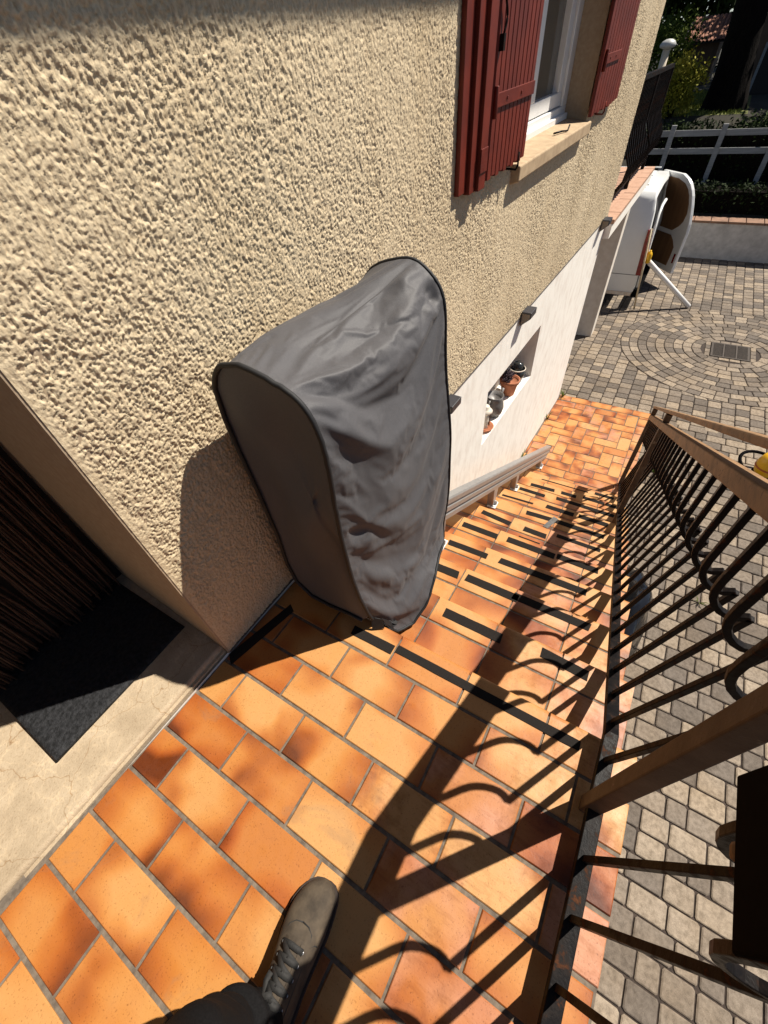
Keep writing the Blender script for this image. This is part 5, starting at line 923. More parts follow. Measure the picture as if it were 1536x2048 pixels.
    [0,-3,-11,1,5,19,-3,-3,-2,-1,2,-5,0,2,3,-3,-5,-2,1,2,1,0,-1,1,-1,1,0,0,1,2,3,4,-4,-1,-2,0,2,2,2,0,0,2,-3,-1,-1,0,0,3,-2,-7,-1,2,4,3,1,-10,-2,-2,1,2,2,1,0,1,-2,-3,1,-1,0,1,5,1,2,6,8,2,0,-1,-3,1,2,1,2,-1,-1,0,-1,-2,-1,-2,-2,-3,-2,-3,-2,-2,-2,-4,-2,0,5,5,3,-1,-2,-1,-3,-3,-2,-7,0,2,12],
    [0,-12,8,4,5,-3,0,1,0,-1,-2,-1,-1,5,0,-5,-4,0,2,2,-1,0,0,0,1,0,1,1,2,3,1,-3,-2,-1,1,2,2,0,0,0,-1,1,0,-1,-1,0,0,-1,-2,1,-1,1,1,-1,-1,4,-4,-3,-2,-1,-1,1,0,4,1,-4,0,-2,2,0,-1,2,10,8,-4,2,1,0,1,0,2,1,0,2,0,0,1,1,-1,-1,-2,-1,-3,-3,-4,-3,-2,-2,-4,-3,-1,2,5,6,0,2,2,1,-1,1,-4,-3,-2],
    [0,3,5,0,-1,-4,-3,2,-1,0,0,1,2,-2,-3,-5,-3,1,3,1,0,0,1,1,0,1,0,3,1,0,-2,-3,1,3,2,1,0,1,-1,1,1,-1,-2,-2,0,-1,0,-1,-2,-2,0,1,-1,1,0,2,5,-2,-3,0,2,0,-1,-5,-2,-1,0,6,2,4,1,3,3,-7,2,0,2,1,1,2,0,1,2,1,0,1,1,0,1,1,1,-1,0,-2,-4,-5,-5,-1,-3,-5,-2,-1,0,3,7,1,0,1,1,0,3,1,-9],
    [0,10,-2,0,0,-2,1,-7,1,0,-1,-1,-1,-5,-7,1,2,3,2,0,2,1,1,0,1,0,2,1,0,-2,0,3,2,1,2,0,0,0,1,-1,-2,-3,-3,0,-1,1,-2,0,0,-1,-3,0,2,-1,0,0,2,6,-2,2,-2,-3,-3,-2,-1,-2,-2,-1,2,1,0,0,1,3,2,1,-3,7,3,2,2,2,2,1,3,-1,1,0,0,0,-1,1,0,1,1,0,-3,-9,-2,-2,-7,-1,-2,-1,1,3,3,1,1,-3,-2,0,5],
    [0,-5,2,3,3,4,-5,-6,-2,-4,3,2,-10,0,3,1,2,2,1,1,1,1,1,1,0,2,1,0,1,2,1,2,1,1,-2,1,1,-1,-1,-3,-4,-5,-3,-3,-1,-4,-3,4,3,4,4,-1,-3,-1,-1,0,0,2,7,-4,-2,-2,0,-1,-2,-1,0,-2,0,1,-3,-1,-1,3,3,5,1,1,2,3,2,3,2,2,2,3,-2,-3,1,-3,-1,-1,-1,1,-2,-2,8,5,-1,-2,-3,-11,-2,-2,-1,-1,2,2,1,5,3,1,-5],
    [0,7,1,0,-1,-5,-11,-2,0,1,-3,-2,10,9,-6,-4,-1,1,0,2,1,1,1,1,1,1,1,2,1,1,2,0,1,-1,1,-1,-2,-3,-6,-5,-10,-4,-3,-2,2,5,4,-4,-3,-3,-3,2,1,0,1,0,0,-3,-1,4,3,4,3,3,2,2,-6,4,-4,2,2,-4,-3,-2,0,4,9,-2,2,1,2,0,0,6,2,2,4,0,-4,2,0,-1,-1,-3,2,1,-8,0,0,0,0,4,-2,-4,-2,-2,-2,1,0,1,2,-3,7],
    [0,-7,-1,1,3,-3,7,0,5,2,0,-1,-1,-10,6,-6,-1,1,2,-1,2,1,2,1,3,0,1,1,2,1,1,0,-1,0,-2,-4,-6,-6,-5,-5,3,-2,0,-2,-6,-2,0,0,1,0,2,-3,0,1,-1,0,3,0,1,-2,-1,3,3,1,-3,7,10,-4,-2,0,1,1,-2,-5,1,-2,4,0,1,3,3,4,1,-4,6,2,1,9,3,0,0,0,0,-1,-2,-1,-1,-5,-3,0,0,4,0,0,-6,-2,-2,-4,1,-1,-1,5,3],
    [0,7,-6,-5,-5,1,0,7,3,-2,-1,-3,-8,-2,5,8,-4,3,0,1,1,2,2,3,0,2,2,0,0,0,-1,-1,0,-5,-5,-6,-6,-4,-3,-1,-1,0,0,0,2,-1,-1,0,0,1,-1,0,-2,-1,0,0,1,0,2,0,0,-3,3,3,5,-8,5,4,6,-5,-1,-5,0,7,1,-1,-3,-1,-1,2,2,4,4,0,2,2,1,0,6,4,2,1,0,1,1,-1,-1,-2,-4,-5,3,-3,-4,3,4,-3,-2,2,0,1,1,1,-6],
    [0,0,6,1,0,0,-1,-1,-8,-2,-4,-1,3,3,-10,2,13,0,-1,1,1,4,3,1,2,2,-1,0,-1,-2,-1,-3,-6,-7,-8,-5,-3,-1,1,0,-1,1,1,1,1,-1,1,-1,0,0,1,1,0,-1,-1,-1,-3,4,0,1,0,-1,-3,3,3,4,-7,-5,5,4,2,0,1,-3,-1,1,0,4,-1,-2,0,4,5,7,-3,1,1,1,-1,3,5,4,2,0,0,0,0,1,-1,-3,-9,-2,1,-2,3,5,-1,-5,-2,-2,0,-1,5],
    [0,-9,-1,6,-4,4,1,-1,-6,-5,-3,0,1,7,3,5,4,-2,3,3,7,0,0,0,2,-2,-1,-1,-2,-2,-5,-7,-7,-8,-2,1,1,0,-1,1,1,0,-1,1,-1,1,-1,0,0,1,0,-1,1,0,1,1,-1,-1,-1,0,0,0,0,-3,-3,0,0,5,-4,4,6,6,-4,-1,-2,0,0,2,1,1,-1,-4,4,3,3,2,2,0,-2,-1,0,6,7,5,0,1,0,0,1,-1,-2,-8,-2,-2,-2,2,6,2,-1,-2,-3,-1,0],
    [0,6,-7,-8,3,-2,5,-15,2,-1,1,1,5,2,3,8,-2,4,3,4,1,3,0,0,-3,-2,-1,-3,-4,-5,-8,-5,-6,9,3,-6,-1,0,0,-1,-1,0,0,-1,1,-1,0,0,0,-1,1,0,0,1,0,0,0,0,0,-1,0,0,-3,-2,3,1,3,0,0,-7,4,6,6,-6,-1,1,1,-3,2,1,0,-1,-3,4,3,2,2,2,2,-2,-1,0,2,6,8,1,0,1,-1,1,-1,-2,-6,-4,-2,-1,0,3,3,3,1,0,-7],
    [0,1,6,1,-6,-6,-5,-6,-3,3,4,10,-3,-5,13,-1,5,2,1,1,0,-1,1,-1,-1,-1,-3,-5,-6,-8,-5,-5,2,-1,7,5,0,0,2,0,-1,1,-3,-2,-2,-1,-1,2,-1,-2,0,0,0,-1,0,0,1,0,1,0,0,1,1,0,-1,-1,-3,-1,0,2,-1,3,6,4,-7,-3,2,3,0,-1,0,1,0,-4,3,3,3,2,2,1,0,-5,2,2,3,9,3,0,1,0,0,-1,-3,-5,-4,-3,-1,0,0,1,3,-3,3],
    [0,-6,2,5,4,-3,-20,4,3,4,6,0,2,1,2,6,1,0,0,0,-2,1,0,-1,-2,-3,-5,-7,-7,-4,-3,2,2,2,2,3,2,1,-1,0,2,-3,1,-1,-1,-1,-2,-4,1,2,-1,0,0,3,0,0,-1,0,-2,0,0,0,0,1,1,0,0,-1,-2,1,-5,1,4,5,4,-7,-1,1,2,-1,1,0,-1,0,-1,2,2,2,3,3,0,0,-7,2,3,3,9,2,1,2,0,0,0,-5,-5,-4,-2,0,-1,0,0,6,-2],
    [0,7,-1,-4,-8,-11,3,6,2,4,3,-3,-1,9,5,0,-1,-1,2,1,0,-1,-4,-2,-2,-5,-8,-5,-4,-2,0,2,2,6,-3,0,0,0,-1,-2,-1,3,2,4,0,0,-1,-3,0,0,0,0,1,-3,-1,0,1,0,2,-1,-1,0,0,0,0,2,1,0,-1,2,1,-2,-3,1,-1,4,-2,0,1,1,0,0,0,0,-1,1,0,2,3,2,3,0,-1,-8,3,2,3,9,3,0,2,1,0,-1,-5,-5,-2,-1,-1,-1,-2,-2,7],
    [0,1,2,-15,-4,5,4,3,4,1,-1,-4,9,6,0,-3,-1,4,2,0,-2,-3,-2,-3,-6,-9,-5,-4,-2,1,3,1,8,-2,-1,-1,0,-2,-1,0,-1,0,0,-2,1,0,2,5,1,0,-1,0,-1,1,2,0,-1,-1,-3,0,1,-1,-1,-1,1,0,1,1,2,-4,-1,-1,0,2,2,3,1,-2,-1,1,1,0,1,1,-2,-1,1,0,2,3,3,2,0,-2,-8,3,3,4,7,3,1,1,0,1,-3,-4,-4,1,2,1,-1,3,-7],
    [0,1,-5,3,0,-1,0,2,0,2,-5,7,8,-2,-4,0,5,3,0,-3,-3,-3,-3,-6,-9,-4,-2,-2,2,2,2,2,-2,3,-2,0,-2,0,-1,1,-1,-1,0,1,1,3,3,0,-2,0,1,0,-1,0,-2,-1,0,0,1,1,0,1,4,6,-5,0,-1,0,0,0,-2,-1,-2,-2,4,2,-1,-1,0,0,0,0,-2,0,2,-1,-1,0,2,3,2,3,3,0,-3,-8,2,3,6,6,2,1,0,1,0,-3,-5,1,1,0,0,-4,0],
    [0,-2,-2,1,2,1,-1,2,1,-3,5,8,-4,-3,1,5,4,-1,-3,-3,-3,-4,-6,-8,-4,-4,0,3,3,1,2,1,-1,0,-1,-3,-1,-1,-1,-1,3,0,1,2,1,0,0,0,0,0,0,0,1,-1,1,1,2,2,2,2,3,8,-3,-6,-2,-2,0,0,1,0,0,0,-1,-1,0,-2,-1,0,-1,-1,0,0,0,-2,-2,-1,1,2,1,2,2,3,3,2,-2,-3,-6,2,2,8,4,2,1,1,2,-3,-4,0,-4,-3,-2,0,5],
    [0,-2,-2,-4,1,4,3,2,-1,3,7,-4,-3,1,6,4,-1,-3,-4,-3,-4,-5,-7,-3,-2,0,1,2,1,2,2,0,-3,-1,-3,-3,-2,0,1,3,0,1,1,1,0,0,0,1,1,0,1,2,1,2,2,2,1,3,2,2,1,0,-7,-3,3,-1,-2,-2,-1,0,0,0,0,0,-1,-1,-1,-1,-1,-1,-1,1,1,1,-1,-1,0,0,-1,1,2,3,3,3,2,-3,-4,-6,3,2,9,3,2,1,1,2,-4,-11,0,1,4,3,-4],
    [0,-3,-1,-2,1,1,5,1,1,6,-4,-4,4,7,3,-1,-4,-3,-4,-4,-4,-6,-3,-2,-1,1,1,3,3,2,4,0,-1,-13,-6,1,1,2,2,0,1,1,0,1,1,2,0,1,2,3,2,1,2,3,2,3,3,-1,-1,-1,0,0,0,-1,-2,-2,-2,-2,-3,-1,-1,-1,0,0,-1,-1,-1,-1,-1,0,-1,-1,0,1,2,0,-1,-1,1,-1,2,1,3,3,3,2,-4,-4,-5,3,5,7,2,1,1,2,1,-9,-1,0,1,-5,4],
    [0,-8,3,-1,4,3,2,0,5,-6,-1,5,6,3,-1,-3,-4,-5,-3,-4,-5,-3,-3,-2,0,4,2,2,3,1,-5,-4,-7,-3,2,3,2,1,1,1,1,1,2,1,2,2,2,3,2,2,2,3,2,1,1,0,-1,0,0,-1,-2,0,0,1,0,1,3,3,-5,-5,-4,-3,-2,-3,-1,0,-1,-1,-1,-1,-1,-1,-1,-1,1,1,1,0,-1,1,-1,2,1,4,4,2,0,-3,-5,-4,3,7,6,1,0,1,0,0,-3,-3,-4,3,1],
    [0,2,-12,10,3,0,-2,2,-3,1,5,7,2,-1,-4,-4,-5,-4,-4,-5,-1,-3,-3,1,3,2,1,2,-3,-3,-4,-3,1,2,2,0,1,1,2,2,2,3,3,2,3,2,4,2,2,1,2,0,-1,0,-1,0,0,0,-1,0,4,-6,2,-2,4,3,2,-1,0,-1,-2,-3,-5,-3,-3,-4,-2,-1,-1,-1,-1,-1,-1,-2,-2,1,1,1,0,0,1,0,1,2,3,4,3,-2,-3,-5,-3,4,8,5,1,-1,1,-1,0,-1,6,-1,-9],
    [0,-8,9,5,-3,-3,1,0,1,5,6,2,-1,-4,-4,-6,-5,-3,-4,-1,-3,-3,3,2,0,-1,3,-4,-2,-2,-1,1,1,0,1,2,4,3,4,3,4,3,2,3,3,1,1,0,0,0,-1,-1,1,-1,0,-1,1,1,1,-1,-1,-6,4,6,1,1,-2,0,4,0,1,-1,-2,-3,-3,-3,-4,-5,-2,-3,-1,-2,-2,-1,-2,-2,-1,1,0,0,1,0,2,0,2,4,3,3,-3,-4,-4,-2,6,7,5,1,-1,1,-1,0,-1,-8,3],
    [0,2,5,-5,-4,1,2,0,6,7,2,-3,-4,-5,-8,-4,-3,-2,-1,-2,-1,4,0,-2,0,1,-2,-1,-2,-1,0,0,0,4,6,5,5,4,3,3,4,2,1,0,-1,0,-1,-1,0,-1,0,0,-1,1,0,0,-1,0,2,3,-2,5,2,-1,0,-2,-1,-1,0,3,0,1,2,1,-1,-2,-3,-2,-5,-4,-4,-4,-3,-2,-2,-3,-2,-1,0,0,-1,0,1,2,1,2,4,4,2,-3,-6,-3,0,7,7,3,1,-1,1,0,-2,-2,-3],
    [0,8,-8,-4,2,3,1,7,7,1,-4,-4,-7,-11,-3,-3,0,-2,0,-2,-1,0,1,2,1,-1,-2,-1,-1,-1,2,4,8,11,5,4,1,2,0,1,-3,-2,0,-1,-1,-1,0,0,0,0,0,0,0,0,0,-1,0,0,-1,0,0,2,2,3,0,1,1,1,1,0,2,1,1,1,1,1,0,-1,-2,-2,-4,-4,-4,-5,-4,-3,-3,-3,-2,-1,-1,-1,-1,1,2,2,3,4,4,1,-3,-6,-5,3,9,7,2,-1,2,1,-6,3,-6],
    [0,-8,1,5,4,1,7,7,-1,-6,-7,-11,-16,0,-1,0,3,1,-2,-4,1,0,2,2,2,0,-2,-1,0,7,6,11,4,-2,-1,-1,0,-2,0,-2,0,-1,-1,0,0,1,-1,1,0,3,0,1,1,0,1,-2,-1,-1,0,-1,1,0,1,2,3,3,3,2,1,2,1,2,2,1,1,1,1,1,1,0,-1,-2,-4,-5,-5,-6,-4,-5,-3,-3,-2,-1,-1,-2,0,2,2,3,6,4,1,-5,-5,-4,3,11,6,2,-8,2,-4,-3,5],
    [0,2,-2,2,1,5,7,-1,-8,-9,-13,-11,5,-2,-1,3,-1,0,0,5,1,2,-2,-2,-3,-2,-1,3,14,6,3,-3,-1,-1,-1,-1,-3,0,0,1,1,1,1,1,1,0,1,0,1,-2,0,0,1,1,3,0,-1,0,-1,0,0,1,-1,-1,1,0,1,5,2,1,2,2,2,2,2,2,1,1,1,1,1,0,1,-2,-4,-4,-6,-6,-5,-5,-4,-3,-3,-1,-1,-1,1,2,3,6,4,1,-5,-5,-3,3,16,6,1,-14,-1,1,2],
    [0,-2,5,2,8,-1,2,-15,-9,-13,-5,3,-1,1,5,-3,-3,-3,-4,1,3,6,-1,-1,-3,0,9,6,-2,1,1,1,1,1,2,2,5,4,2,2,2,2,2,2,1,1,0,0,-1,-1,-2,-1,-3,-2,-5,4,2,1,2,5,0,-1,1,-1,-2,-2,-1,-4,-1,1,0,1,1,3,3,3,5,0,1,0,1,1,0,2,1,-2,-4,-4,-6,-5,-6,-5,-4,-4,-3,-2,-1,0,1,4,7,4,1,-6,-5,-1,1,16,2,6,-1,-1,-10],
    [0,12,-4,5,-8,9,-26,-3,-12,1,5,8,11,-5,-14,-4,-3,0,7,8,-4,-12,-2,-4,6,13,6,5,5,4,3,3,2,2,2,2,1,0,1,1,0,0,0,-1,0,0,1,0,-2,0,0,0,1,-1,1,-2,0,0,-1,-6,-9,-3,1,-3,2,1,0,-1,1,-2,0,0,2,2,0,-2,3,12,2,3,1,2,0,1,1,1,1,-1,-2,-5,-4,-6,-6,-6,-4,-5,-3,-2,0,0,3,7,5,0,-6,-5,0,3,9,2,-4,-2,5],
    [0,4,8,-5,2,-27,5,-12,5,9,14,2,-7,-3,5,0,-1,-1,-6,-17,-8,-2,-2,13,16,4,1,1,-3,-4,-2,-2,-2,-2,-2,-1,-2,-1,-1,-1,1,3,3,-3,-2,1,4,6,11,3,2,2,1,1,1,1,0,-1,-1,0,4,-3,-9,0,-3,2,-1,-2,2,0,1,1,2,-5,0,4,4,2,5,1,3,2,2,2,0,2,1,1,0,0,-2,-3,-5,-5,-7,-6,-5,-4,-4,-2,-1,3,7,6,0,-6,-4,1,5,4,6,0,-4],
    [0,-2,-4,1,-15,7,-9,10,11,9,-4,-3,-3,3,-3,-4,-7,-9,-10,-4,-2,2,22,8,-7,-4,-2,-4,-2,-2,1,1,1,2,1,1,7,3,-2,-6,2,0,-2,1,-3,6,7,0,-3,2,2,0,1,1,-2,-2,-3,0,0,4,5,5,4,-1,-4,-5,-1,2,0,1,2,1,-2,-1,3,3,3,-3,2,2,1,2,2,2,3,1,2,1,2,1,0,1,-2,-4,-4,-5,-7,-7,-5,-4,-4,-2,1,7,6,0,-6,-3,3,6,-3,6,0],
    [0,-7,4,-14,3,-1,12,11,2,-4,-5,-5,-3,-4,-3,-7,-7,-6,-2,0,8,18,-4,-7,0,1,1,3,3,12,-7,-2,-2,-2,-1,-2,-4,3,0,1,-2,0,-4,3,2,2,-10,-3,-2,0,1,3,4,5,5,6,4,-1,-1,-5,-2,1,2,3,5,1,0,-1,0,2,-1,-1,0,2,4,0,-7,-4,-7,10,5,2,3,2,2,4,2,2,1,1,2,1,1,1,-1,-3,-3,-6,-7,-7,-5,-5,-4,0,6,7,-1,-6,-2,4,9,-7,5],
    [0,0,-14,5,4,9,6,-2,-4,-5,-5,-3,-5,-4,-7,-6,-2,0,4,11,8,-5,-2,6,6,-2,1,1,2,3,6,-6,-2,-2,-1,-2,-4,-8,1,3,-3,-4,2,-1,3,-7,1,0,0,1,1,1,-1,0,2,2,8,-1,1,1,0,-3,-2,-1,-2,1,7,2,-2,1,1,2,1,4,-6,-3,-2,-2,1,1,4,4,3,1,2,2,3,6,2,2,1,0,2,1,2,1,0,0,-4,-6,-8,-7,-6,-7,0,3,9,-2,-6,2,4,6,-3],
    [0,-10,7,3,8,2,-4,-5,-4,-5,-3,-5,-5,-6,-3,-1,1,7,12,7,3,1,1,-2,-3,4,1,1,0,0,4,-1,-1,1,0,-2,-3,-1,-3,0,-1,1,4,1,0,-2,-2,-2,-7,-1,-1,3,3,3,-1,-1,-2,3,-1,2,0,0,1,-3,-1,2,-13,6,-1,3,-3,1,0,-2,1,-1,-1,1,4,1,0,3,0,-8,0,2,3,-1,11,8,4,2,1,2,0,3,1,2,2,-1,-3,-5,-7,-8,-11,-1,2,9,-4,-6,6,-1,5],
    [0,7,-3,6,-2,-5,-4,-4,-4,-4,-6,-4,-5,-1,-1,2,11,12,6,3,0,1,1,2,5,0,-3,-2,-2,-3,4,5,2,-6,-1,2,6,2,-5,-5,-4,-5,-8,-5,-1,0,1,1,5,0,2,4,1,-4,0,1,-2,1,3,-1,0,1,0,2,-3,-12,4,1,0,1,-3,-5,0,3,-3,1,2,3,3,0,0,0,3,5,-9,-3,-1,4,-1,1,9,8,4,1,2,0,1,-3,3,8,2,-1,2,-5,-9,-19,-3,1,9,-6,-1,9,-2],
    [0,4,6,-6,-4,-4,-3,-3,-4,-6,-4,-4,0,-1,5,16,10,4,0,-3,3,3,3,2,-5,-1,9,-2,-1,-10,2,4,3,-1,1,3,-1,-1,5,0,-2,2,-2,-8,-5,-4,7,3,-5,-5,-5,-10,0,9,0,-2,0,1,1,0,0,0,-1,-6,-4,4,3,-1,3,-2,4,-6,-3,-2,3,2,3,1,0,-4,1,1,1,6,2,-8,-2,3,-3,0,1,3,8,7,3,1,-4,5,3,3,1,4,3,2,-1,-2,-25,-7,-1,9,-10,5,3],
    [0,-1,-3,-1,-1,0,-5,-6,-6,0,-2,-1,0,8,21,2,6,-2,-2,-1,3,1,1,1,3,2,-8,12,-1,-2,-11,1,5,1,1,1,-1,-1,-1,2,3,-4,-2,-1,-4,-4,1,0,9,3,-3,-12,-10,-5,7,1,-1,0,-1,1,0,0,-10,1,4,2,0,-2,3,-1,0,0,3,3,3,4,-3,-2,-1,-3,-3,-3,0,6,4,2,-8,-6,5,-1,-1,2,1,5,7,6,3,6,1,-3,5,2,-4,0,1,0,-1,-19,-5,-2,8,-10,8],
    [0,-7,-1,0,2,-7,-4,-4,-2,-1,-1,3,10,15,0,10,-5,-1,-4,3,-3,3,1,1,2,5,2,-11,1,13,1,-5,-3,3,1,-3,-2,-1,1,-1,0,0,-1,4,-1,-8,-1,-1,-3,-13,11,8,-8,-8,-2,5,-2,0,0,-1,0,-1,0,6,9,-4,-8,-3,2,0,1,0,8,1,1,-2,4,1,0,-1,-4,1,-2,-5,1,3,1,-8,-6,5,-1,-1,2,2,2,6,12,-3,-3,-3,-1,-1,2,1,-8,9,11,-2,-14,-2,-3,9,-4],
    [0,5,-2,-5,-10,-4,-3,-3,0,-2,7,11,13,4,3,-4,-6,0,8,0,-5,0,3,3,3,-2,1,2,0,-13,0,14,-4,3,-3,-2,0,-1,0,1,-1,1,-1,-3,-6,4,-7,4,-15,-1,-10,13,11,-6,-1,-5,1,-1,0,0,0,1,2,8,-2,8,-7,-6,-1,1,-1,2,-3,4,2,0,0,1,0,0,2,-3,-2,-3,1,1,4,1,-9,-5,2,1,1,1,3,2,2,5,4,3,0,-1,-5,-3,6,-18,2,24,-5,-10,1,-5,5],
    [0,-3,-9,-3,3,-4,-2,1,3,6,7,12,1,-2,-7,4,6,1,-4,-5,5,1,3,2,-2,-1,-3,1,0,2,0,-20,8,-2,-2,-2,-4,-2,-4,-3,-4,-5,10,9,13,6,-9,-22,13,4,-14,-2,4,10,-6,-2,-1,1,-1,-1,0,0,9,-9,-5,-5,26,-6,-1,-1,-2,3,0,0,-2,-3,-7,1,-2,-2,0,2,2,7,0,2,1,4,-2,-5,-4,0,2,3,2,-1,4,1,1,0,-5,-7,-8,6,7,15,-14,5,15,-8,-5,4,-3],
    [0,-3,2,-3,-8,-1,2,3,5,7,2,-3,1,-2,5,-5,7,1,-2,1,3,4,0,-2,-2,-2,0,-4,-2,-4,-5,3,-15,-6,4,1,0,-3,-2,-3,-1,2,-3,2,0,2,4,2,-6,10,-2,-4,-4,-3,-1,-1,-1,0,4,0,0,-2,-2,0,1,6,1,19,-2,-1,-1,4,-2,-1,-7,-2,2,-5,1,0,2,4,4,-5,0,1,2,1,8,-8,-3,-3,-1,2,4,5,-1,0,-1,-2,-6,-6,2,-7,0,7,19,-15,17,7,-7,-4,1],
    [0,-9,-1,2,-3,6,3,2,4,2,2,0,-4,4,-3,4,1,0,-3,5,5,1,-4,-5,-5,-4,-4,-4,-6,-3,-3,-3,-2,10,-7,3,-3,-2,-3,1,1,5,-5,-2,2,0,2,7,-5,-1,16,-20,-3,-1,0,0,1,0,1,1,-2,0,0,0,2,8,-6,-1,5,7,10,2,-1,-5,2,1,0,1,-2,-5,-2,-3,5,-5,-2,0,1,3,2,16,-9,-7,-3,0,1,1,0,0,0,-1,-7,1,-1,-3,-4,-2,4,13,-8,25,5,-3,-6],
    [0,1,-4,-4,6,3,2,1,3,3,0,-5,2,-1,6,2,-4,0,0,9,-1,-9,-8,-6,-5,-6,-4,-4,-2,-1,0,3,13,-3,0,-8,-3,-2,2,-1,1,-3,2,0,-1,1,1,2,1,0,-1,11,-4,-6,-8,1,0,0,0,-1,1,-1,1,0,1,-3,1,0,1,0,3,5,3,3,6,0,2,-1,-7,3,1,-2,1,-5,5,2,3,2,3,0,5,-5,-12,1,-3,-2,-1,-2,-1,3,0,7,-7,-7,-4,-3,1,4,6,5,16,-2,2],
    [0,-1,3,3,-1,4,-2,3,2,-4,1,4,1,4,-1,-5,-12,1,18,-7,-10,-8,-5,-5,-4,-3,-2,1,3,2,9,4,-4,-5,-4,-4,-2,2,0,4,-2,-1,0,-2,0,0,-1,4,2,-2,-2,-3,-1,0,2,0,0,-1,-1,0,0,0,1,5,2,-5,2,4,-5,-2,-2,0,2,2,-2,10,-7,1,12,9,5,7,-20,17,-2,-2,-2,-2,1,-1,3,1,-1,-20,-5,1,-1,-4,-1,-1,25,-8,-1,-2,-11,-5,1,2,7,4,10,2,4],
    [0,7,4,-1,-3,-3,5,2,-2,4,3,3,1,-4,-6,-9,3,8,-13,-9,-8,0,-1,-3,-2,2,2,3,3,4,-1,-1,-4,-3,-5,-1,3,1,1,2,1,-4,-1,0,-1,0,-1,-1,7,-5,-1,-2,-1,1,3,-2,0,-1,-1,-1,0,3,2,-1,0,4,2,-3,1,1,-1,-8,-2,0,4,0,16,14,13,-1,-2,-6,8,-7,2,-1,-1,-2,-7,1,2,1,-2,3,-12,-12,-2,6,7,3,-4,-4,0,-3,3,-6,0,1,4,2,5,4,3],
    [0,-4,1,4,8,4,6,0,-3,4,0,-3,-4,-5,-3,3,1,-17,-7,-3,3,-2,-3,0,3,2,3,4,2,-1,-4,-2,-2,-3,2,0,-4,1,1,0,2,1,-5,0,-1,-1,4,-2,-3,-1,1,-1,1,1,3,-2,-1,-1,-3,1,3,2,2,2,1,-4,-2,1,0,-3,-3,5,6,8,15,4,3,-3,-13,-2,-6,2,-2,0,3,7,3,-3,5,-4,-4,7,-1,-2,5,0,-9,-4,-3,3,2,2,0,0,4,-5,-1,-1,-1,0,1,8,-3],
    [0,10,3,3,1,-2,-10,10,4,-8,-6,-6,-6,-7,-1,-2,-4,1,2,2,0,-1,1,3,5,3,-1,-4,-6,0,0,1,-1,-4,0,1,4,-1,0,0,-1,1,0,-1,0,-1,-1,-4,1,3,-3,0,2,1,-2,1,0,1,0,1,-1,1,-2,-2,0,7,-1,-3,1,0,2,1,4,6,-10,6,1,0,2,0,4,-7,7,1,0,-2,-3,11,-3,-5,3,3,2,-1,-2,-2,9,-6,-6,-1,1,2,2,-1,1,1,-2,-2,-2,-1,-1,6,0],
    [0,-5,0,1,1,4,7,-10,-6,-4,-2,0,0,3,-3,-2,0,1,0,1,1,1,3,2,-3,-5,1,-2,3,-1,1,-1,0,-1,0,0,1,1,0,-2,-2,1,4,-1,-2,-2,-1,-1,-4,2,-2,6,1,1,0,1,0,1,0,1,1,1,4,7,-3,-14,0,3,3,-1,-1,-1,5,-6,0,0,1,1,2,0,-3,9,-2,1,0,-2,3,-1,5,2,2,-2,6,-1,0,1,-9,12,0,-11,-1,-1,-4,7,1,-1,-1,-1,-2,-2,0,3,2],
    [0,2,-1,-2,-1,-3,-3,-2,0,0,0,-1,1,-1,1,0,0,0,0,1,-1,1,-2,-1,-1,2,-1,0,0,0,-2,-1,2,6,2,2,-8,0,0,-2,3,2,1,-1,-1,-1,-8,2,0,-3,7,1,2,1,1,1,2,-5,-2,4,5,7,2,-5,-2,2,-16,-2,2,6,3,-6,-9,3,3,-4,-1,1,2,3,3,-6,3,2,2,5,3,-1,-1,6,-1,-1,1,6,-1,-1,-1,-2,5,3,-24,2,7,10,-6,0,0,-2,-1,-1,0,2,2],
    [0,-2,1,1,1,1,1,3,2,1,-1,-2,-3,-1,-2,-1,0,-1,-1,-2,0,-1,0,-1,0,-1,-2,0,-3,-4,-1,1,1,-1,0,9,6,-5,4,2,1,-1,-1,0,0,1,2,0,1,1,0,0,0,3,0,-4,-10,1,14,4,0,-4,-5,-4,-3,-6,6,-6,-4,-1,4,10,-12,-8,-1,-2,0,0,1,3,4,3,-5,3,-1,3,3,2,2,0,3,2,1,-1,2,1,5,-5,0,-8,10,10,-6,-12,1,4,-2,1,-1,-2,-1,2,3],
    [0,3,-2,-2,-3,-4,5,1,-2,3,1,1,-1,-2,-1,-1,-2,-1,0,1,0,1,1,0,-1,-1,0,-2,-1,-2,-2,-4,1,1,6,0,5,0,-1,1,1,1,1,0,2,0,1,0,1,1,1,1,0,-6,-8,-2,5,14,1,-4,-4,-5,-3,-3,-6,8,8,-2,-7,-4,-4,0,8,-7,-7,-3,-3,-2,0,1,3,6,4,-4,6,-2,3,3,2,2,2,1,2,2,-2,1,-1,0,-1,14,2,-4,11,0,-4,-3,-3,-4,-2,-5,-4,1,3],
    [0,-8,0,1,-1,1,-4,5,4,-6,0,5,-2,0,1,0,0,-1,0,0,1,-1,1,0,1,1,-1,0,-2,0,-3,-1,-5,6,0,-3,6,4,-1,0,0,1,1,1,-1,1,1,2,-1,-2,-2,-2,-3,0,5,3,4,-4,3,-7,-5,-4,-3,-4,8,10,-6,1,2,-3,-4,-3,-2,4,-1,-3,-3,-2,-2,-2,-2,-1,4,8,-2,5,-3,2,3,3,1,2,3,3,5,2,2,-2,-5,-4,9,4,4,9,6,0,-5,-7,-5,-6,-5,-9,5],
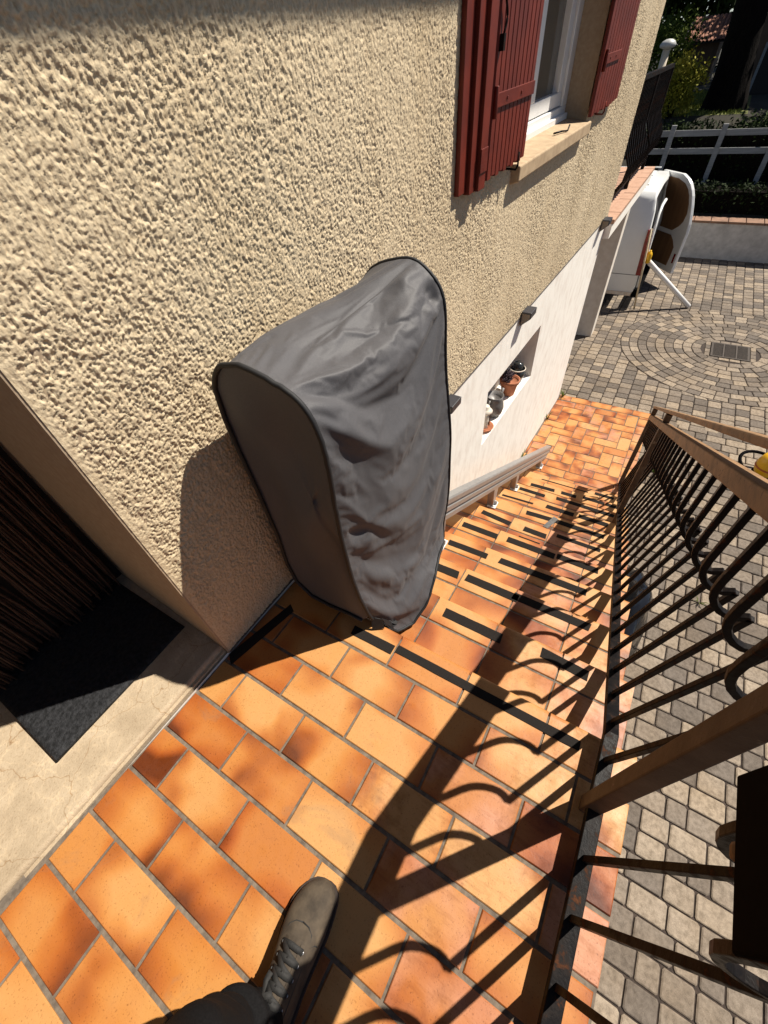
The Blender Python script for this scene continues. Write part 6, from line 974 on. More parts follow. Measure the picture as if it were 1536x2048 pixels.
    [0,-2,-2,-3,0,-1,-3,-5,4,7,3,-1,7,4,3,1,1,-1,-6,-2,-2,-1,-2,1,0,0,0,1,1,-1,-1,2,2,-1,-1,-1,-6,5,2,0,1,0,0,1,2,0,-1,-5,0,2,0,1,1,1,1,2,7,-1,-14,-15,-1,-1,1,8,2,-4,4,0,-1,0,-1,-2,-2,-1,1,0,-2,0,-1,0,0,-1,1,-1,4,-2,5,-3,2,0,1,1,1,2,3,3,4,3,3,0,-5,3,5,5,9,9,-2,-8,-6,-5,-9,0,-7],
    [0,5,-1,-2,-1,-3,-3,-7,-7,-2,-1,-1,1,3,7,6,6,6,7,1,-1,-2,-4,-3,-3,-1,0,0,2,0,2,6,1,1,2,0,1,-1,-2,-1,-1,-1,-1,-2,-4,-1,-1,3,0,-1,0,1,1,1,4,8,-5,-8,-10,4,-9,3,2,2,2,-3,-3,-1,1,-1,0,-2,-1,-3,-3,4,4,0,2,1,-1,0,-4,0,0,3,-2,5,-4,2,0,-1,-2,0,0,1,7,2,4,4,5,0,0,2,2,5,4,4,-7,-9,2,-8,-7],
    [0,1,1,2,0,0,-2,-1,-4,-4,-3,-1,-2,-2,-5,0,5,4,6,5,4,4,4,1,-4,-3,-1,-3,-1,1,2,0,1,1,0,1,1,1,2,1,0,0,0,0,1,-1,-1,-1,-1,-1,1,0,1,10,0,-8,-9,-7,-8,2,7,-2,-1,-5,-2,-2,-1,2,1,1,0,0,-1,-1,-2,-1,2,2,0,1,-2,0,6,0,-1,0,1,-2,4,0,2,1,1,-1,0,-1,0,-5,-1,5,3,4,3,2,3,2,0,-1,3,4,-10,-11,3],
    [0,-3,2,1,1,1,1,0,0,-3,-2,-3,-3,-2,-3,-3,-5,-1,4,4,4,5,6,4,7,3,-1,-3,-3,-1,-2,-7,-2,0,0,0,0,2,1,3,4,6,1,2,1,-1,0,-2,-1,-2,1,1,8,-7,-5,-8,-5,-2,4,-2,4,1,1,0,-1,-1,1,-8,-2,0,-1,-1,0,-1,0,-8,1,1,2,0,6,2,-2,0,1,0,2,2,-1,-2,6,4,4,-2,-1,6,-10,-3,0,-4,1,-1,-1,3,2,5,2,4,-5,2,2,5,-10],
    [0,7,0,1,0,0,-1,-1,-2,0,-1,-2,-2,-3,-2,-3,-5,-4,-5,-2,0,5,2,4,6,5,7,8,2,1,-1,-6,-2,-4,-2,-3,4,3,3,4,1,-1,3,2,1,1,0,1,-1,-4,5,1,-8,-9,-9,-9,0,2,6,11,0,1,-1,0,0,-1,-1,-2,-5,-3,-1,-1,-1,0,0,-1,-9,-3,-1,0,2,2,0,0,-1,-2,-3,1,9,6,-4,10,5,9,2,-5,-11,5,-2,-1,-4,1,2,1,1,-2,4,2,5,-9,-4,-1,7],
    [0,-7,2,2,5,4,4,1,0,-1,-2,-1,-2,-1,-3,-3,-2,-3,-5,-5,-2,-6,-1,1,2,3,2,5,6,5,5,6,1,0,-3,-3,6,1,0,-5,-4,-3,-5,-6,-8,10,7,7,6,8,-7,-7,-9,-10,2,10,5,4,3,-1,-1,-1,0,0,0,1,-4,-1,0,-3,-3,-2,-2,-1,-2,2,-1,-6,-3,-2,-4,1,3,0,-4,0,0,0,-1,4,7,-6,9,6,8,3,10,-5,1,1,1,-1,0,-1,-1,0,0,-3,-2,3,-3,3,-8],
    [0,-1,-5,-2,0,3,5,6,4,1,1,0,0,-2,-2,-1,-3,-2,-3,-3,-5,-4,-4,-4,-3,-1,0,1,2,3,3,4,3,4,4,5,-12,-8,-10,4,3,2,3,-4,3,-10,1,4,4,4,4,4,-4,13,5,0,0,0,-1,-1,-1,0,-1,0,-1,1,-4,3,-1,0,-2,-2,-2,-3,-1,-4,3,1,-5,-4,-2,-5,0,2,-1,0,0,0,-3,-1,-1,4,0,6,5,5,8,11,2,-1,0,1,-1,0,1,-1,0,0,-2,-1,0,-7,-4],
    [0,2,-1,-4,-5,-3,0,4,5,6,4,2,2,1,0,-1,-1,-3,-2,-3,-2,-4,-3,-4,-4,-4,-3,-3,-2,-1,2,0,-4,-2,0,0,1,1,4,-3,-1,0,2,13,3,0,-10,-3,2,2,3,5,15,1,1,2,0,-1,-1,1,1,0,1,-1,0,-1,4,0,-1,-2,0,0,-2,-1,-3,-3,-7,2,2,-2,-3,-3,-7,1,1,1,1,-1,-1,-1,0,0,-3,-2,4,3,3,4,3,3,1,0,0,-1,-1,0,-3,-5,9,0,-1,-1,6],
    [0,3,2,-1,-3,-5,-6,-4,1,5,4,4,3,4,3,3,0,-1,-1,-1,-3,-2,-3,-4,-3,-1,-2,-4,-4,-4,-6,-1,4,6,9,-3,-1,0,1,-3,-3,-2,-3,-4,3,3,5,-2,-5,-2,0,2,2,6,4,5,4,3,3,0,0,0,0,1,0,-1,2,3,2,2,0,0,0,-2,-1,-2,-3,-13,1,3,-1,-1,-3,-8,3,0,1,1,-1,-2,0,2,0,-3,-6,-2,0,1,3,3,2,3,2,2,1,-3,-2,-1,1,7,4,3,-3],
    [0,0,3,4,0,-2,-5,-6,-5,-3,3,4,3,1,4,4,5,3,1,-2,-1,-2,-2,-2,-2,-3,-1,-1,1,0,0,-3,-2,-6,-6,13,5,4,3,1,2,0,0,0,-1,-1,-3,-5,-3,-4,-6,-6,-2,-1,1,2,4,7,2,2,2,1,1,0,0,1,1,1,1,2,1,1,1,0,-1,-1,-2,-1,-5,0,0,0,2,-1,-2,-3,-1,-2,-1,4,0,-4,-6,-5,-6,-3,-1,0,0,0,1,0,-2,-2,4,12,0,6,2,2,3,3,1],
    [0,-5,0,5,6,3,1,-4,-5,-6,-5,-1,4,4,-1,0,5,6,4,4,0,-1,-2,-1,-3,-2,-2,-1,-3,-2,3,2,1,1,-3,-17,-2,-1,5,4,3,3,4,1,2,2,4,2,0,-1,-1,-3,-4,-8,2,-1,-2,-2,-1,1,1,1,0,2,1,0,0,0,1,0,2,-1,-3,6,-3,1,2,6,-3,-2,1,0,-1,0,-1,-1,-3,-2,5,-4,-6,-6,-6,-6,-6,-2,-2,-1,-1,2,-1,3,1,5,5,0,12,6,-6,-6,1,4,13],
    [0,0,-6,-2,5,7,6,3,-2,-5,-6,-5,-3,1,5,0,-2,3,4,6,6,0,1,-2,-1,-2,-2,-2,-1,-2,-6,-2,-2,-1,3,9,-4,-7,-7,-1,0,1,2,-6,-2,-1,3,3,3,3,2,3,2,5,-5,-3,-2,-3,0,0,-1,1,1,0,1,2,1,2,1,1,0,1,-1,2,6,2,-2,0,10,2,1,1,0,-1,-2,-2,-2,-4,-12,-9,-5,-4,-3,-3,0,-3,-2,-2,-1,-2,2,0,6,3,-3,-1,1,3,5,9,5,4,1],
    [0,4,0,-8,-6,3,7,8,4,1,-3,-6,-5,-4,0,3,0,-3,-3,6,5,10,1,3,-2,-2,-2,-2,0,1,-2,-3,-2,-2,-5,-3,2,4,-2,-3,-3,0,0,0,-2,-2,-6,-2,-1,-2,0,-1,0,0,0,0,1,-1,0,0,2,0,1,2,1,1,2,1,2,3,2,4,8,-2,3,4,7,3,-7,-5,-5,-6,-6,-9,-2,-1,-2,0,-1,0,0,0,1,3,2,2,1,1,2,2,2,2,2,1,2,1,3,3,3,1,0,-3,-6],
    [0,-2,7,1,-7,-10,0,8,8,6,3,0,-6,-5,-5,0,2,1,1,-9,-2,2,15,3,4,1,-2,-2,-2,0,3,0,-2,-1,-1,-1,-1,0,-2,-3,-3,-4,-1,0,2,0,0,-2,-3,-1,-3,-1,-2,-2,-2,-1,-3,0,0,0,-2,0,0,-1,1,0,0,0,0,0,1,-1,1,0,1,0,1,0,1,1,1,3,3,10,3,2,2,2,3,1,1,1,2,0,0,-2,0,-1,0,0,1,0,1,1,0,1,-1,-1,-2,-3,-3,-3,-1],
    [0,-2,-2,9,3,-5,-11,-6,5,10,8,4,2,-3,-5,-6,-1,1,2,3,-1,-4,-7,11,5,2,2,1,-2,-1,-1,3,2,-1,-2,-1,-1,-2,0,-1,-2,-4,-6,4,0,1,1,0,1,-1,1,0,0,0,1,-1,1,-1,1,1,3,1,1,1,0,1,0,1,1,-1,0,1,-1,2,0,1,0,2,0,0,1,1,1,-1,-1,-1,-1,-3,-1,-1,0,-1,-1,-1,-1,1,1,2,1,1,1,2,0,-1,1,-1,-1,-3,-2,-2,-2,-2,-4],
    [0,5,-7,-3,9,7,-4,-11,-8,-1,8,10,7,3,-1,-4,-5,-3,1,1,1,2,-1,-8,5,6,2,2,2,-1,0,-2,1,2,2,-1,-1,0,0,0,1,2,0,-2,-1,-1,-1,0,-2,0,0,-1,-1,0,-1,0,-1,2,3,1,-1,1,0,1,0,1,0,1,1,1,1,1,1,-1,0,0,0,0,0,1,-1,-1,-1,-1,-1,-1,-1,0,-2,1,-1,1,-1,2,2,2,1,0,1,0,-1,-1,-1,-1,-2,-2,-3,-3,-5,-4,-3,-1,7],
    [0,-5,12,-8,-4,8,9,-1,-9,-11,-5,5,9,9,6,1,-4,-4,-4,0,2,-1,2,2,-5,1,4,2,1,2,1,0,-1,0,0,2,0,0,0,1,0,0,0,1,-1,0,0,-1,-1,-1,-1,-1,0,-1,0,0,0,-2,-4,-3,-1,1,1,0,2,1,2,0,1,1,0,0,1,1,0,1,1,0,0,-1,1,-1,0,-1,-1,-1,0,1,2,1,2,1,3,2,2,-1,-1,-1,-2,-2,-2,-3,-3,-3,-3,-4,-6,-4,-1,-1,2,7,4],
    [0,7,-13,14,-7,-7,7,11,2,-6,-11,-9,0,7,9,8,4,-1,-5,-4,0,3,-3,0,3,-2,0,3,3,2,2,2,1,1,0,-2,-1,-1,0,-1,-1,-2,0,-1,1,0,1,1,2,1,0,4,1,2,0,-1,-1,-1,-2,-3,-3,-8,0,1,-1,0,-2,0,-1,-1,-1,0,-1,1,1,1,0,0,1,1,0,1,1,1,2,2,2,2,1,1,1,2,1,-1,-2,-1,-2,-3,-3,-3,-3,-5,-4,-4,-5,-3,0,1,3,6,6,3,-2],
    [0,-8,17,-14,14,-7,-8,5,11,6,-2,-10,-12,-5,4,9,9,5,3,-4,-7,-1,6,-2,-3,4,3,-3,-1,-1,-2,0,1,1,4,3,2,1,-2,0,2,3,1,2,1,1,-1,0,0,0,0,-4,-2,-4,-3,-3,-5,-1,0,2,3,5,-1,-2,-1,-1,1,1,1,2,2,1,3,4,1,-1,0,-1,-1,0,-1,-1,-1,-1,-1,1,1,0,1,1,0,-1,-2,-2,-3,-4,-4,-4,-4,-5,-4,-3,-3,-1,1,3,5,7,7,4,2,-3,-6],
    [0,6,-17,21,-15,15,-5,-10,1,10,8,2,-5,-12,-10,-1,6,10,7,6,-1,-7,-5,6,3,-7,-2,10,5,3,1,-5,-2,-2,-4,-1,0,3,4,1,0,-2,-1,0,-2,-1,0,-2,-3,-3,-2,-1,0,1,1,3,5,2,3,4,3,2,2,2,2,2,1,0,-1,-1,-1,-2,-3,-6,-4,-5,-5,-1,0,0,1,2,3,3,4,2,1,0,0,-2,-3,-4,-4,-5,-5,-4,-5,-4,-3,-2,0,1,3,5,6,7,6,4,1,-1,-5,-5,-1],
    [0,-7,15,-21,23,-14,14,-4,-9,-2,6,9,6,0,-9,-13,-5,1,8,8,8,3,-4,-8,0,7,-2,-9,-2,1,10,11,4,1,0,-3,-4,-5,0,0,0,1,0,-1,1,0,0,0,2,1,0,0,-1,-1,0,4,4,4,3,2,0,1,0,-1,-1,-3,-4,-6,-7,-8,-4,-1,-2,-1,2,4,4,3,2,2,3,2,1,2,-1,-1,-3,-1,-4,-4,-4,-6,-6,-5,-4,-3,-2,1,1,3,4,7,7,6,5,3,1,-2,-4,-5,-4,-1,1],
    [0,6,-15,17,-23,25,-14,13,-2,-8,-4,3,7,7,5,-4,-12,-10,-2,3,8,8,6,0,-5,-3,4,1,-1,-4,-10,-1,9,6,5,4,2,-2,3,1,1,0,1,1,1,0,1,1,0,0,0,0,0,-1,-2,5,2,0,0,-2,-1,-3,-3,-5,-8,-4,-1,1,4,6,4,1,0,0,0,-1,1,-1,-1,0,-1,-1,-1,-3,-3,-4,-2,-5,-5,-5,-5,-4,-3,-2,0,1,4,5,5,8,6,5,4,2,-1,-3,-5,-6,-6,-4,-1,3,7],
    [0,-8,14,-17,18,-24,26,-12,12,-1,-6,-4,0,3,6,9,0,-7,-12,-5,-1,4,7,7,3,-3,-2,2,1,1,0,-6,-9,-1,2,8,7,7,-4,-3,-5,0,1,2,1,1,0,5,2,3,2,1,0,-2,5,0,-1,-1,-2,-2,-2,0,-1,3,3,1,0,-1,-1,-2,-5,-7,-1,-1,-1,1,1,1,2,0,-2,-2,-4,-3,-4,-3,-6,-4,-3,-3,-2,0,1,3,5,7,7,6,6,4,2,0,-3,-5,-6,-6,-6,-3,-1,3,6,5,-1],
    [0,9,-18,16,-16,16,-25,26,-9,9,1,-4,-4,0,0,3,9,4,-3,-9,-6,-2,-1,4,6,4,0,0,0,1,2,2,-1,-5,-3,-5,1,4,3,3,2,-3,-1,-1,3,1,1,0,2,3,2,3,3,1,5,-5,-3,-2,-3,-2,-2,-2,-1,-2,0,0,-1,1,-1,-1,1,3,-1,0,0,1,-1,-2,-3,-5,-3,-4,-3,-4,-3,-4,-2,-2,-1,1,3,5,7,8,7,5,4,2,0,-3,-4,-7,-7,-5,-4,-2,0,2,6,5,3,-2,0],
    [0,-3,15,-21,14,-14,15,-24,23,-4,7,1,-3,-3,-1,-2,2,8,5,0,-5,-5,-2,-1,0,4,2,1,1,1,1,2,1,2,-1,-3,-3,-3,1,3,3,3,-3,-1,-1,2,2,-1,2,0,2,3,4,6,-6,-4,-2,-2,-1,-1,-1,-1,-1,-1,0,-1,0,-2,-1,-1,-2,-1,1,0,-1,-2,-3,-2,-4,-2,-2,-2,-3,-2,-3,-1,1,2,5,6,8,8,6,4,1,0,-3,-4,-6,-7,-6,-5,-2,-1,1,2,4,4,3,0,-2,1,2],
    [0,-2,-4,20,-22,13,-13,13,-22,19,0,5,2,-1,-2,-1,-3,0,6,5,1,-2,-3,-2,-1,-1,2,1,1,2,1,1,2,1,1,2,-1,-2,-2,-1,1,2,2,-1,-2,0,0,1,-1,1,0,-2,-3,-1,-1,0,0,1,0,0,0,0,0,-1,-1,-1,-2,-2,-1,-1,0,1,-1,-1,-1,-2,-2,-3,-1,-1,-3,-2,-2,-1,2,3,6,7,8,7,3,2,-1,-3,-4,-6,-6,-7,-4,-3,-2,2,1,2,2,3,2,1,-1,0,2,2,0],
    [0,7,-4,-10,23,-22,12,-11,11,-20,15,1,4,3,2,-2,-1,-3,-1,2,4,1,0,0,-1,-1,-1,0,1,0,1,3,2,1,2,0,1,1,-1,-1,-1,-1,2,1,0,-2,0,-1,0,-2,-1,0,-1,0,1,0,0,-1,-1,0,-1,-2,-2,0,-2,-2,-1,1,-1,1,-1,0,0,-1,-2,-2,-1,-1,-2,-2,-1,-1,1,4,6,7,6,6,2,0,-2,-5,-6,-7,-6,-5,-3,-1,-1,2,2,2,2,1,2,1,0,0,1,2,0,0,1],
    [0,4,8,-3,-15,23,-20,12,-13,11,-18,11,3,4,1,2,4,-3,-3,1,0,2,2,-1,0,0,-1,1,-2,-2,2,3,2,4,0,2,1,1,0,0,-1,0,-1,0,-1,-1,-1,-2,-2,-1,-1,-1,-1,0,-2,-1,-1,-2,0,-3,-1,-1,-1,-2,1,1,2,1,2,0,1,-1,-1,-1,-1,-1,-1,-1,-1,-1,0,1,6,8,6,4,2,-1,-4,-5,-6,-8,-5,-3,-2,0,0,1,3,2,1,0,0,0,1,0,1,1,0,0,0,1,1],
    [0,-1,5,9,2,-18,18,-18,14,-14,6,-9,9,5,4,2,0,-3,-16,2,3,3,1,3,1,1,3,1,3,2,-1,-3,1,9,1,-1,1,-1,1,-1,1,0,-1,-1,-1,0,-3,-2,-2,-2,-2,-4,-3,-4,-4,-2,-2,-1,-2,1,1,3,3,3,3,3,2,1,0,0,0,-1,-1,-1,-1,-1,-1,-1,-1,0,3,8,7,2,1,0,-4,-5,-6,-7,-6,-2,0,0,1,2,2,2,0,-1,-1,-1,0,1,0,0,0,0,-1,0,1,2,1],
    [0,0,-1,5,10,5,-17,9,-11,14,-7,-3,-9,5,0,4,-2,9,30,8,1,0,2,-1,3,1,0,0,1,0,-3,-2,-4,-11,-6,-1,-2,4,0,-2,-2,-2,0,0,0,-1,-2,-1,-2,-3,-6,-3,-5,-6,-4,-3,3,5,5,5,4,3,2,3,1,-1,0,-1,0,-1,-2,0,-1,-1,-1,0,-2,-3,0,6,7,4,1,-1,-3,-5,-5,-8,-7,-2,1,4,2,2,2,1,0,-1,-1,-2,-1,0,0,0,0,-1,-1,-1,2,1,1,-1,-1],
    [0,2,0,-1,2,12,8,-9,-8,1,23,18,0,-4,6,1,0,1,-14,-39,0,1,1,0,-1,1,1,1,-4,1,4,1,-1,-2,2,-1,-1,-4,5,-3,2,2,0,0,0,-1,2,0,0,1,5,3,7,7,10,13,6,-3,-4,-4,-2,-2,0,-3,-2,-1,-3,-3,-3,0,0,-2,-1,-3,0,0,0,-10,8,7,5,-1,-2,-7,-5,-6,-9,-3,4,6,6,1,1,0,-1,-2,-1,-1,-2,-1,0,-1,0,0,-1,-1,1,2,0,1,0,-3,-6],
    [0,3,2,0,-2,-1,12,11,1,-12,-10,-2,-5,8,-8,-3,1,-3,6,48,8,-1,-2,0,-1,2,1,1,4,1,-1,-3,-1,0,1,2,2,2,-5,3,4,-2,2,-5,1,5,-1,2,0,1,-1,-2,0,0,-3,-13,-25,-2,2,0,-2,-2,-3,-1,-1,-1,1,3,2,0,1,2,1,2,0,-2,2,31,7,-8,-18,-12,-5,-4,-8,-5,7,10,5,3,-2,-3,-3,-1,0,-1,-1,-2,-1,0,0,1,-1,0,-1,2,2,0,1,-2,-3,-6,-6],
    [0,1,3,1,1,-3,-4,-3,14,17,8,1,-2,-25,20,4,2,2,5,-29,-28,0,-4,-2,2,-2,5,1,1,0,-2,3,3,-3,1,-4,0,-3,3,2,-3,2,-1,3,-1,-4,3,1,0,2,1,3,-2,2,0,10,33,14,-1,1,0,0,0,1,0,1,0,-1,2,1,1,1,2,1,-4,2,-2,-30,-12,-4,5,2,-6,-3,6,20,10,-7,-5,-8,-5,2,-1,-1,-2,-1,-2,2,0,0,-1,0,0,-1,4,3,0,0,-3,-5,-10,-6,5],
    [0,1,0,2,2,9,3,-3,11,5,-13,-24,17,14,-18,-16,-1,-2,-2,0,38,0,5,6,5,-2,-9,-4,-2,1,7,-3,-6,4,1,1,-1,2,-3,1,1,1,-1,2,0,1,-3,-1,3,0,0,0,3,0,-1,-18,-15,-12,-1,0,0,0,1,-1,1,1,0,2,0,0,2,1,1,4,8,-1,2,33,1,4,0,1,0,2,-10,-20,-21,4,2,3,3,-1,2,0,0,0,2,-2,1,0,2,0,3,5,2,-2,-3,-6,-10,-9,-1,7,2],
    [0,-1,1,2,2,-19,-7,25,3,-20,16,16,-12,2,-19,25,-2,0,0,5,-22,-10,-3,-5,-6,2,0,0,5,-2,-7,2,0,-2,1,3,2,4,0,-2,-2,-3,2,1,1,0,2,1,0,-3,1,2,1,3,7,24,10,-3,0,-2,1,1,0,1,1,-1,2,0,0,0,-1,1,3,1,5,3,-10,-16,-4,-8,-4,0,3,2,15,7,12,2,1,0,1,1,-2,1,1,1,0,1,0,2,0,-1,-4,-14,-13,-4,-10,-9,0,6,8,2,-3],
    [0,-1,-2,-1,0,15,6,-17,-3,4,-12,-1,-2,-3,20,-21,-4,-1,-4,12,9,9,1,-6,3,-3,5,1,-3,-1,0,-1,5,0,3,0,0,-6,3,4,-2,2,1,1,-4,2,2,-2,-1,5,-2,1,-2,-1,-3,-13,-13,-1,-2,1,0,0,1,1,0,0,-1,1,1,0,1,0,-2,0,-4,1,1,-4,9,13,15,7,0,0,-5,-7,-7,-5,-4,1,1,1,1,1,1,1,0,1,1,-1,-1,0,-2,3,1,-6,1,8,7,3,-2,-5,-4],
    [0,-2,-1,-3,-6,3,-1,-4,-6,-5,3,1,4,1,2,6,4,7,-2,-8,-16,-6,1,7,1,2,-3,1,4,-1,-1,0,-1,2,-2,-4,-1,6,-6,-2,1,1,-3,3,3,0,-3,2,-1,-1,3,-3,-1,-2,-1,6,11,6,6,1,1,0,0,-1,0,2,0,0,0,2,0,0,-2,1,-1,1,9,-5,-11,-6,-6,-5,5,0,6,4,8,4,5,0,-2,0,2,1,0,1,2,0,0,0,2,-1,1,1,0,-1,-4,0,-4,-4,-3,-3,-1],
    [0,-1,-2,-1,2,-5,-1,1,-5,3,-8,2,3,-2,-1,1,2,-6,0,2,5,8,-1,-1,-7,2,-4,-1,-9,-1,6,1,3,-1,-4,5,1,-7,6,0,3,0,1,-3,2,-3,5,1,2,-1,-1,1,3,0,1,-5,-9,0,-1,1,0,1,0,0,0,0,1,-1,0,0,0,1,5,-2,0,-1,4,9,7,3,-4,-7,-7,2,-3,3,-3,-2,-2,2,1,1,1,0,1,0,-1,2,-1,1,-1,1,-2,3,2,2,8,-7,0,-1,-1,2,1],
    [0,0,1,0,0,-1,0,4,-3,2,-3,-7,-1,0,-4,0,-1,1,0,-1,3,-2,-2,1,1,-2,2,0,3,2,-5,-1,-2,0,0,0,-1,4,-4,2,-1,-1,2,-1,0,3,-4,0,-1,0,1,1,-1,2,0,4,3,0,1,-1,0,0,0,1,0,-1,0,1,0,0,0,-3,-3,-1,1,1,0,2,2,-2,3,5,-2,-2,-2,2,1,2,2,-2,2,-1,0,0,0,1,0,-1,2,0,0,-1,2,-1,1,1,-3,5,-3,0,0,-1,-1],
    [0,0,-1,0,0,0,1,0,2,0,1,-3,-4,-2,0,-1,0,0,0,0,0,0,1,-1,0,-1,1,0,-1,-1,1,0,-1,0,1,-1,0,-1,2,-1,0,1,-1,1,0,-1,1,-1,1,0,0,0,1,-1,0,-1,0,0,-1,1,0,0,0,0,0,1,0,0,0,0,-1,2,0,1,0,0,0,-2,-1,0,-1,2,4,2,0,-2,2,-1,-1,0,-1,0,0,0,0,-1,1,0,0,0,0,1,0,0,0,1,2,0,2,-1,0,0,0],
    [0,0,0,0,0,0,0,0,0,0,0,0,0,-1,-1,1,0,0,0,0,0,-1,0,0,0,0,0,-1,0,1,-1,0,0,0,0,0,0,0,0,0,0,0,0,0,0,0,0,0,0,0,0,0,0,0,0,0,0,0,0,0,0,0,0,0,0,0,0,0,0,0,1,0,0,0,0,0,0,0,0,0,0,0,1,0,0,0,-1,0,0,0,0,0,0,0,0,0,0,0,0,0,0,0,1,0,0,0,0,0,0,1,0,0,0],]
cover()

# ------------------------------------------------------------------ yard
def paver(mb, poly, z, col, b=0.006):
    """one paver from a convex footprint, bevelled top"""
    c = np.mean(np.array(poly), axis=0); n = len(poly); top = []; mid = []; low = []
    for p in poly:
        d = np.array(p) - c; L = np.hypot(*d); q = c + d * max(0.2, (L - b) / L); top.append((q[0], q[1], z)); mid.append((p[0], p[1], z - b * 0.55)); low.append((p[0], p[1], z - 0.02))
    mb.face(top, 0, col, None, False)
    for i in range(n):
        j = (i + 1) % n; mb.face([mid[i], mid[j], top[j], top[i]], 0, col, None, True); mb.face([low[i], low[j], mid[j], mid[i]], 0, col, None, False)
def yard():
    mb = MB(); jt = 0.0036; cx, cy, RO = 5.635, -0.90, 1.10; pr = random.Random(21)
    def tone():
        r = pr.random(); return (min(1, max(0, r ** 0.9)),) * 3
    def blocked(x, y):
        if math.hypot(x - cx, y - cy) < RO + 0.01: return True
        if x < 4.03 and y > -0.27 - 0.0: return True
        return False
    def rect(x0, x1, y0, y1):
        xm, ym = (x0 + x1) / 2, (y0 + y1) / 2
        if x0 < 4.02 and x1 > 4.02 and y1 > -0.33: x0 = 4.02
        if blocked(xm, ym) and blocked(x0, y0) and blocked(x1, y1): return
        P = [(x0 + jt, y0 + jt), (x1 - jt, y0 + jt), (x1 - jt, y1 - jt), (x0 + jt, y1 - jt)]
        if any(math.hypot(p[0] - cx, p[1] - cy) < RO for p in P):              # cut against the ring
            Q = []
            for p in P:
                d = math.hypot(p[0] - cx, p[1] - cy)
                if d < RO + 0.004: k = (RO + 0.004) / max(d, 1e-4); p = (cx + (p[0] - cx) * k, cy + (p[1] - cy) * k)
                Q.append(p)
            P = Q
            a = 0.5 * sum(P[i][0] * P[(i + 1) % 4][1] - P[(i + 1) % 4][0] * P[i][1] for i in range(4))
            if a < 0.0012: return
        z = ZY + pr.uniform(-0.0012, 0.0012); k = 0.0028; P2 = []
        for i in range(4):                                                    # tumbled corners
            p = np.array(P[i]); a = np.array(P[i - 1]) - p; b = np.array(P[(i + 1) % 4]) - p
            la, lb = np.hypot(*a), np.hypot(*b)
            if la < 0.01 or lb < 0.01: P2.append(tuple(p)); continue
            P2.append(tuple(p + a / la * pr.uniform(.004, .010))); P2.append(tuple(p + b / lb * pr.uniform(.004, .010)))
        paver(mb, [(q[0] + pr.uniform(-.0008, .0008), q[1] + pr.uniform(-.0008, .0008)) for q in P2], z, tone())
    w = 0.0985
    x = -1.2; k = 0
    while x < 4.02:                                                           # courses across, staggered lengths
        y = 0.0 + (0.07 if k % 2 else 0.0) - 0.27
        y = -0.272
        first = True
        while y > -3.0:
            L = pr.choice([0.085, 0.115, 0.145]); rect(x, x + w, y - L, y); y -= L
        x += w; k += 1
    y = 2.15; k = 0
    while y > -3.0:                                                           # lengthwise courses beyond the steps
        x = 4.02 + (0.0 if k % 2 else -0.05)
        while x < 8.80:
            L = pr.choice([0.085, 0.10, 0.115]); rect(x, min(x + L, 8.80), y - 0.112, y); x += L
        y -= 0.112; k += 1
    # rings round the drain
    r = 0.28; nr = 0
    while r < RO - 0.01:
        r2 = min(r + 0.0915, RO); n = max(10, int(2 * math.pi * (r + r2) / 2 / 0.118)); ph = pr.random()
        for i in range(n):
            a0 = 2 * math.pi * (i + ph) / n; a1 = 2 * math.pi * (i + 1 + ph) / n; g0 = jt / r; g1 = jt / r2
            P = [(cx + q * math.cos(a), cy + q * math.sin(a)) for q, a in ((r + jt, a0 + g0), (r2 - jt, a0 + g1), (r2 - jt, a1 - g1), (r + jt, a1 - g0))]
            paver(mb, P, ZY + pr.uniform(-0.001, 0.001), tone())
        r = r2; nr += 1
    for (x0, x1, y0, y1) in ((5.40, 5.46, -1.10, -0.70), (5.82, 5.88, -1.10, -0.70), (5.46, 5.82, -1.14, -1.085), (5.46, 5.82, -0.715, -0.66)):
        n = 4
        for i in range(n):
            if x1 - x0 < y1 - y0: a, b = y0 + (y1 - y0) * i / n, y0 + (y1 - y0) * (i + 1) / n; P = [(x0 + jt, a + jt), (x1 - jt, a + jt), (x1 - jt, b - jt), (x0 + jt, b - jt)]
            else: a, b = x0 + (x1 - x0) * i / n, x0 + (x1 - x0) * (i + 1) / n; P = [(a + jt, y0 + jt), (b - jt, y0 + jt), (b - jt, y1 - jt), (a + jt, y1 - jt)]
            paver(mb, P, ZY - 0.001, tone())
    kind(mb.build("yard_paving", PAVER), 'structure')
    b = MB(); b.box(-3, 8.80, -3.2, 2.3, ZY - 0.06, ZY - 0.0085); kind(b.build("paving_bed", SAND), 'structure')
yard()
dr = thing("drain_grate", "rectangular cast iron drain grate in the middle of the ring paving", "drain grate", (5.64, -0.9, ZY))
def drain():
    m = MB(); x0, x1, y0, y1 = 5.465, 5.815, -1.08, -0.72; z0, z1 = ZY - 0.006, ZY + 0.003
    for a in ((x0, x1, y0, y0 + .02), (x0, x1, y1 - .02, y1), (x0, x0 + .02, y0 + .02, y1 - .02), (x1 - .02, x1, y0 + .02, y1 - .02)): m.box(*a, z0, z1)
    for k in (1, 2): yy = y0 + (y1 - y0) * k / 3; m.box(x0 + .02, x1 - .02, yy - .008, yy + .008, z0, z1)
    m.build("grate_frame", CASTIRON, dr)
    b = MB()
    for k in range(3):
        ya = y0 + (y1 - y0) * k / 3 + .012; yb = y0 + (y1 - y0) * (k + 1) / 3 - .012
        for i in range(13): xx = x0 + .03 + i * 0.0235; b.box(xx, xx + .011, ya, yb, z0, z1 - .001)
    b.build("grate_bars", CASTIRON, dr)
drain()

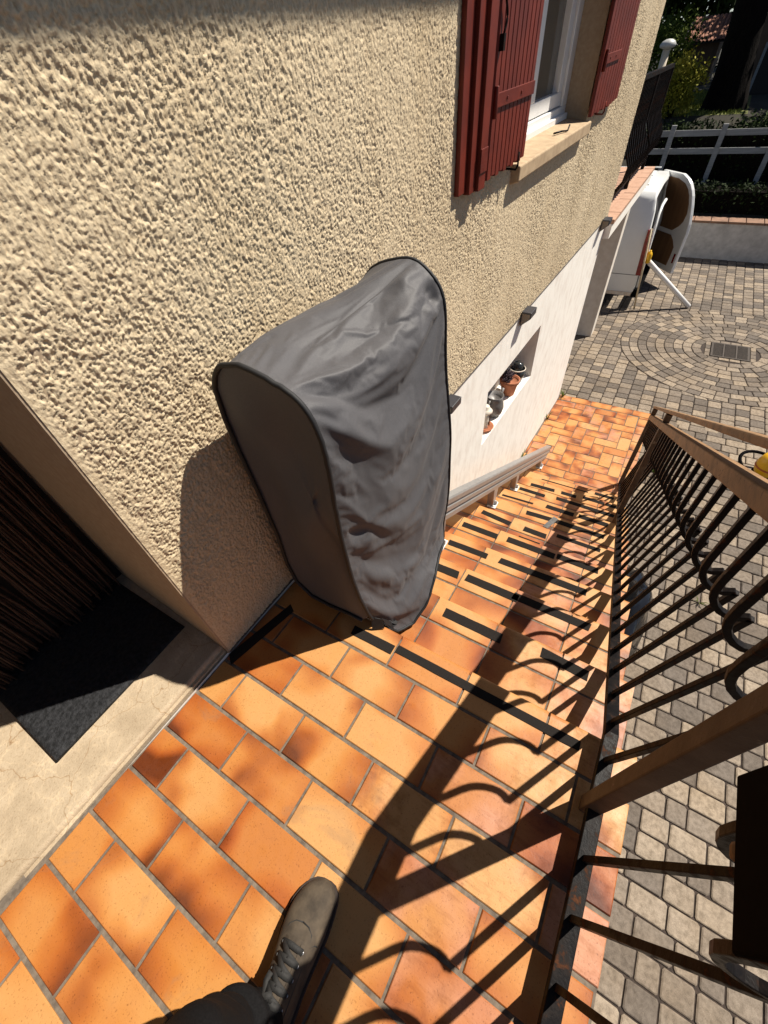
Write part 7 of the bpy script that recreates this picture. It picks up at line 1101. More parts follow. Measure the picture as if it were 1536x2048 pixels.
# black bin bag at the foot of the flank wall
def bag():
    n, k = 48, 30; m = MB(); r1 = gauss2((k + 1, n), 2.0, 2.0, 77); r2 = gauss2((k + 1, n), 4.5, 4.5, 78)
    c = Vector((1.72, -0.44, ZY)); vs = []
    for j in range(k + 1):
        v = j / k; ph = math.pi * 0.5 * v
        for i in range(n):
            a = 2 * math.pi * i / n; rr = 1 + 0.085 * r1[j, i] + 0.11 * r2[j, i]
            x = 0.30 * math.cos(a) * math.cos(ph) ** 0.7 * rr; y = 0.135 * math.sin(a) * math.cos(ph) ** 0.7 * rr; z = 0.30 * math.sin(ph) * (1 + 0.05 * r2[j, i])
            vs.append((c.x + x, c.y + y - 0.02, c.z + 0.001 + max(0, z)))
    m.mesh(vs, [(j * n + i, j * n + (i + 1) % n, (j + 1) * n + (i + 1) % n, (j + 1) * n + i) for j in range(k) for i in range(n)], 0, None, False)
    tag(m.build("bin_bag", BAGM), "shiny crumpled black bin bag at the foot of the stairs' outer side", "bin bag")
bag()
hv = thing("wet_vacuum", "yellow and black canister vacuum standing on the pavers with its hose out", "vacuum cleaner", (3.46, -1.165, ZY))
def vac():
    c = Vector((3.46, -1.165, ZY)); b = MB(); b.lathe([(0.0, 0.0), (0.075, 0.005), (0.08, 0.06), (0.07, 0.07), (0.0, 0.07)], c, 26); b.build("base", BLACKPL, hv)
    t = MB(); t.lathe([(0.066, 0.071), (0.080, 0.10), (0.084, 0.16), (0.070, 0.215), (0.040, 0.235), (0.0, 0.238)], c, 28); t.build("tank", YELLOW, hv)
    g = MB(); g.lathe([(0.0845, 0.125), (0.0875, 0.127), (0.0875, 0.137), (0.0845, 0.139)], c, 28); g.build("clamp_ring", simple("red_clip", (0.45, 0.10, 0.02), None, 20, 0.4), hv)
    h = MB(); pts = []
    for i in range(40):
        a = -0.5 + 4.0 * i / 39; pts.append(c + Vector((0.06 + 0.125 * math.cos(a - 0.7), -0.02 + 0.165 * math.sin(a - 0.7) + 0.03, 0.05 + 0.075 * math.sin(math.pi * i / 39))))
    h.tube(pts, 0.012, 10); h.build("hose", BLACKPL, hv)
vac()
# weeds along the wall foot and on the paving
def weed(label, c, n, h, grp):
    m = MB(); r = random.Random(int(c[0] * 100) + 5)
    for i in range(n):
        a = r.uniform(0, 6.28); d = Vector((math.cos(a), math.sin(a), 0)); s = Vector((-d.y, d.x, 0)) * 0.003; b = Vector(c) + d * r.uniform(0, .008); L = h * r.uniform(.6, 1.2)
        p1 = b + d * L * .35 + Vector((0, 0, L * .6)); p2 = b + d * L * r.uniform(.7, 1.0) + Vector((0, 0, L * .75))
        m.face([b - s, b + s, p1 + s * .8, p1 - s * .8], 0, (r.random(),) * 3); m.face([p1 - s * .8, p1 + s * .8, p2], 0, (r.random(),) * 3)
    tag(m.build("weed", LEAF_MD), label, "weed", grp)
weed("dark weed tuft at the far wall corner of the lower landing", (3.99, 0.475, ZL), 16, 0.09, "weeds in the joints")
weed("small weed at the wall foot halfway along the lower landing", (3.55, 0.505, ZL), 12, 0.07, "weeds in the joints")
weed("green weed at the wall foot beside the lower end of the stairlift rail", (2.90, 0.53, ZL), 16, 0.07, "weeds in the joints")
weed("thin grass blade tuft growing between the pavers beyond the balusters", (2.05, -0.86, ZY), 8, 0.06, "weeds in the joints")
weed("weed tuft growing beside the lower landing behind the railing", (3.2, -0.46, ZY), 22, 0.16, "weeds in the joints")

# ------------------------------------------------------------------ van
van = thing("white_van", "white panel van parked beside the terrace with a rear door open", "van", (7.15, 1.0, ZY))
def make_van():
    xa, xb = 6.46, 7.84; yr_, yf = 0.335, 2.15
    def sect(y, zb, zt, ins):
        L = [(xa + 0.02, zb), (xa, zb + 0.06), (xa, zb + 0.45), (xa + 0.012, zb + 0.55), (xa + 0.05 + ins, zt - 0.075), (xa + 0.085 + ins, zt - 0.02), (xa + 0.15 + ins, zt), ((xa + xb) / 2, zt + 0.02),
             (xb - 0.15 - ins, zt), (xb - 0.085 - ins, zt - 0.02), (xb - 0.05 - ins, zt - 0.075), (xb - 0.012, zb + 0.55), (xb, zb + 0.45), (xb, zb + 0.06), (xb - 0.02, zb)]
        return L
    st = [(0.285, 0.375, -1.215, -0.205, 0.025), (0.30, 0.40, -1.225, -0.165, 0.0), (0.60, 0.60, -1.23, -0.155, 0.0), (1.2, 1.2, -1.23, -0.15, 0.0), (1.75, 1.62, -1.23, -0.19, 0.02)]
    m = MB(); vs = []; K = 15
    for (yb, yt, zb, zt, ins) in st:
        for (x, z) in sect(0, zb, zt, ins): f = max(0, min(1, (z - zb) / (zt - zb))); vs.append((x, yb + (yt - yb) * f ** 1.6, z))
    fs = [(j * K + i, j * K + i + 1, (j + 1) * K + i + 1, (j + 1) * K + i) for j in range(len(st) - 1) for i in range(K - 1)]
    fs.append(tuple((len(st) - 1) * K + i for i in range(K)))
    m.mesh(vs, fs, 0, None, True); o = m.build("body", VANWHITE, van); e = o.modifiers.new("e", 'EDGE_SPLIT'); e.split_angle = R(50)
    n = MB(); n.box(xa + 0.02, xb - 0.02, 1.62, 2.17, -1.22, -0.62); n.build("bonnet", VANWHITE, van, bevel=0.06)
    d = MB()                                                                  # solid near-black block: the load space's shade is in its colour
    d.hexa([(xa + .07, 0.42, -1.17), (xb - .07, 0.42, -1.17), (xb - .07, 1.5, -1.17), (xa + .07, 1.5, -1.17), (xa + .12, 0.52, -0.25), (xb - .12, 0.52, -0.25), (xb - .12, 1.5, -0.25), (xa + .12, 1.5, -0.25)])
    d.build("load_space_shade", VANDARK, van)
    fr = MB()
    fr.tube([(xa + .045, 0.300, -1.19), (xa + .045, 0.318, -0.80), (xa + .075, 0.365, -0.36), (xa + .13, 0.40, -0.235), ((xa + xb) / 2, 0.405, -0.205), (xb - .13, 0.40, -0.235), (xb - .075, 0.365, -0.36), (xb - .045, 0.318, -0.80), (xb - .045, 0.300, -1.19)], 0.026, 8); fr.build("door_frame", VANWHITE, van)
    s = MB(); s.tube([(xa + .085, 0.270, -1.18), (xa + .085, 0.288, -0.80), (xa + .115, 0.340, -0.38), (xa + .16, 0.385, -0.262)], 0.024, 8); s.build("seal_shade_strip", RUBBER, van)  # seal thickened in black to stand for shade in the rear opening
    ae = MB(); ae.tube([(xa + .075, 0.262, -1.16), (xa + .080, 0.272, -0.80), (xa + .10, 0.290, -0.52), (xa + .16, 0.300, -0.40), (xa + .27, 0.300, -0.335), (xa + .42, 0.290, -0.305)], 0.017, 8); ae.build("door_edge", VANWHITE, van)
    # far rear door wide open with plywood lining
    H = Vector((7.80, 0.34, 0)); D = Vector((7.36, -0.055, 0)) - H; ln = D.length; D.normalize(); Nn = Vector((-D.y, D.x, 0)); Nn = Nn if Nn.x < 0 else -Nn
    def fp(u, z, off=0): return H + D * (u * ln) + Nn * off + Vector((0, 0.13 * max(0.0, (z + 0.72) / 0.55) ** 1.3 if z > -0.72 else 0, z))
    lv = [(-1.205, 1.0), (-0.95, 1.0), (-0.75, 1.0), (-0.65, 0.995), (-0.55, 0.985), (-0.45, 0.97), (-0.36, 0.95), (-0.30, 0.915), (-0.245, 0.86), (-0.205, 0.78), (-0.165, 0.62)]
    f = MB(); vs = []; NN = 9
    for off in (0.0, -0.045):
        for z, um in lv:
            for i in range(NN): u = um * i / (NN - 1); vs.append(fp(u, z - 0.02 * u if z < -1.2 else z, off))
    M_ = len(lv) * NN; fs = []
    for j in range(len(lv) - 1):
        for i in range(NN - 1):
            q = j * NN + i; fs.append((q, q + 1, q + NN + 1, q + NN)); fs.append((M_ + q, M_ + q + NN, M_ + q + NN + 1, M_ + q + 1))
    edge_ = [i for i in range(NN)] + [j * NN + NN - 1 for j in range(1, len(lv))] + [(len(lv) - 1) * NN + i for i in range(NN - 2, -1, -1)] + [j * NN for j in range(len(lv) - 2, 0, -1)]
    for i in range(len(edge_)): a_, b_ = edge_[i], edge_[(i + 1) % len(edge_)]; fs.append((a_, M_ + a_, M_ + b_, b_))
    f.mesh(vs, fs); fo = f.build("rear_door", VANWHITE, van, bevel=0.010)
    fo['label'] = "open rear door with two brown plywood panels"
    for zs, ua, ub in (([-0.76, -0.70, -0.64, -0.55, -0.45, -0.36, -0.30, -0.25, -0.215], [0.14] * 9, [0.56, 0.72, 0.82, 0.89, 0.90, 0.87, 0.82, 0.72, 0.50]), ([-1.15, -1.05, -0.93, -0.86, -0.81], [0.10] * 5, [0.78, 0.80, 0.80, 0.70, 0.58])):
        q = MB(); vs = []; NN = 6
        for off in (0.007, 0.001):
            for z, a_, b_ in zip(zs, ua, ub):
                for i in range(NN): vs.append(fp(a_ + (b_ - a_) * i / (NN - 1), z, off))
        M_ = len(zs) * NN; fs = [(j * NN + i, j * NN + i + 1, (j + 1) * NN + i + 1, (j + 1) * NN + i) for j in range(len(zs) - 1) for i in range(NN - 1)]
        fs += [(M_ + j * NN, j * NN, (j + 1) * NN, M_ + (j + 1) * NN) for j in range(len(zs) - 1)] + [(j * NN + NN - 1, M_ + j * NN + NN - 1, M_ + (j + 1) * NN + NN - 1, (j + 1) * NN + NN - 1) for j in range(len(zs) - 1)]
        q.mesh(vs, fs); q.build("lining_panel", PLY, fo)
    rr = MB(); A = [fp(u, z, 0.004) for u, z in ((0.90, -1.10), (0.95, -1.10), (0.95, -0.99), (0.90, -0.99))]; B = [fp(u, z, 0.0005) for u, z in ((0.90, -1.10), (0.95, -1.10), (0.95, -0.99), (0.90, -0.99))]
    rr.mesh(A + B, [(0, 1, 2, 3), (0, 4, 5, 1), (1, 5, 6, 2), (2, 6, 7, 3), (3, 7, 4, 0)]); rr.build("reflector", REDLENS, fo)
    for x in (xa - 0.002, xb - 0.028):
        t = MB(); P = [(0.262, -1.00), (0.320, -1.00), (0.345, -0.62), (0.345, -0.52), (0.318, -0.52), (0.288, -0.75)]
        A = [(x, a, b) for a, b in P]; B = [(x + 0.030, a, b) for a, b in P]; k = len(P)
        t.mesh(A + B, [tuple(range(k)), tuple(range(k, 2 * k))[::-1]] + [(i, (i + 1) % k, k + (i + 1) % k, k + i)[::-1] for i in range(k)]); t.build("tail_lamp", REDLENS, van)
    bu = MB(); bu.box(xa + .01, xb - .01, 0.215, 0.30, -1.265, -1.165); bu.build("bumper", BLACKPL, van, bevel=0.02)
    sk = MB(); sk.box(xa - 0.003, xa + 0.02, 0.30, 1.7, -1.245, -1.205); sk.build("sill_skirt", simple("rusty_white_sill", (0.55, 0.42, 0.30), (0.68, 0.62, 0.54), 12, 0.6), van)
    gr = MB(); gr.box(xa - 0.0025, xa + 0.004, 0.30, 0.72, -1.0025, -0.9975); gr.build("side_groove", VANDARK, van)
    for (x, y) in ((xa + 0.10, 0.72), (xb - 0.10, 0.72), (xa + 0.10, 1.80), (xb - 0.10, 1.80)):
        ax = Matrix(((0, 0, 1), (0, 1, 0), (-1, 0, 0)))
        w = MB(); w.lathe([(0.15, -0.065), (0.225, -0.065), (0.235, -0.04), (0.235, 0.04), (0.225, 0.065), (0.15, 0.065)], (x, y, ZY + 0.236), 28, axis=ax); wo = w.build("wheel", RUBBER, van)
        q = MB(); q.lathe([(0.0, -0.05), (0.06, -0.055), (0.15, -0.04), (0.15, 0.04), (0.06, 0.055), (0.0, 0.05)], (x, y, ZY + 0.236), 24, axis=ax); q.build("rim", CHROME, wo)
    ra = MB(); ra.box(xb - 0.16, xb - 0.145, 0.50, 1.5, -0.130, -0.118); ra.box(xa + 0.19, xa + 0.205, 0.50, 1.5, -0.136, -0.124); ra.build("roof_rail", VANWHITE, van)
    rib = MB(); rib.box(xa + 0.30, xa + 0.60, 0.53, 1.4, -0.150, -0.1285); rib.box(xa + 0.75, xa + 1.05, 0.53, 1.4, -0.150, -0.1285); rib.build("roof_rib", VANWHITE, van, bevel=0.012)
make_van()
def pole(name, label, cat, a, b, r, mat, n=12):
    m = MB(); m.tube([a, Vector(a).lerp(Vector(b), .5), b], r, n); return tag(m.build(name, mat), label, cat)
pole("drain_pipe", "long pale pipe leaning from the pavers against the back of the van", "pipe", (6.724, -0.40, ZY + 0.02), (6.52, 0.235, -0.85), 0.028, PVC)
pole("near_door_edge_strip", "thin cream batten standing upright against the rear edge of the van", "door edge", (6.43, 0.20, ZY + 0.012), (6.44, 0.315, -0.50), 0.011, simple("cream_door_strip", (0.62, 0.50, 0.32), None, 20, 0.7), 6)  # cream strip stands in for the edge of the near rear door
def canister():
    m = MB(); c = Vector((6.50, 0.245, -0.865)); m.lathe([(0.0, 0.0), (0.030, 0.0), (0.034, 0.01), (0.034, 0.09), (0.022, 0.115), (0.012, 0.12), (0.012, 0.135), (0.0, 0.136)], c, 18)
    tag(m.build("tool_bottle", YELLOW), "small yellow tool bottle wedged on top of the pale pipe", "bottle")
canister()

# ------------------------------------------------------------------ end of the yard: low wall, fence, garden
lw = thing("garden_wall", "low white rendered wall with clay coping at the end of the yard", "garden wall", (8.85, -0.8, ZY))
def gwall():
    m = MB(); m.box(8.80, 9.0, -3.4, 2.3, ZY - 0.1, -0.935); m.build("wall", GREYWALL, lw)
    c = MB(); y = -3.4
    while y < 2.3: c.box(8.775, 9.03, y + .004, y + .216, -0.9345, -0.905); y += .22
    c.build("coping", simple("dull_clay_coping", (0.26, 0.145, 0.09), (0.17, 0.095, 0.06), 7, 0.9), lw, bevel=0.006)
gwall()
def garden_ground():
    m = MB(); xs = [9.0, 9.9, 10.6, 12.0, 14.0, 60.0]; zs = [-0.97, -0.75, -0.52, -0.02, 0.05, 0.15]
    for i in range(5): m.face([(xs[i], -40, zs[i]), (xs[i + 1], -40, zs[i + 1]), (xs[i + 1], 40, zs[i + 1]), (xs[i], 40, zs[i])])
    m.face([(9.0, -40, -1.5), (9.0, -40, -0.97), (9.0, 40, -0.97), (9.0, 40, -1.5)])
    kind(m.build("garden_ground", SOIL), 'structure')
garden_ground()
gg = MB(); gg.box(-60, 60, -60, 60, ZY - 0.30, ZY - 0.07); kind(gg.build("ground", SOIL), 'structure')
def gz(x): return float(np.interp(x, [9.0, 9.9, 10.6, 12.0, 14.0, 60.0], [-0.97, -0.75, -0.52, -0.02, 0.05, 0.15]))
def leaves(m, c, rad, n, size, seed, clumps=14, flat=0.0):
    r = np.random.default_rng(seed); c = np.array(c); rad = np.array(rad)
    cl = r.normal(size=(clumps, 3)); cl /= np.linalg.norm(cl, axis=1, keepdims=True); cl *= r.uniform(0.35, 0.95, (clumps, 1)); tone = r.uniform(0, 1, clumps)
    for i in range(n):
        k = r.integers(clumps); p = cl[k] + r.normal(size=3) * 0.20; p = c + p * rad
        a = r.normal(size=3); a /= np.linalg.norm(a); b = np.cross(a, r.normal(size=3)); b /= np.linalg.norm(b); s = size * r.uniform(.6, 1.4); t = np.clip(tone[k] * 0.6 + r.uniform(0, .4), 0, 1)
        m.face([p - a * s, p - b * s * .45, p + a * s, p + b * s * .45], 0, (t, t, t))
def tree(label, base, h, tr, crown_c, crown_r, n, size, seed, mat, lean=(0, 0), group=None, cat="tree", forks=()):
    o = thing("tree", label, cat, base, group); t = MB(); B = Vector(base); top = B + Vector((lean[0], lean[1], h)); N = 9; path = []; 
    r = random.Random(seed); K = 14; vs = []; fs = []
    for j in range(N + 1):
        f = j / N; c = B.lerp(top, f) + Vector((r.uniform(-.03, .03), r.uniform(-.03, .03), 0)) * h * 0.08; rad = tr * (1 - 0.55 * f) * (1.25 if j == 0 else 1)
        for i in range(K): a = 2 * math.pi * i / K; vs.append(c + Vector((math.cos(a), math.sin(a), 0)) * rad * (1 + r.uniform(-.07, .07)))
    fs = [(j * K + i, j * K + (i + 1) % K, (j + 1) * K + (i + 1) % K, (j + 1) * K + i) for j in range(N) for i in range(K)]
    t.mesh(vs, fs, 0, None, True)
    for (z0, dx, dy, dz, rr) in forks:
        p0 = B.lerp(top, z0); t.tube([p0, p0 + Vector((dx * .5, dy * .5, dz * .4)), p0 + Vector((dx, dy, dz))], rr, 9)
    t.build("trunk", BARK, o)
    c = MB(); leaves(c, crown_c, crown_r, n, size, seed, 24); c.build("crown", mat, o)
    return o
# dark hedge in front of the white fence
hd = thing("hedge", "low dark hedge between the low white wall and the white fence", "hedge", (9.45, -0.9, gz(9.4)))
def hedge():
    m = MB(); r = np.random.default_rng(5)
    for i in range(8000):
        p = np.array((r.uniform(9.15, 9.75), r.uniform(-3.4, 2.0), -0.93 + 0.36 * r.uniform(0, 1) ** 0.6))
        a = r.normal(size=3); a /= np.linalg.norm(a); b = np.cross(a, r.normal(size=3)); b /= np.linalg.norm(b); s = 0.026 * r.uniform(.6, 1.4); t = r.uniform(0, .5) ** 1.5
        m.face([p - a * s, p - b * s * .5, p + a * s, p + b * s * .5], 0, (t, t, t))
    m.build("foliage", LEAF_DK, hd)
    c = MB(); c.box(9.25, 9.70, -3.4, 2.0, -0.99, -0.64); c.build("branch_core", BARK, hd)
hedge()
h2 = thing("hedge", "tall dark hedge directly behind the white two-board fence", "hedge", (10.3, -0.9, -0.65))
def hedge2():
    m = MB(); r = np.random.default_rng(15)
    for i in range(9000):
        y = r.uniform(-5.0, 1.2); tp = 0.02 + 0.05 * math.sin(y * 3.1) + 0.03 * math.sin(y * 7.7)
        p = np.array((r.uniform(10.08, 10.55), y, -0.7 + (tp + 0.7) * r.uniform(0, 1) ** 0.6))
        a = r.normal(size=3); a /= np.linalg.norm(a); b = np.cross(a, r.normal(size=3)); b /= np.linalg.norm(b); s = 0.026 * r.uniform(.6, 1.4); t = r.uniform(0, .5) ** 1.5
        m.face([p - a * s, p - b * s * .5, p + a * s, p + b * s * .5], 0, (t, t, t))
    m.build("foliage", LEAF_DK, h2)
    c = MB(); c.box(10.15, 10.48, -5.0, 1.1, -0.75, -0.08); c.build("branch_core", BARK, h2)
hedge2()
fe = thing("rail_fence", "white two-board rail fence in the shaded garden", "fence", (10.0, -0.5, gz(10)))
def fence():
    b = MB()
    for (z0, z1) in ((-0.085, -0.010), (-0.300, -0.225)): b.box(9.985, 10.005, -5.0, 0.92, z0, z1)
    b.build("rail_boards", FENCEW, fe, bevel=0.004); y = 0.655; 
    while y > -4.8:
        p = MB(); p.hexa([(9.935, y - .035, gz(10) - 0.05), (9.984, y - .035, gz(10) - 0.05), (9.984, y + .035, gz(10) - 0.05), (9.935, y + .035, gz(10) - 0.05), (9.935, y - .035, 0.055), (9.984, y - .035, 0.055), (9.984, y + .035, 0.055), (9.935, y + .035, 0.055)])
        p.build("fence_post", FENCEW, fe, bevel=0.005); y -= 0.69
fence()
# garden behind
lawn = MB(); r_ = np.random.default_rng(8)
for i in range(9000):
    x = r_.uniform(12.0, 16.0); y = r_.uniform(-0.2, 2.2); z = gz(x) + 0.003; h_ = r_.uniform(.03, .07); a = r_.uniform(0, 6.28); w_ = 0.012; t_ = r_.uniform(0, 1)
    lawn.face([(x - w_ * math.cos(a), y - w_ * math.sin(a), z), (x + w_ * math.cos(a), y + w_ * math.sin(a), z), (x + r_.normal() * .02, y + r_.normal() * .02, z + h_)], 0, (t_, t_, t_))
kind(lawn.build("grass", GRASSM), 'stuff')
lawn_ground = MB()
for (xa, xb) in ((12.0, 14.0), (14.0, 16.0)): lawn_ground.face([(xa, -0.3, gz(xa) + .003), (xb, -0.3, gz(xb) + .003), (xb, 2.3, gz(xb) + .003), (xa, 2.3, gz(xa) + .003)])
kind(lawn_ground.build("lawn", simple("lawn_turf", (0.14, 0.145, 0.035), (0.07, 0.08, 0.018), 6, 1.0, bump=0.5)), 'structure')
def bush(label, c, rad, n, size, seed, mat, stems=True):
    o = thing("bush", label, "bush", (c[0], c[1], gz(c[0]))); m = MB(); leaves(m, c, rad, n, size, seed, 18); m.build("foliage", mat, o)
    s = MB(); r = random.Random(seed)
    for i in range(7): s.tube([(c[0] + r.uniform(-.05, .05), c[1] + r.uniform(-.05, .05), gz(c[0]) - .02), (c[0] + r.uniform(-.5, .5) * rad[0], c[1] + r.uniform(-.5, .5) * rad[1], c[2])], 0.012, 6)
    s.build("stems", BARK, o)
bush("yellow-green garden bush beside the dark tree trunk", (12.0, 0.92, 0.40), (0.40, 0.36, 0.40), 6500, 0.026, 41, LEAF_YG)
bush("olive green shrub behind the lamp post", (15.5, 1.62, 0.70), (0.6, 0.62, 0.75), 5200, 0.036, 42, LEAF_MD)
bush("low dark shrub at the foot of the white fence", (10.35, 0.72, -0.22), (0.22, 0.36, 0.26), 2600, 0.024, 43, LEAF_DK)
bush("dark flowering shrub behind the white fence at the right", (11.2, -0.75, -0.25), (0.4, 0.8, 0.30), 4200, 0.026, 44, LEAF_DK)
tree("thick leaning dark tree trunk rising beyond the white fence", (12.6, 0.10, gz(12.6)), 4.6, 0.30, (17.0, -2.6, 4.4), (2.3, 2.4, 1.0), 16000, 0.11, 51, LEAF_DK, lean=(0.0, 0.55), forks=((0.24, 0.6, -0.9, 1.9, 0.16), (0.5, 2.6, -1.4, 1.7, 0.12)))  # crown set off the trunk, out of view, to shade the garden
tree("unseen broad dark tree added to shade the left side of the garden", (17.5, 3.4, gz(17)), 3.6, 0.20, (16.6, 2.2, 3.9), (2.8, 2.4, 1.5), 9000, 0.11, 52, LEAF_DK)  # out of view, added to darken the garden's left side with its shade
tree("dark tree behind the brown hut", (21.5, -2.6, gz(21)), 4.0, 0.22, (21.0, -2.0, 4.2), (3.0, 3.4, 2.0), 9000, 0.13, 53, LEAF_DK)
tree("unseen dark tree added at the right end of the yard to shade the hedge", (13.8, -4.9, gz(13)), 4.2, 0.22, (14.2, -4.6, 4.0), (2.0, 2.0, 1.0), 10000, 0.10, 54, LEAF_DK)  # out of view, put in so that its shade falls on the hedge
tree("distant dark tree closing the view behind the shed", (27.0, 1.5, gz(27)), 5.0, 0.30, (27.0, 1.0, 2.6), (2.2, 5.2, 2.4), 9000, 0.16, 55, LEAF_DK)
lp = thing("garden_lamp", "white mushroom-topped garden lamp post in front of the olive shrub", "lamp post", (11.0, 1.20, gz(11)))
def glamp():
    p = MB(); p.tube([(11.0, 1.20, gz(11) - .02), (11.0, 1.20, 0.4), (11.0, 1.20, 0.87)], 0.055, 12); p.build("post", simple("cream_post", (0.55, 0.47, 0.36), None, 14, 0.7), lp)
    c = MB(); c.lathe([(0.04, 0.87), (0.115, 0.90), (0.12, 0.925), (0.09, 0.965), (0.045, 0.985), (0.0, 0.99)], (11.0, 1.20, 0.0), 20); c.build("lamp_head", simple("white_lamp_head", (0.42, 0.42, 0.40), None, 14, 0.5), lp)
glamp()
sh = thing("garden_shed", "brown garden shed with a clay tile roof", "shed", (18.4, 1.2, gz(18)))
def shed():
    w = MB(); w.box(18.2, 20.2, 0.78, 1.60, gz(18) - .1, 0.86); w.build("walls", HUT, sh)
    r = MB()
    for j in range(7):                                                        # rows of half-round tiles
        for i in range(12):
            x = 18.0 + j * 0.17; z = 0.86 + j * 0.062; y = 0.66 + i * 0.083; pts = [(y + 0.040 * math.cos(a), 0.030 * math.sin(a)) for a in np.linspace(0, math.pi, 6)]
            for k in range(5): r.face([(x, pts[k][0], z + pts[k][1]), (x, pts[k + 1][0], z + pts[k + 1][1]), (x + .19, pts[k + 1][0], z + pts[k + 1][1] + .066), (x + .19, pts[k][0], z + pts[k][1] + .066)][::-1], 0, None, None, True)
    r.build("roof", ROOFTILE, sh)
    b = MB(); b.hexa([(18.0, .62, .83), (19.3, .62, 1.26), (19.3, 1.66, 1.26), (18.0, 1.66, .83), (18.0, .62, .855), (19.3, .62, 1.29), (19.3, 1.66, 1.29), (18.0, 1.66, .855)]); b.build("roof_deck", DARKWOOD, sh)
shed()
hu = thing("brown_hut", "brown rendered hut with a pale door frame in the shade at the right", "hut", (15.0, -1.3, gz(15)))
def hutb():
    w = MB(); w.box(14.6, 16.6, -2.8, -0.02, gz(15) - .1, 1.7); w.build("walls", HUT, hu)
    f = MB(); f.box(14.575, 14.599, -0.24, -0.19, gz(15), 0.74); f.box(14.575, 14.599, -0.74, -0.69, gz(15), 0.74); f.box(14.575, 14.599, -0.74, -0.19, 0.74, 0.80); f.build("door_frame", FENCEW, hu)
    d = MB(); d.box(14.58, 14.5985, -0.69, -0.24, gz(15), 0.74); d.build("door", DARKWOOD, hu)
    r = MB(); r.box(14.4, 16.8, -3.0, 0.13, 1.7, 1.78); r.build("roof", ROOFTILE, hu)
hutb()
# terrace railing
tr_ = thing("terrace_railing", "black wrought iron railing with bellied bars on the terrace edge", "railing", (5.6, 0.585, 0.118))
def trail():
    y = 0.562; zt = 0.118; m = MB(); m.box(4.02, 5.98, y - .014, y + .014, zt + 0.70, zt + 0.725); m.build("handrail", IRON, tr_)
    b = MB(); b.box(4.02, 5.98, y - .010, y + .010, zt + 0.06, zt + 0.075); b.build("base_bar", IRON, tr_)
    for x in (4.03, 5.05, 5.97): p = MB(); p.box(x - .015, x + .015, y - .015, y + .015, zt - 0.004, zt + 0.70); p.build("post", IRON, tr_)
    a = MB(); w = 0.006; sq = [(-w, -w), (w, -w), (w, w), (-w, w)]
    pth = [(4.10, y, zt + .075), (4.10, y - .02, zt + .12), (4.10, y - .075, zt + .20), (4.10, y - .085, zt + .28), (4.10, y - .045, zt + .36), (4.10, y - .008, zt + .44), (4.10, y, zt + .52), (4.10, y, zt + .70)]
    a.sweep(pth, sq, up=(1, 0, 0)); f = a.build("baluster", IRON, tr_)
    for k in range(1, 24):
        if k == 12: continue
        o = f.copy(); COL.objects.link(o); o.parent = tr_; o.location = Vector((0.078 * k, 0, 0)) * S
trail()

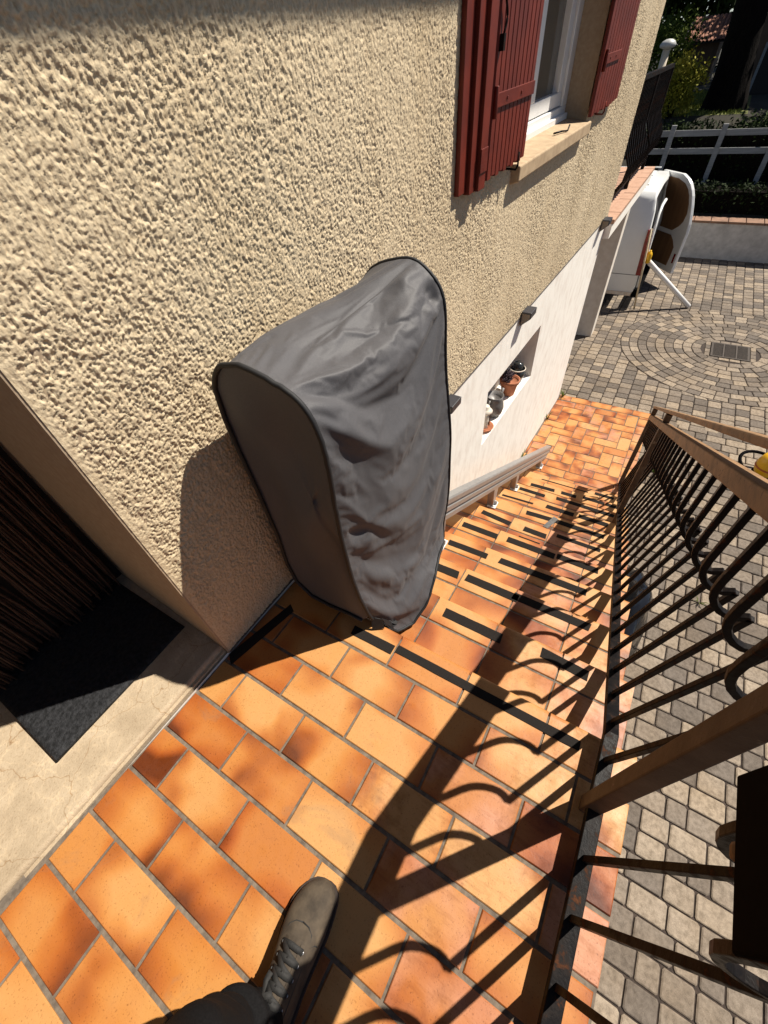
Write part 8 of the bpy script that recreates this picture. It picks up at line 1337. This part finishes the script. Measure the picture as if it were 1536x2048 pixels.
# ------------------------------------------------------------------ person: one foot and leg in view
per = thing("person", "person in dark trousers and worn brown lace-up shoes standing on the tiles", "person", (-0.24, 0.10, 0.0))
def shoe_mesh(cx, cy, ang, name):
    """outline sections from heel (0) to toe (1): centre offset, half width, top height"""
    L = 0.232; st = [(0.0, 0.0, 0.016, 0.060), (0.03, 0.0, 0.024, 0.075), (0.12, 0.0, 0.028, 0.082), (0.25, 0.0, 0.027, 0.085), (0.38, 0.001, 0.028, 0.080), (0.50, 0.002, 0.031, 0.068), (0.62, 0.003, 0.0355, 0.056), (0.73, 0.003, 0.0375, 0.047), (0.82, 0.002, 0.036, 0.043), (0.90, -0.001, 0.0315, 0.039), (0.955, -0.003, 0.0245, 0.033), (0.99, -0.004, 0.014, 0.026), (1.0, -0.004, 0.004, 0.020)]
    ca, sa = math.cos(ang), math.sin(ang)
    def pt(u, v, z): x = (u - 1.0) * L; return (cx + x * ca - v * sa, cy + x * sa + v * ca, z)
    o = None; m = MB(); K = 22; vs = []
    for (u, c, w, h) in st:
        for i in range(K + 1):
            a = math.pi * i / K; cc = math.cos(a); s = math.sin(a); n = 0.72
            v = c + w * math.copysign(abs(cc) ** 0.85, cc); z = 0.013 + (h - 0.013) * s ** n
            if 0.42 < u < 0.72: z += 0.0022 * math.sin(u * 120 + v * 60 + 2 * math.sin(v * 90)) * s
            vs.append(pt(u, v, z))
    fs = [(j * (K + 1) + i, j * (K + 1) + i + 1, (j + 1) * (K + 1) + i + 1, (j + 1) * (K + 1) + i) for j in range(len(st) - 1) for i in range(K)]
    m.mesh(vs, fs, 0, None, True); o = m.build(name, SUEDE, per); sb = o.modifiers.new("s", 'SUBSURF'); sb.levels = 2; sb.render_levels = 2
    so_ = MB(); ring = [(u, c + w + 0.0035) for u, c, w, h in st] + [(u, c - w - 0.0035) for u, c, w, h in st[::-1]]; k = len(ring)
    A = [pt(u, v, 0.0005) for u, v in ring]; B = [pt(u, v, 0.0145) for u, v in ring]
    so_.mesh(A + B, [tuple(range(k)), tuple(range(k, 2 * k))[::-1]] + [(i, (i + 1) % k, k + (i + 1) % k, k + i)[::-1] for i in range(k)]); so_.build("sole", SOLE, o)
    def top(u):
        for q in range(len(st) - 1):
            if st[q][0] <= u <= st[q + 1][0]: f = (u - st[q][0]) / (st[q + 1][0] - st[q][0]); return [st[q][i] + (st[q + 1][i] - st[q][i]) * f for i in range(1, 4)]
        return st[-1][1:]
    def surf(u, vv, lift):
        c, w, h = top(u); s = math.sqrt(max(0.0, 1 - min(1, abs(vv) / w) ** 2)); return pt(u, c + vv, 0.013 + (h - 0.013) * s ** 0.72 + lift)
    tg = MB(); vs = []; nn_ = 10
    for q in range(12):
        u = 0.30 + 0.36 * q / 11
        for i in range(nn_ + 1): vv = -0.013 + 0.026 * i / nn_; vs.append(surf(u, vv, 0.002))
    tg.mesh(vs, [(q * (nn_ + 1) + i, q * (nn_ + 1) + i + 1, (q + 1) * (nn_ + 1) + i + 1, (q + 1) * (nn_ + 1) + i) for q in range(11) for i in range(nn_)], 0, None, True); tg.build("tongue", SUEDE, o)
    for sgn in (1, -1):                                                        # eyelet facings
        fc = MB(); vs = []
        for q in range(12):
            u = 0.30 + 0.345 * q / 11
            for i in range(4): vs.append(surf(u, sgn * (0.0115 + 0.009 * i / 3), 0.0042 - 0.0028 * i / 3))
        fc.mesh(vs, [(q * 4 + i, q * 4 + i + 1, (q + 1) * 4 + i + 1, (q + 1) * 4 + i)[::sgn] for q in range(11) for i in range(3)], 0, None, True); fc.build("eyelet_facing", SUEDE, o)
    lc = MB(); fl = [(-.0040, -.0012), (.0040, -.0012), (.0040, .0012), (-.0040, .0012)]
    for q in range(5):
        u = 0.35 + 0.065 * q
        lc.sweep([surf(u, -0.018, 0.0045), surf(u + 0.006, -0.008, 0.0065), surf(u + 0.010, 0.004, 0.0065), surf(u + 0.004, 0.018, 0.0045)], fl, smooth=True)
        if q < 4: lc.sweep([surf(u, -0.017, 0.0055), surf(u + 0.03, 0.0, 0.0085), surf(u + 0.062, 0.017, 0.0055)], fl, smooth=True)
    lc.sweep([surf(0.40, 0.0, 0.012), surf(0.37, 0.012, 0.014), surf(0.42, 0.019, 0.010), surf(0.47, 0.016, 0.010)], fl, smooth=True)
    lc.build("shoelace", LACE, o)
    sm_ = MB()
    for sg in (1, -1):
        sm_.tube([surf(u, sg * v, 0.0008) for u, v in ((0.30, 0.0215), (0.42, 0.0225), (0.55, 0.0235), (0.64, 0.024), (0.70, 0.0205), (0.73, 0.012), (0.74, 0.0))], 0.0011, 5)
        sm_.tube([surf(u, sg * v, 0.0008) for u, v in ((0.64, 0.024), (0.66, 0.029), (0.66, 0.033))], 0.0011, 5)
    sm_.build("stitched_seam", LACE, o)
    ey = MB()
    for q in range(5):
        for sg in (1, -1):
            c_ = Vector(surf(0.35 + 0.065 * q, sg * 0.0175, 0.0035)); ey.lathe([(0.0012, 0.0), (0.0026, 0.0), (0.0026, 0.0012), (0.0012, 0.0012)], c_, 10)
    ey.build("eyelets", CHROME, o)
    return o
shoe_mesh(-0.078, 0.163, 0.16, "shoe")
shoe_mesh(-0.215, -0.045, -0.10, "shoe")
def skin_body():
    def skinned(name, verts, edges, radii, mat, root=0, lv=2):
        me = bpy.data.meshes.new(name); me.from_pydata([tuple(Vector(v) * S - per.location) for v in verts], edges, []); o = bpy.data.objects.new(name, me); COL.objects.link(o); o.parent = per
        sk = o.modifiers.new("skin", 'SKIN'); sk.use_smooth_shade = True
        for i, r in enumerate(radii):
            sv = me.skin_vertices[0].data[i]; sv.radius = (r[0] * S, r[1] * S) if isinstance(r, tuple) else (r * S, r * S); sv.use_root = (i == root)
        su = o.modifiers.new("sub", 'SUBSURF'); su.levels = lv; su.render_levels = lv; me.materials.append(mat); return o
    # body under the clothes (head, neck, trunk, arms)
    skinned("body", [(-0.50, 0.06, 0.70), (-0.49, 0.06, 0.85), (-0.46, 0.06, 1.02), (-0.42, 0.06, 1.12), (-0.40, 0.06, 1.18), (-0.37, 0.06, 1.25), (-0.47, 0.19, 1.00), (-0.46, 0.24, 0.84), (-0.27, 0.16, 0.88), (-0.47, -0.07, 1.00), (-0.46, -0.12, 0.84), (-0.27, -0.05, 0.90)],
            [(0, 1), (1, 2), (2, 3), (3, 4), (4, 5), (2, 6), (6, 7), (7, 8), (2, 9), (9, 10), (10, 11)], [0.09, 0.10, 0.09, 0.045, 0.065, 0.055, 0.045, 0.036, 0.026, 0.045, 0.036, 0.026], SKIN)
    skinned("jacket", [(-0.50, 0.06, 0.66), (-0.49, 0.06, 0.84), (-0.46, 0.06, 1.00), (-0.445, 0.06, 1.06), (-0.47, 0.20, 0.99), (-0.46, 0.25, 0.84), (-0.33, 0.185, 0.87), (-0.47, -0.08, 0.99), (-0.46, -0.13, 0.84), (-0.33, -0.075, 0.885)],
            [(0, 1), (1, 2), (2, 3), (2, 4), (4, 5), (5, 6), (2, 7), (7, 8), (8, 9)], [0.108, 0.112, 0.10, 0.06, 0.055, 0.046, 0.036, 0.055, 0.046, 0.036], JACKET)
    h = MB(); h.lathe([(0.068, 0.0), (0.072, 0.02), (0.066, 0.055), (0.045, 0.078), (0.0, 0.085)], (-0.395, 0.06, 1.21), 20); h.build("hair", HAIR, per)
skin_body()
def trousers():
    """both legs and the seat as one cloth surface, with gathered folds over the shoes"""
    for (hx, hy, kx, ky, ax, ay, seed) in ((-0.50, 0.100, -0.282, 0.146, -0.276, 0.162, 61), (-0.46, -0.005, -0.42, -0.03, -0.395, -0.03, 62)):
        m = MB(); K, N = 46, 80; r = gauss2((N + 1, K), 2.2, 2.6, seed); r2 = gauss2((N + 1, K), 5, 5, seed + 9); vs = []
        for j in range(N + 1):
            f = j / N; z = 0.060 + f * 0.66
            if f < 0.48: q = f / 0.48; cx = ax + (kx - ax) * q; cy = ay + (ky - ay) * q; ra = 0.053 + 0.001 * q
            else: q = (f - 0.48) / 0.52; cx = kx + (hx - kx) * q; cy = ky + (hy - ky) * q; ra = 0.054 + 0.030 * q
            g = math.exp(-f * 7)                                                # gathered cuff
            for i in range(K):
                a = 2 * math.pi * i / K; rr = ra * (1 + 0.085 * r2[j, i] + 0.05 * r[j, i] + 0.13 * g * math.sin(z * 130 + 2.2 * math.cos(a) + a) + 0.05 * math.exp(-((f - .42) / .12) ** 2) * math.sin(z * 75 + a * 2))
                front = math.cos(a)
                zz = z + (0.020 * front * g if j < 6 else 0) 
                vs.append((cx + rr * 1.08 * math.cos(a), cy + rr * 0.92 * math.sin(a), zz))
        m.mesh(vs, [(j * K + i, j * K + (i + 1) % K, (j + 1) * K + (i + 1) % K, (j + 1) * K + i) for j in range(N) for i in range(K)], 0, None, True)
        o = m.build("trouser_leg", CANVAS, per); sd = o.modifiers.new("t", 'SOLIDIFY'); sd.thickness = 0.002
        s = MB(); pts = []
        for j in range(0, 30): pts.append(Vector(vs[j * K + 36]) + Vector((0.0, -0.0012, 0)))
        s.tube(pts, 0.0016, 6); s.build("seam_stitching", simple("ochre_thread", (0.26, 0.17, 0.05), None, 200, 0.8), o)
trousers()
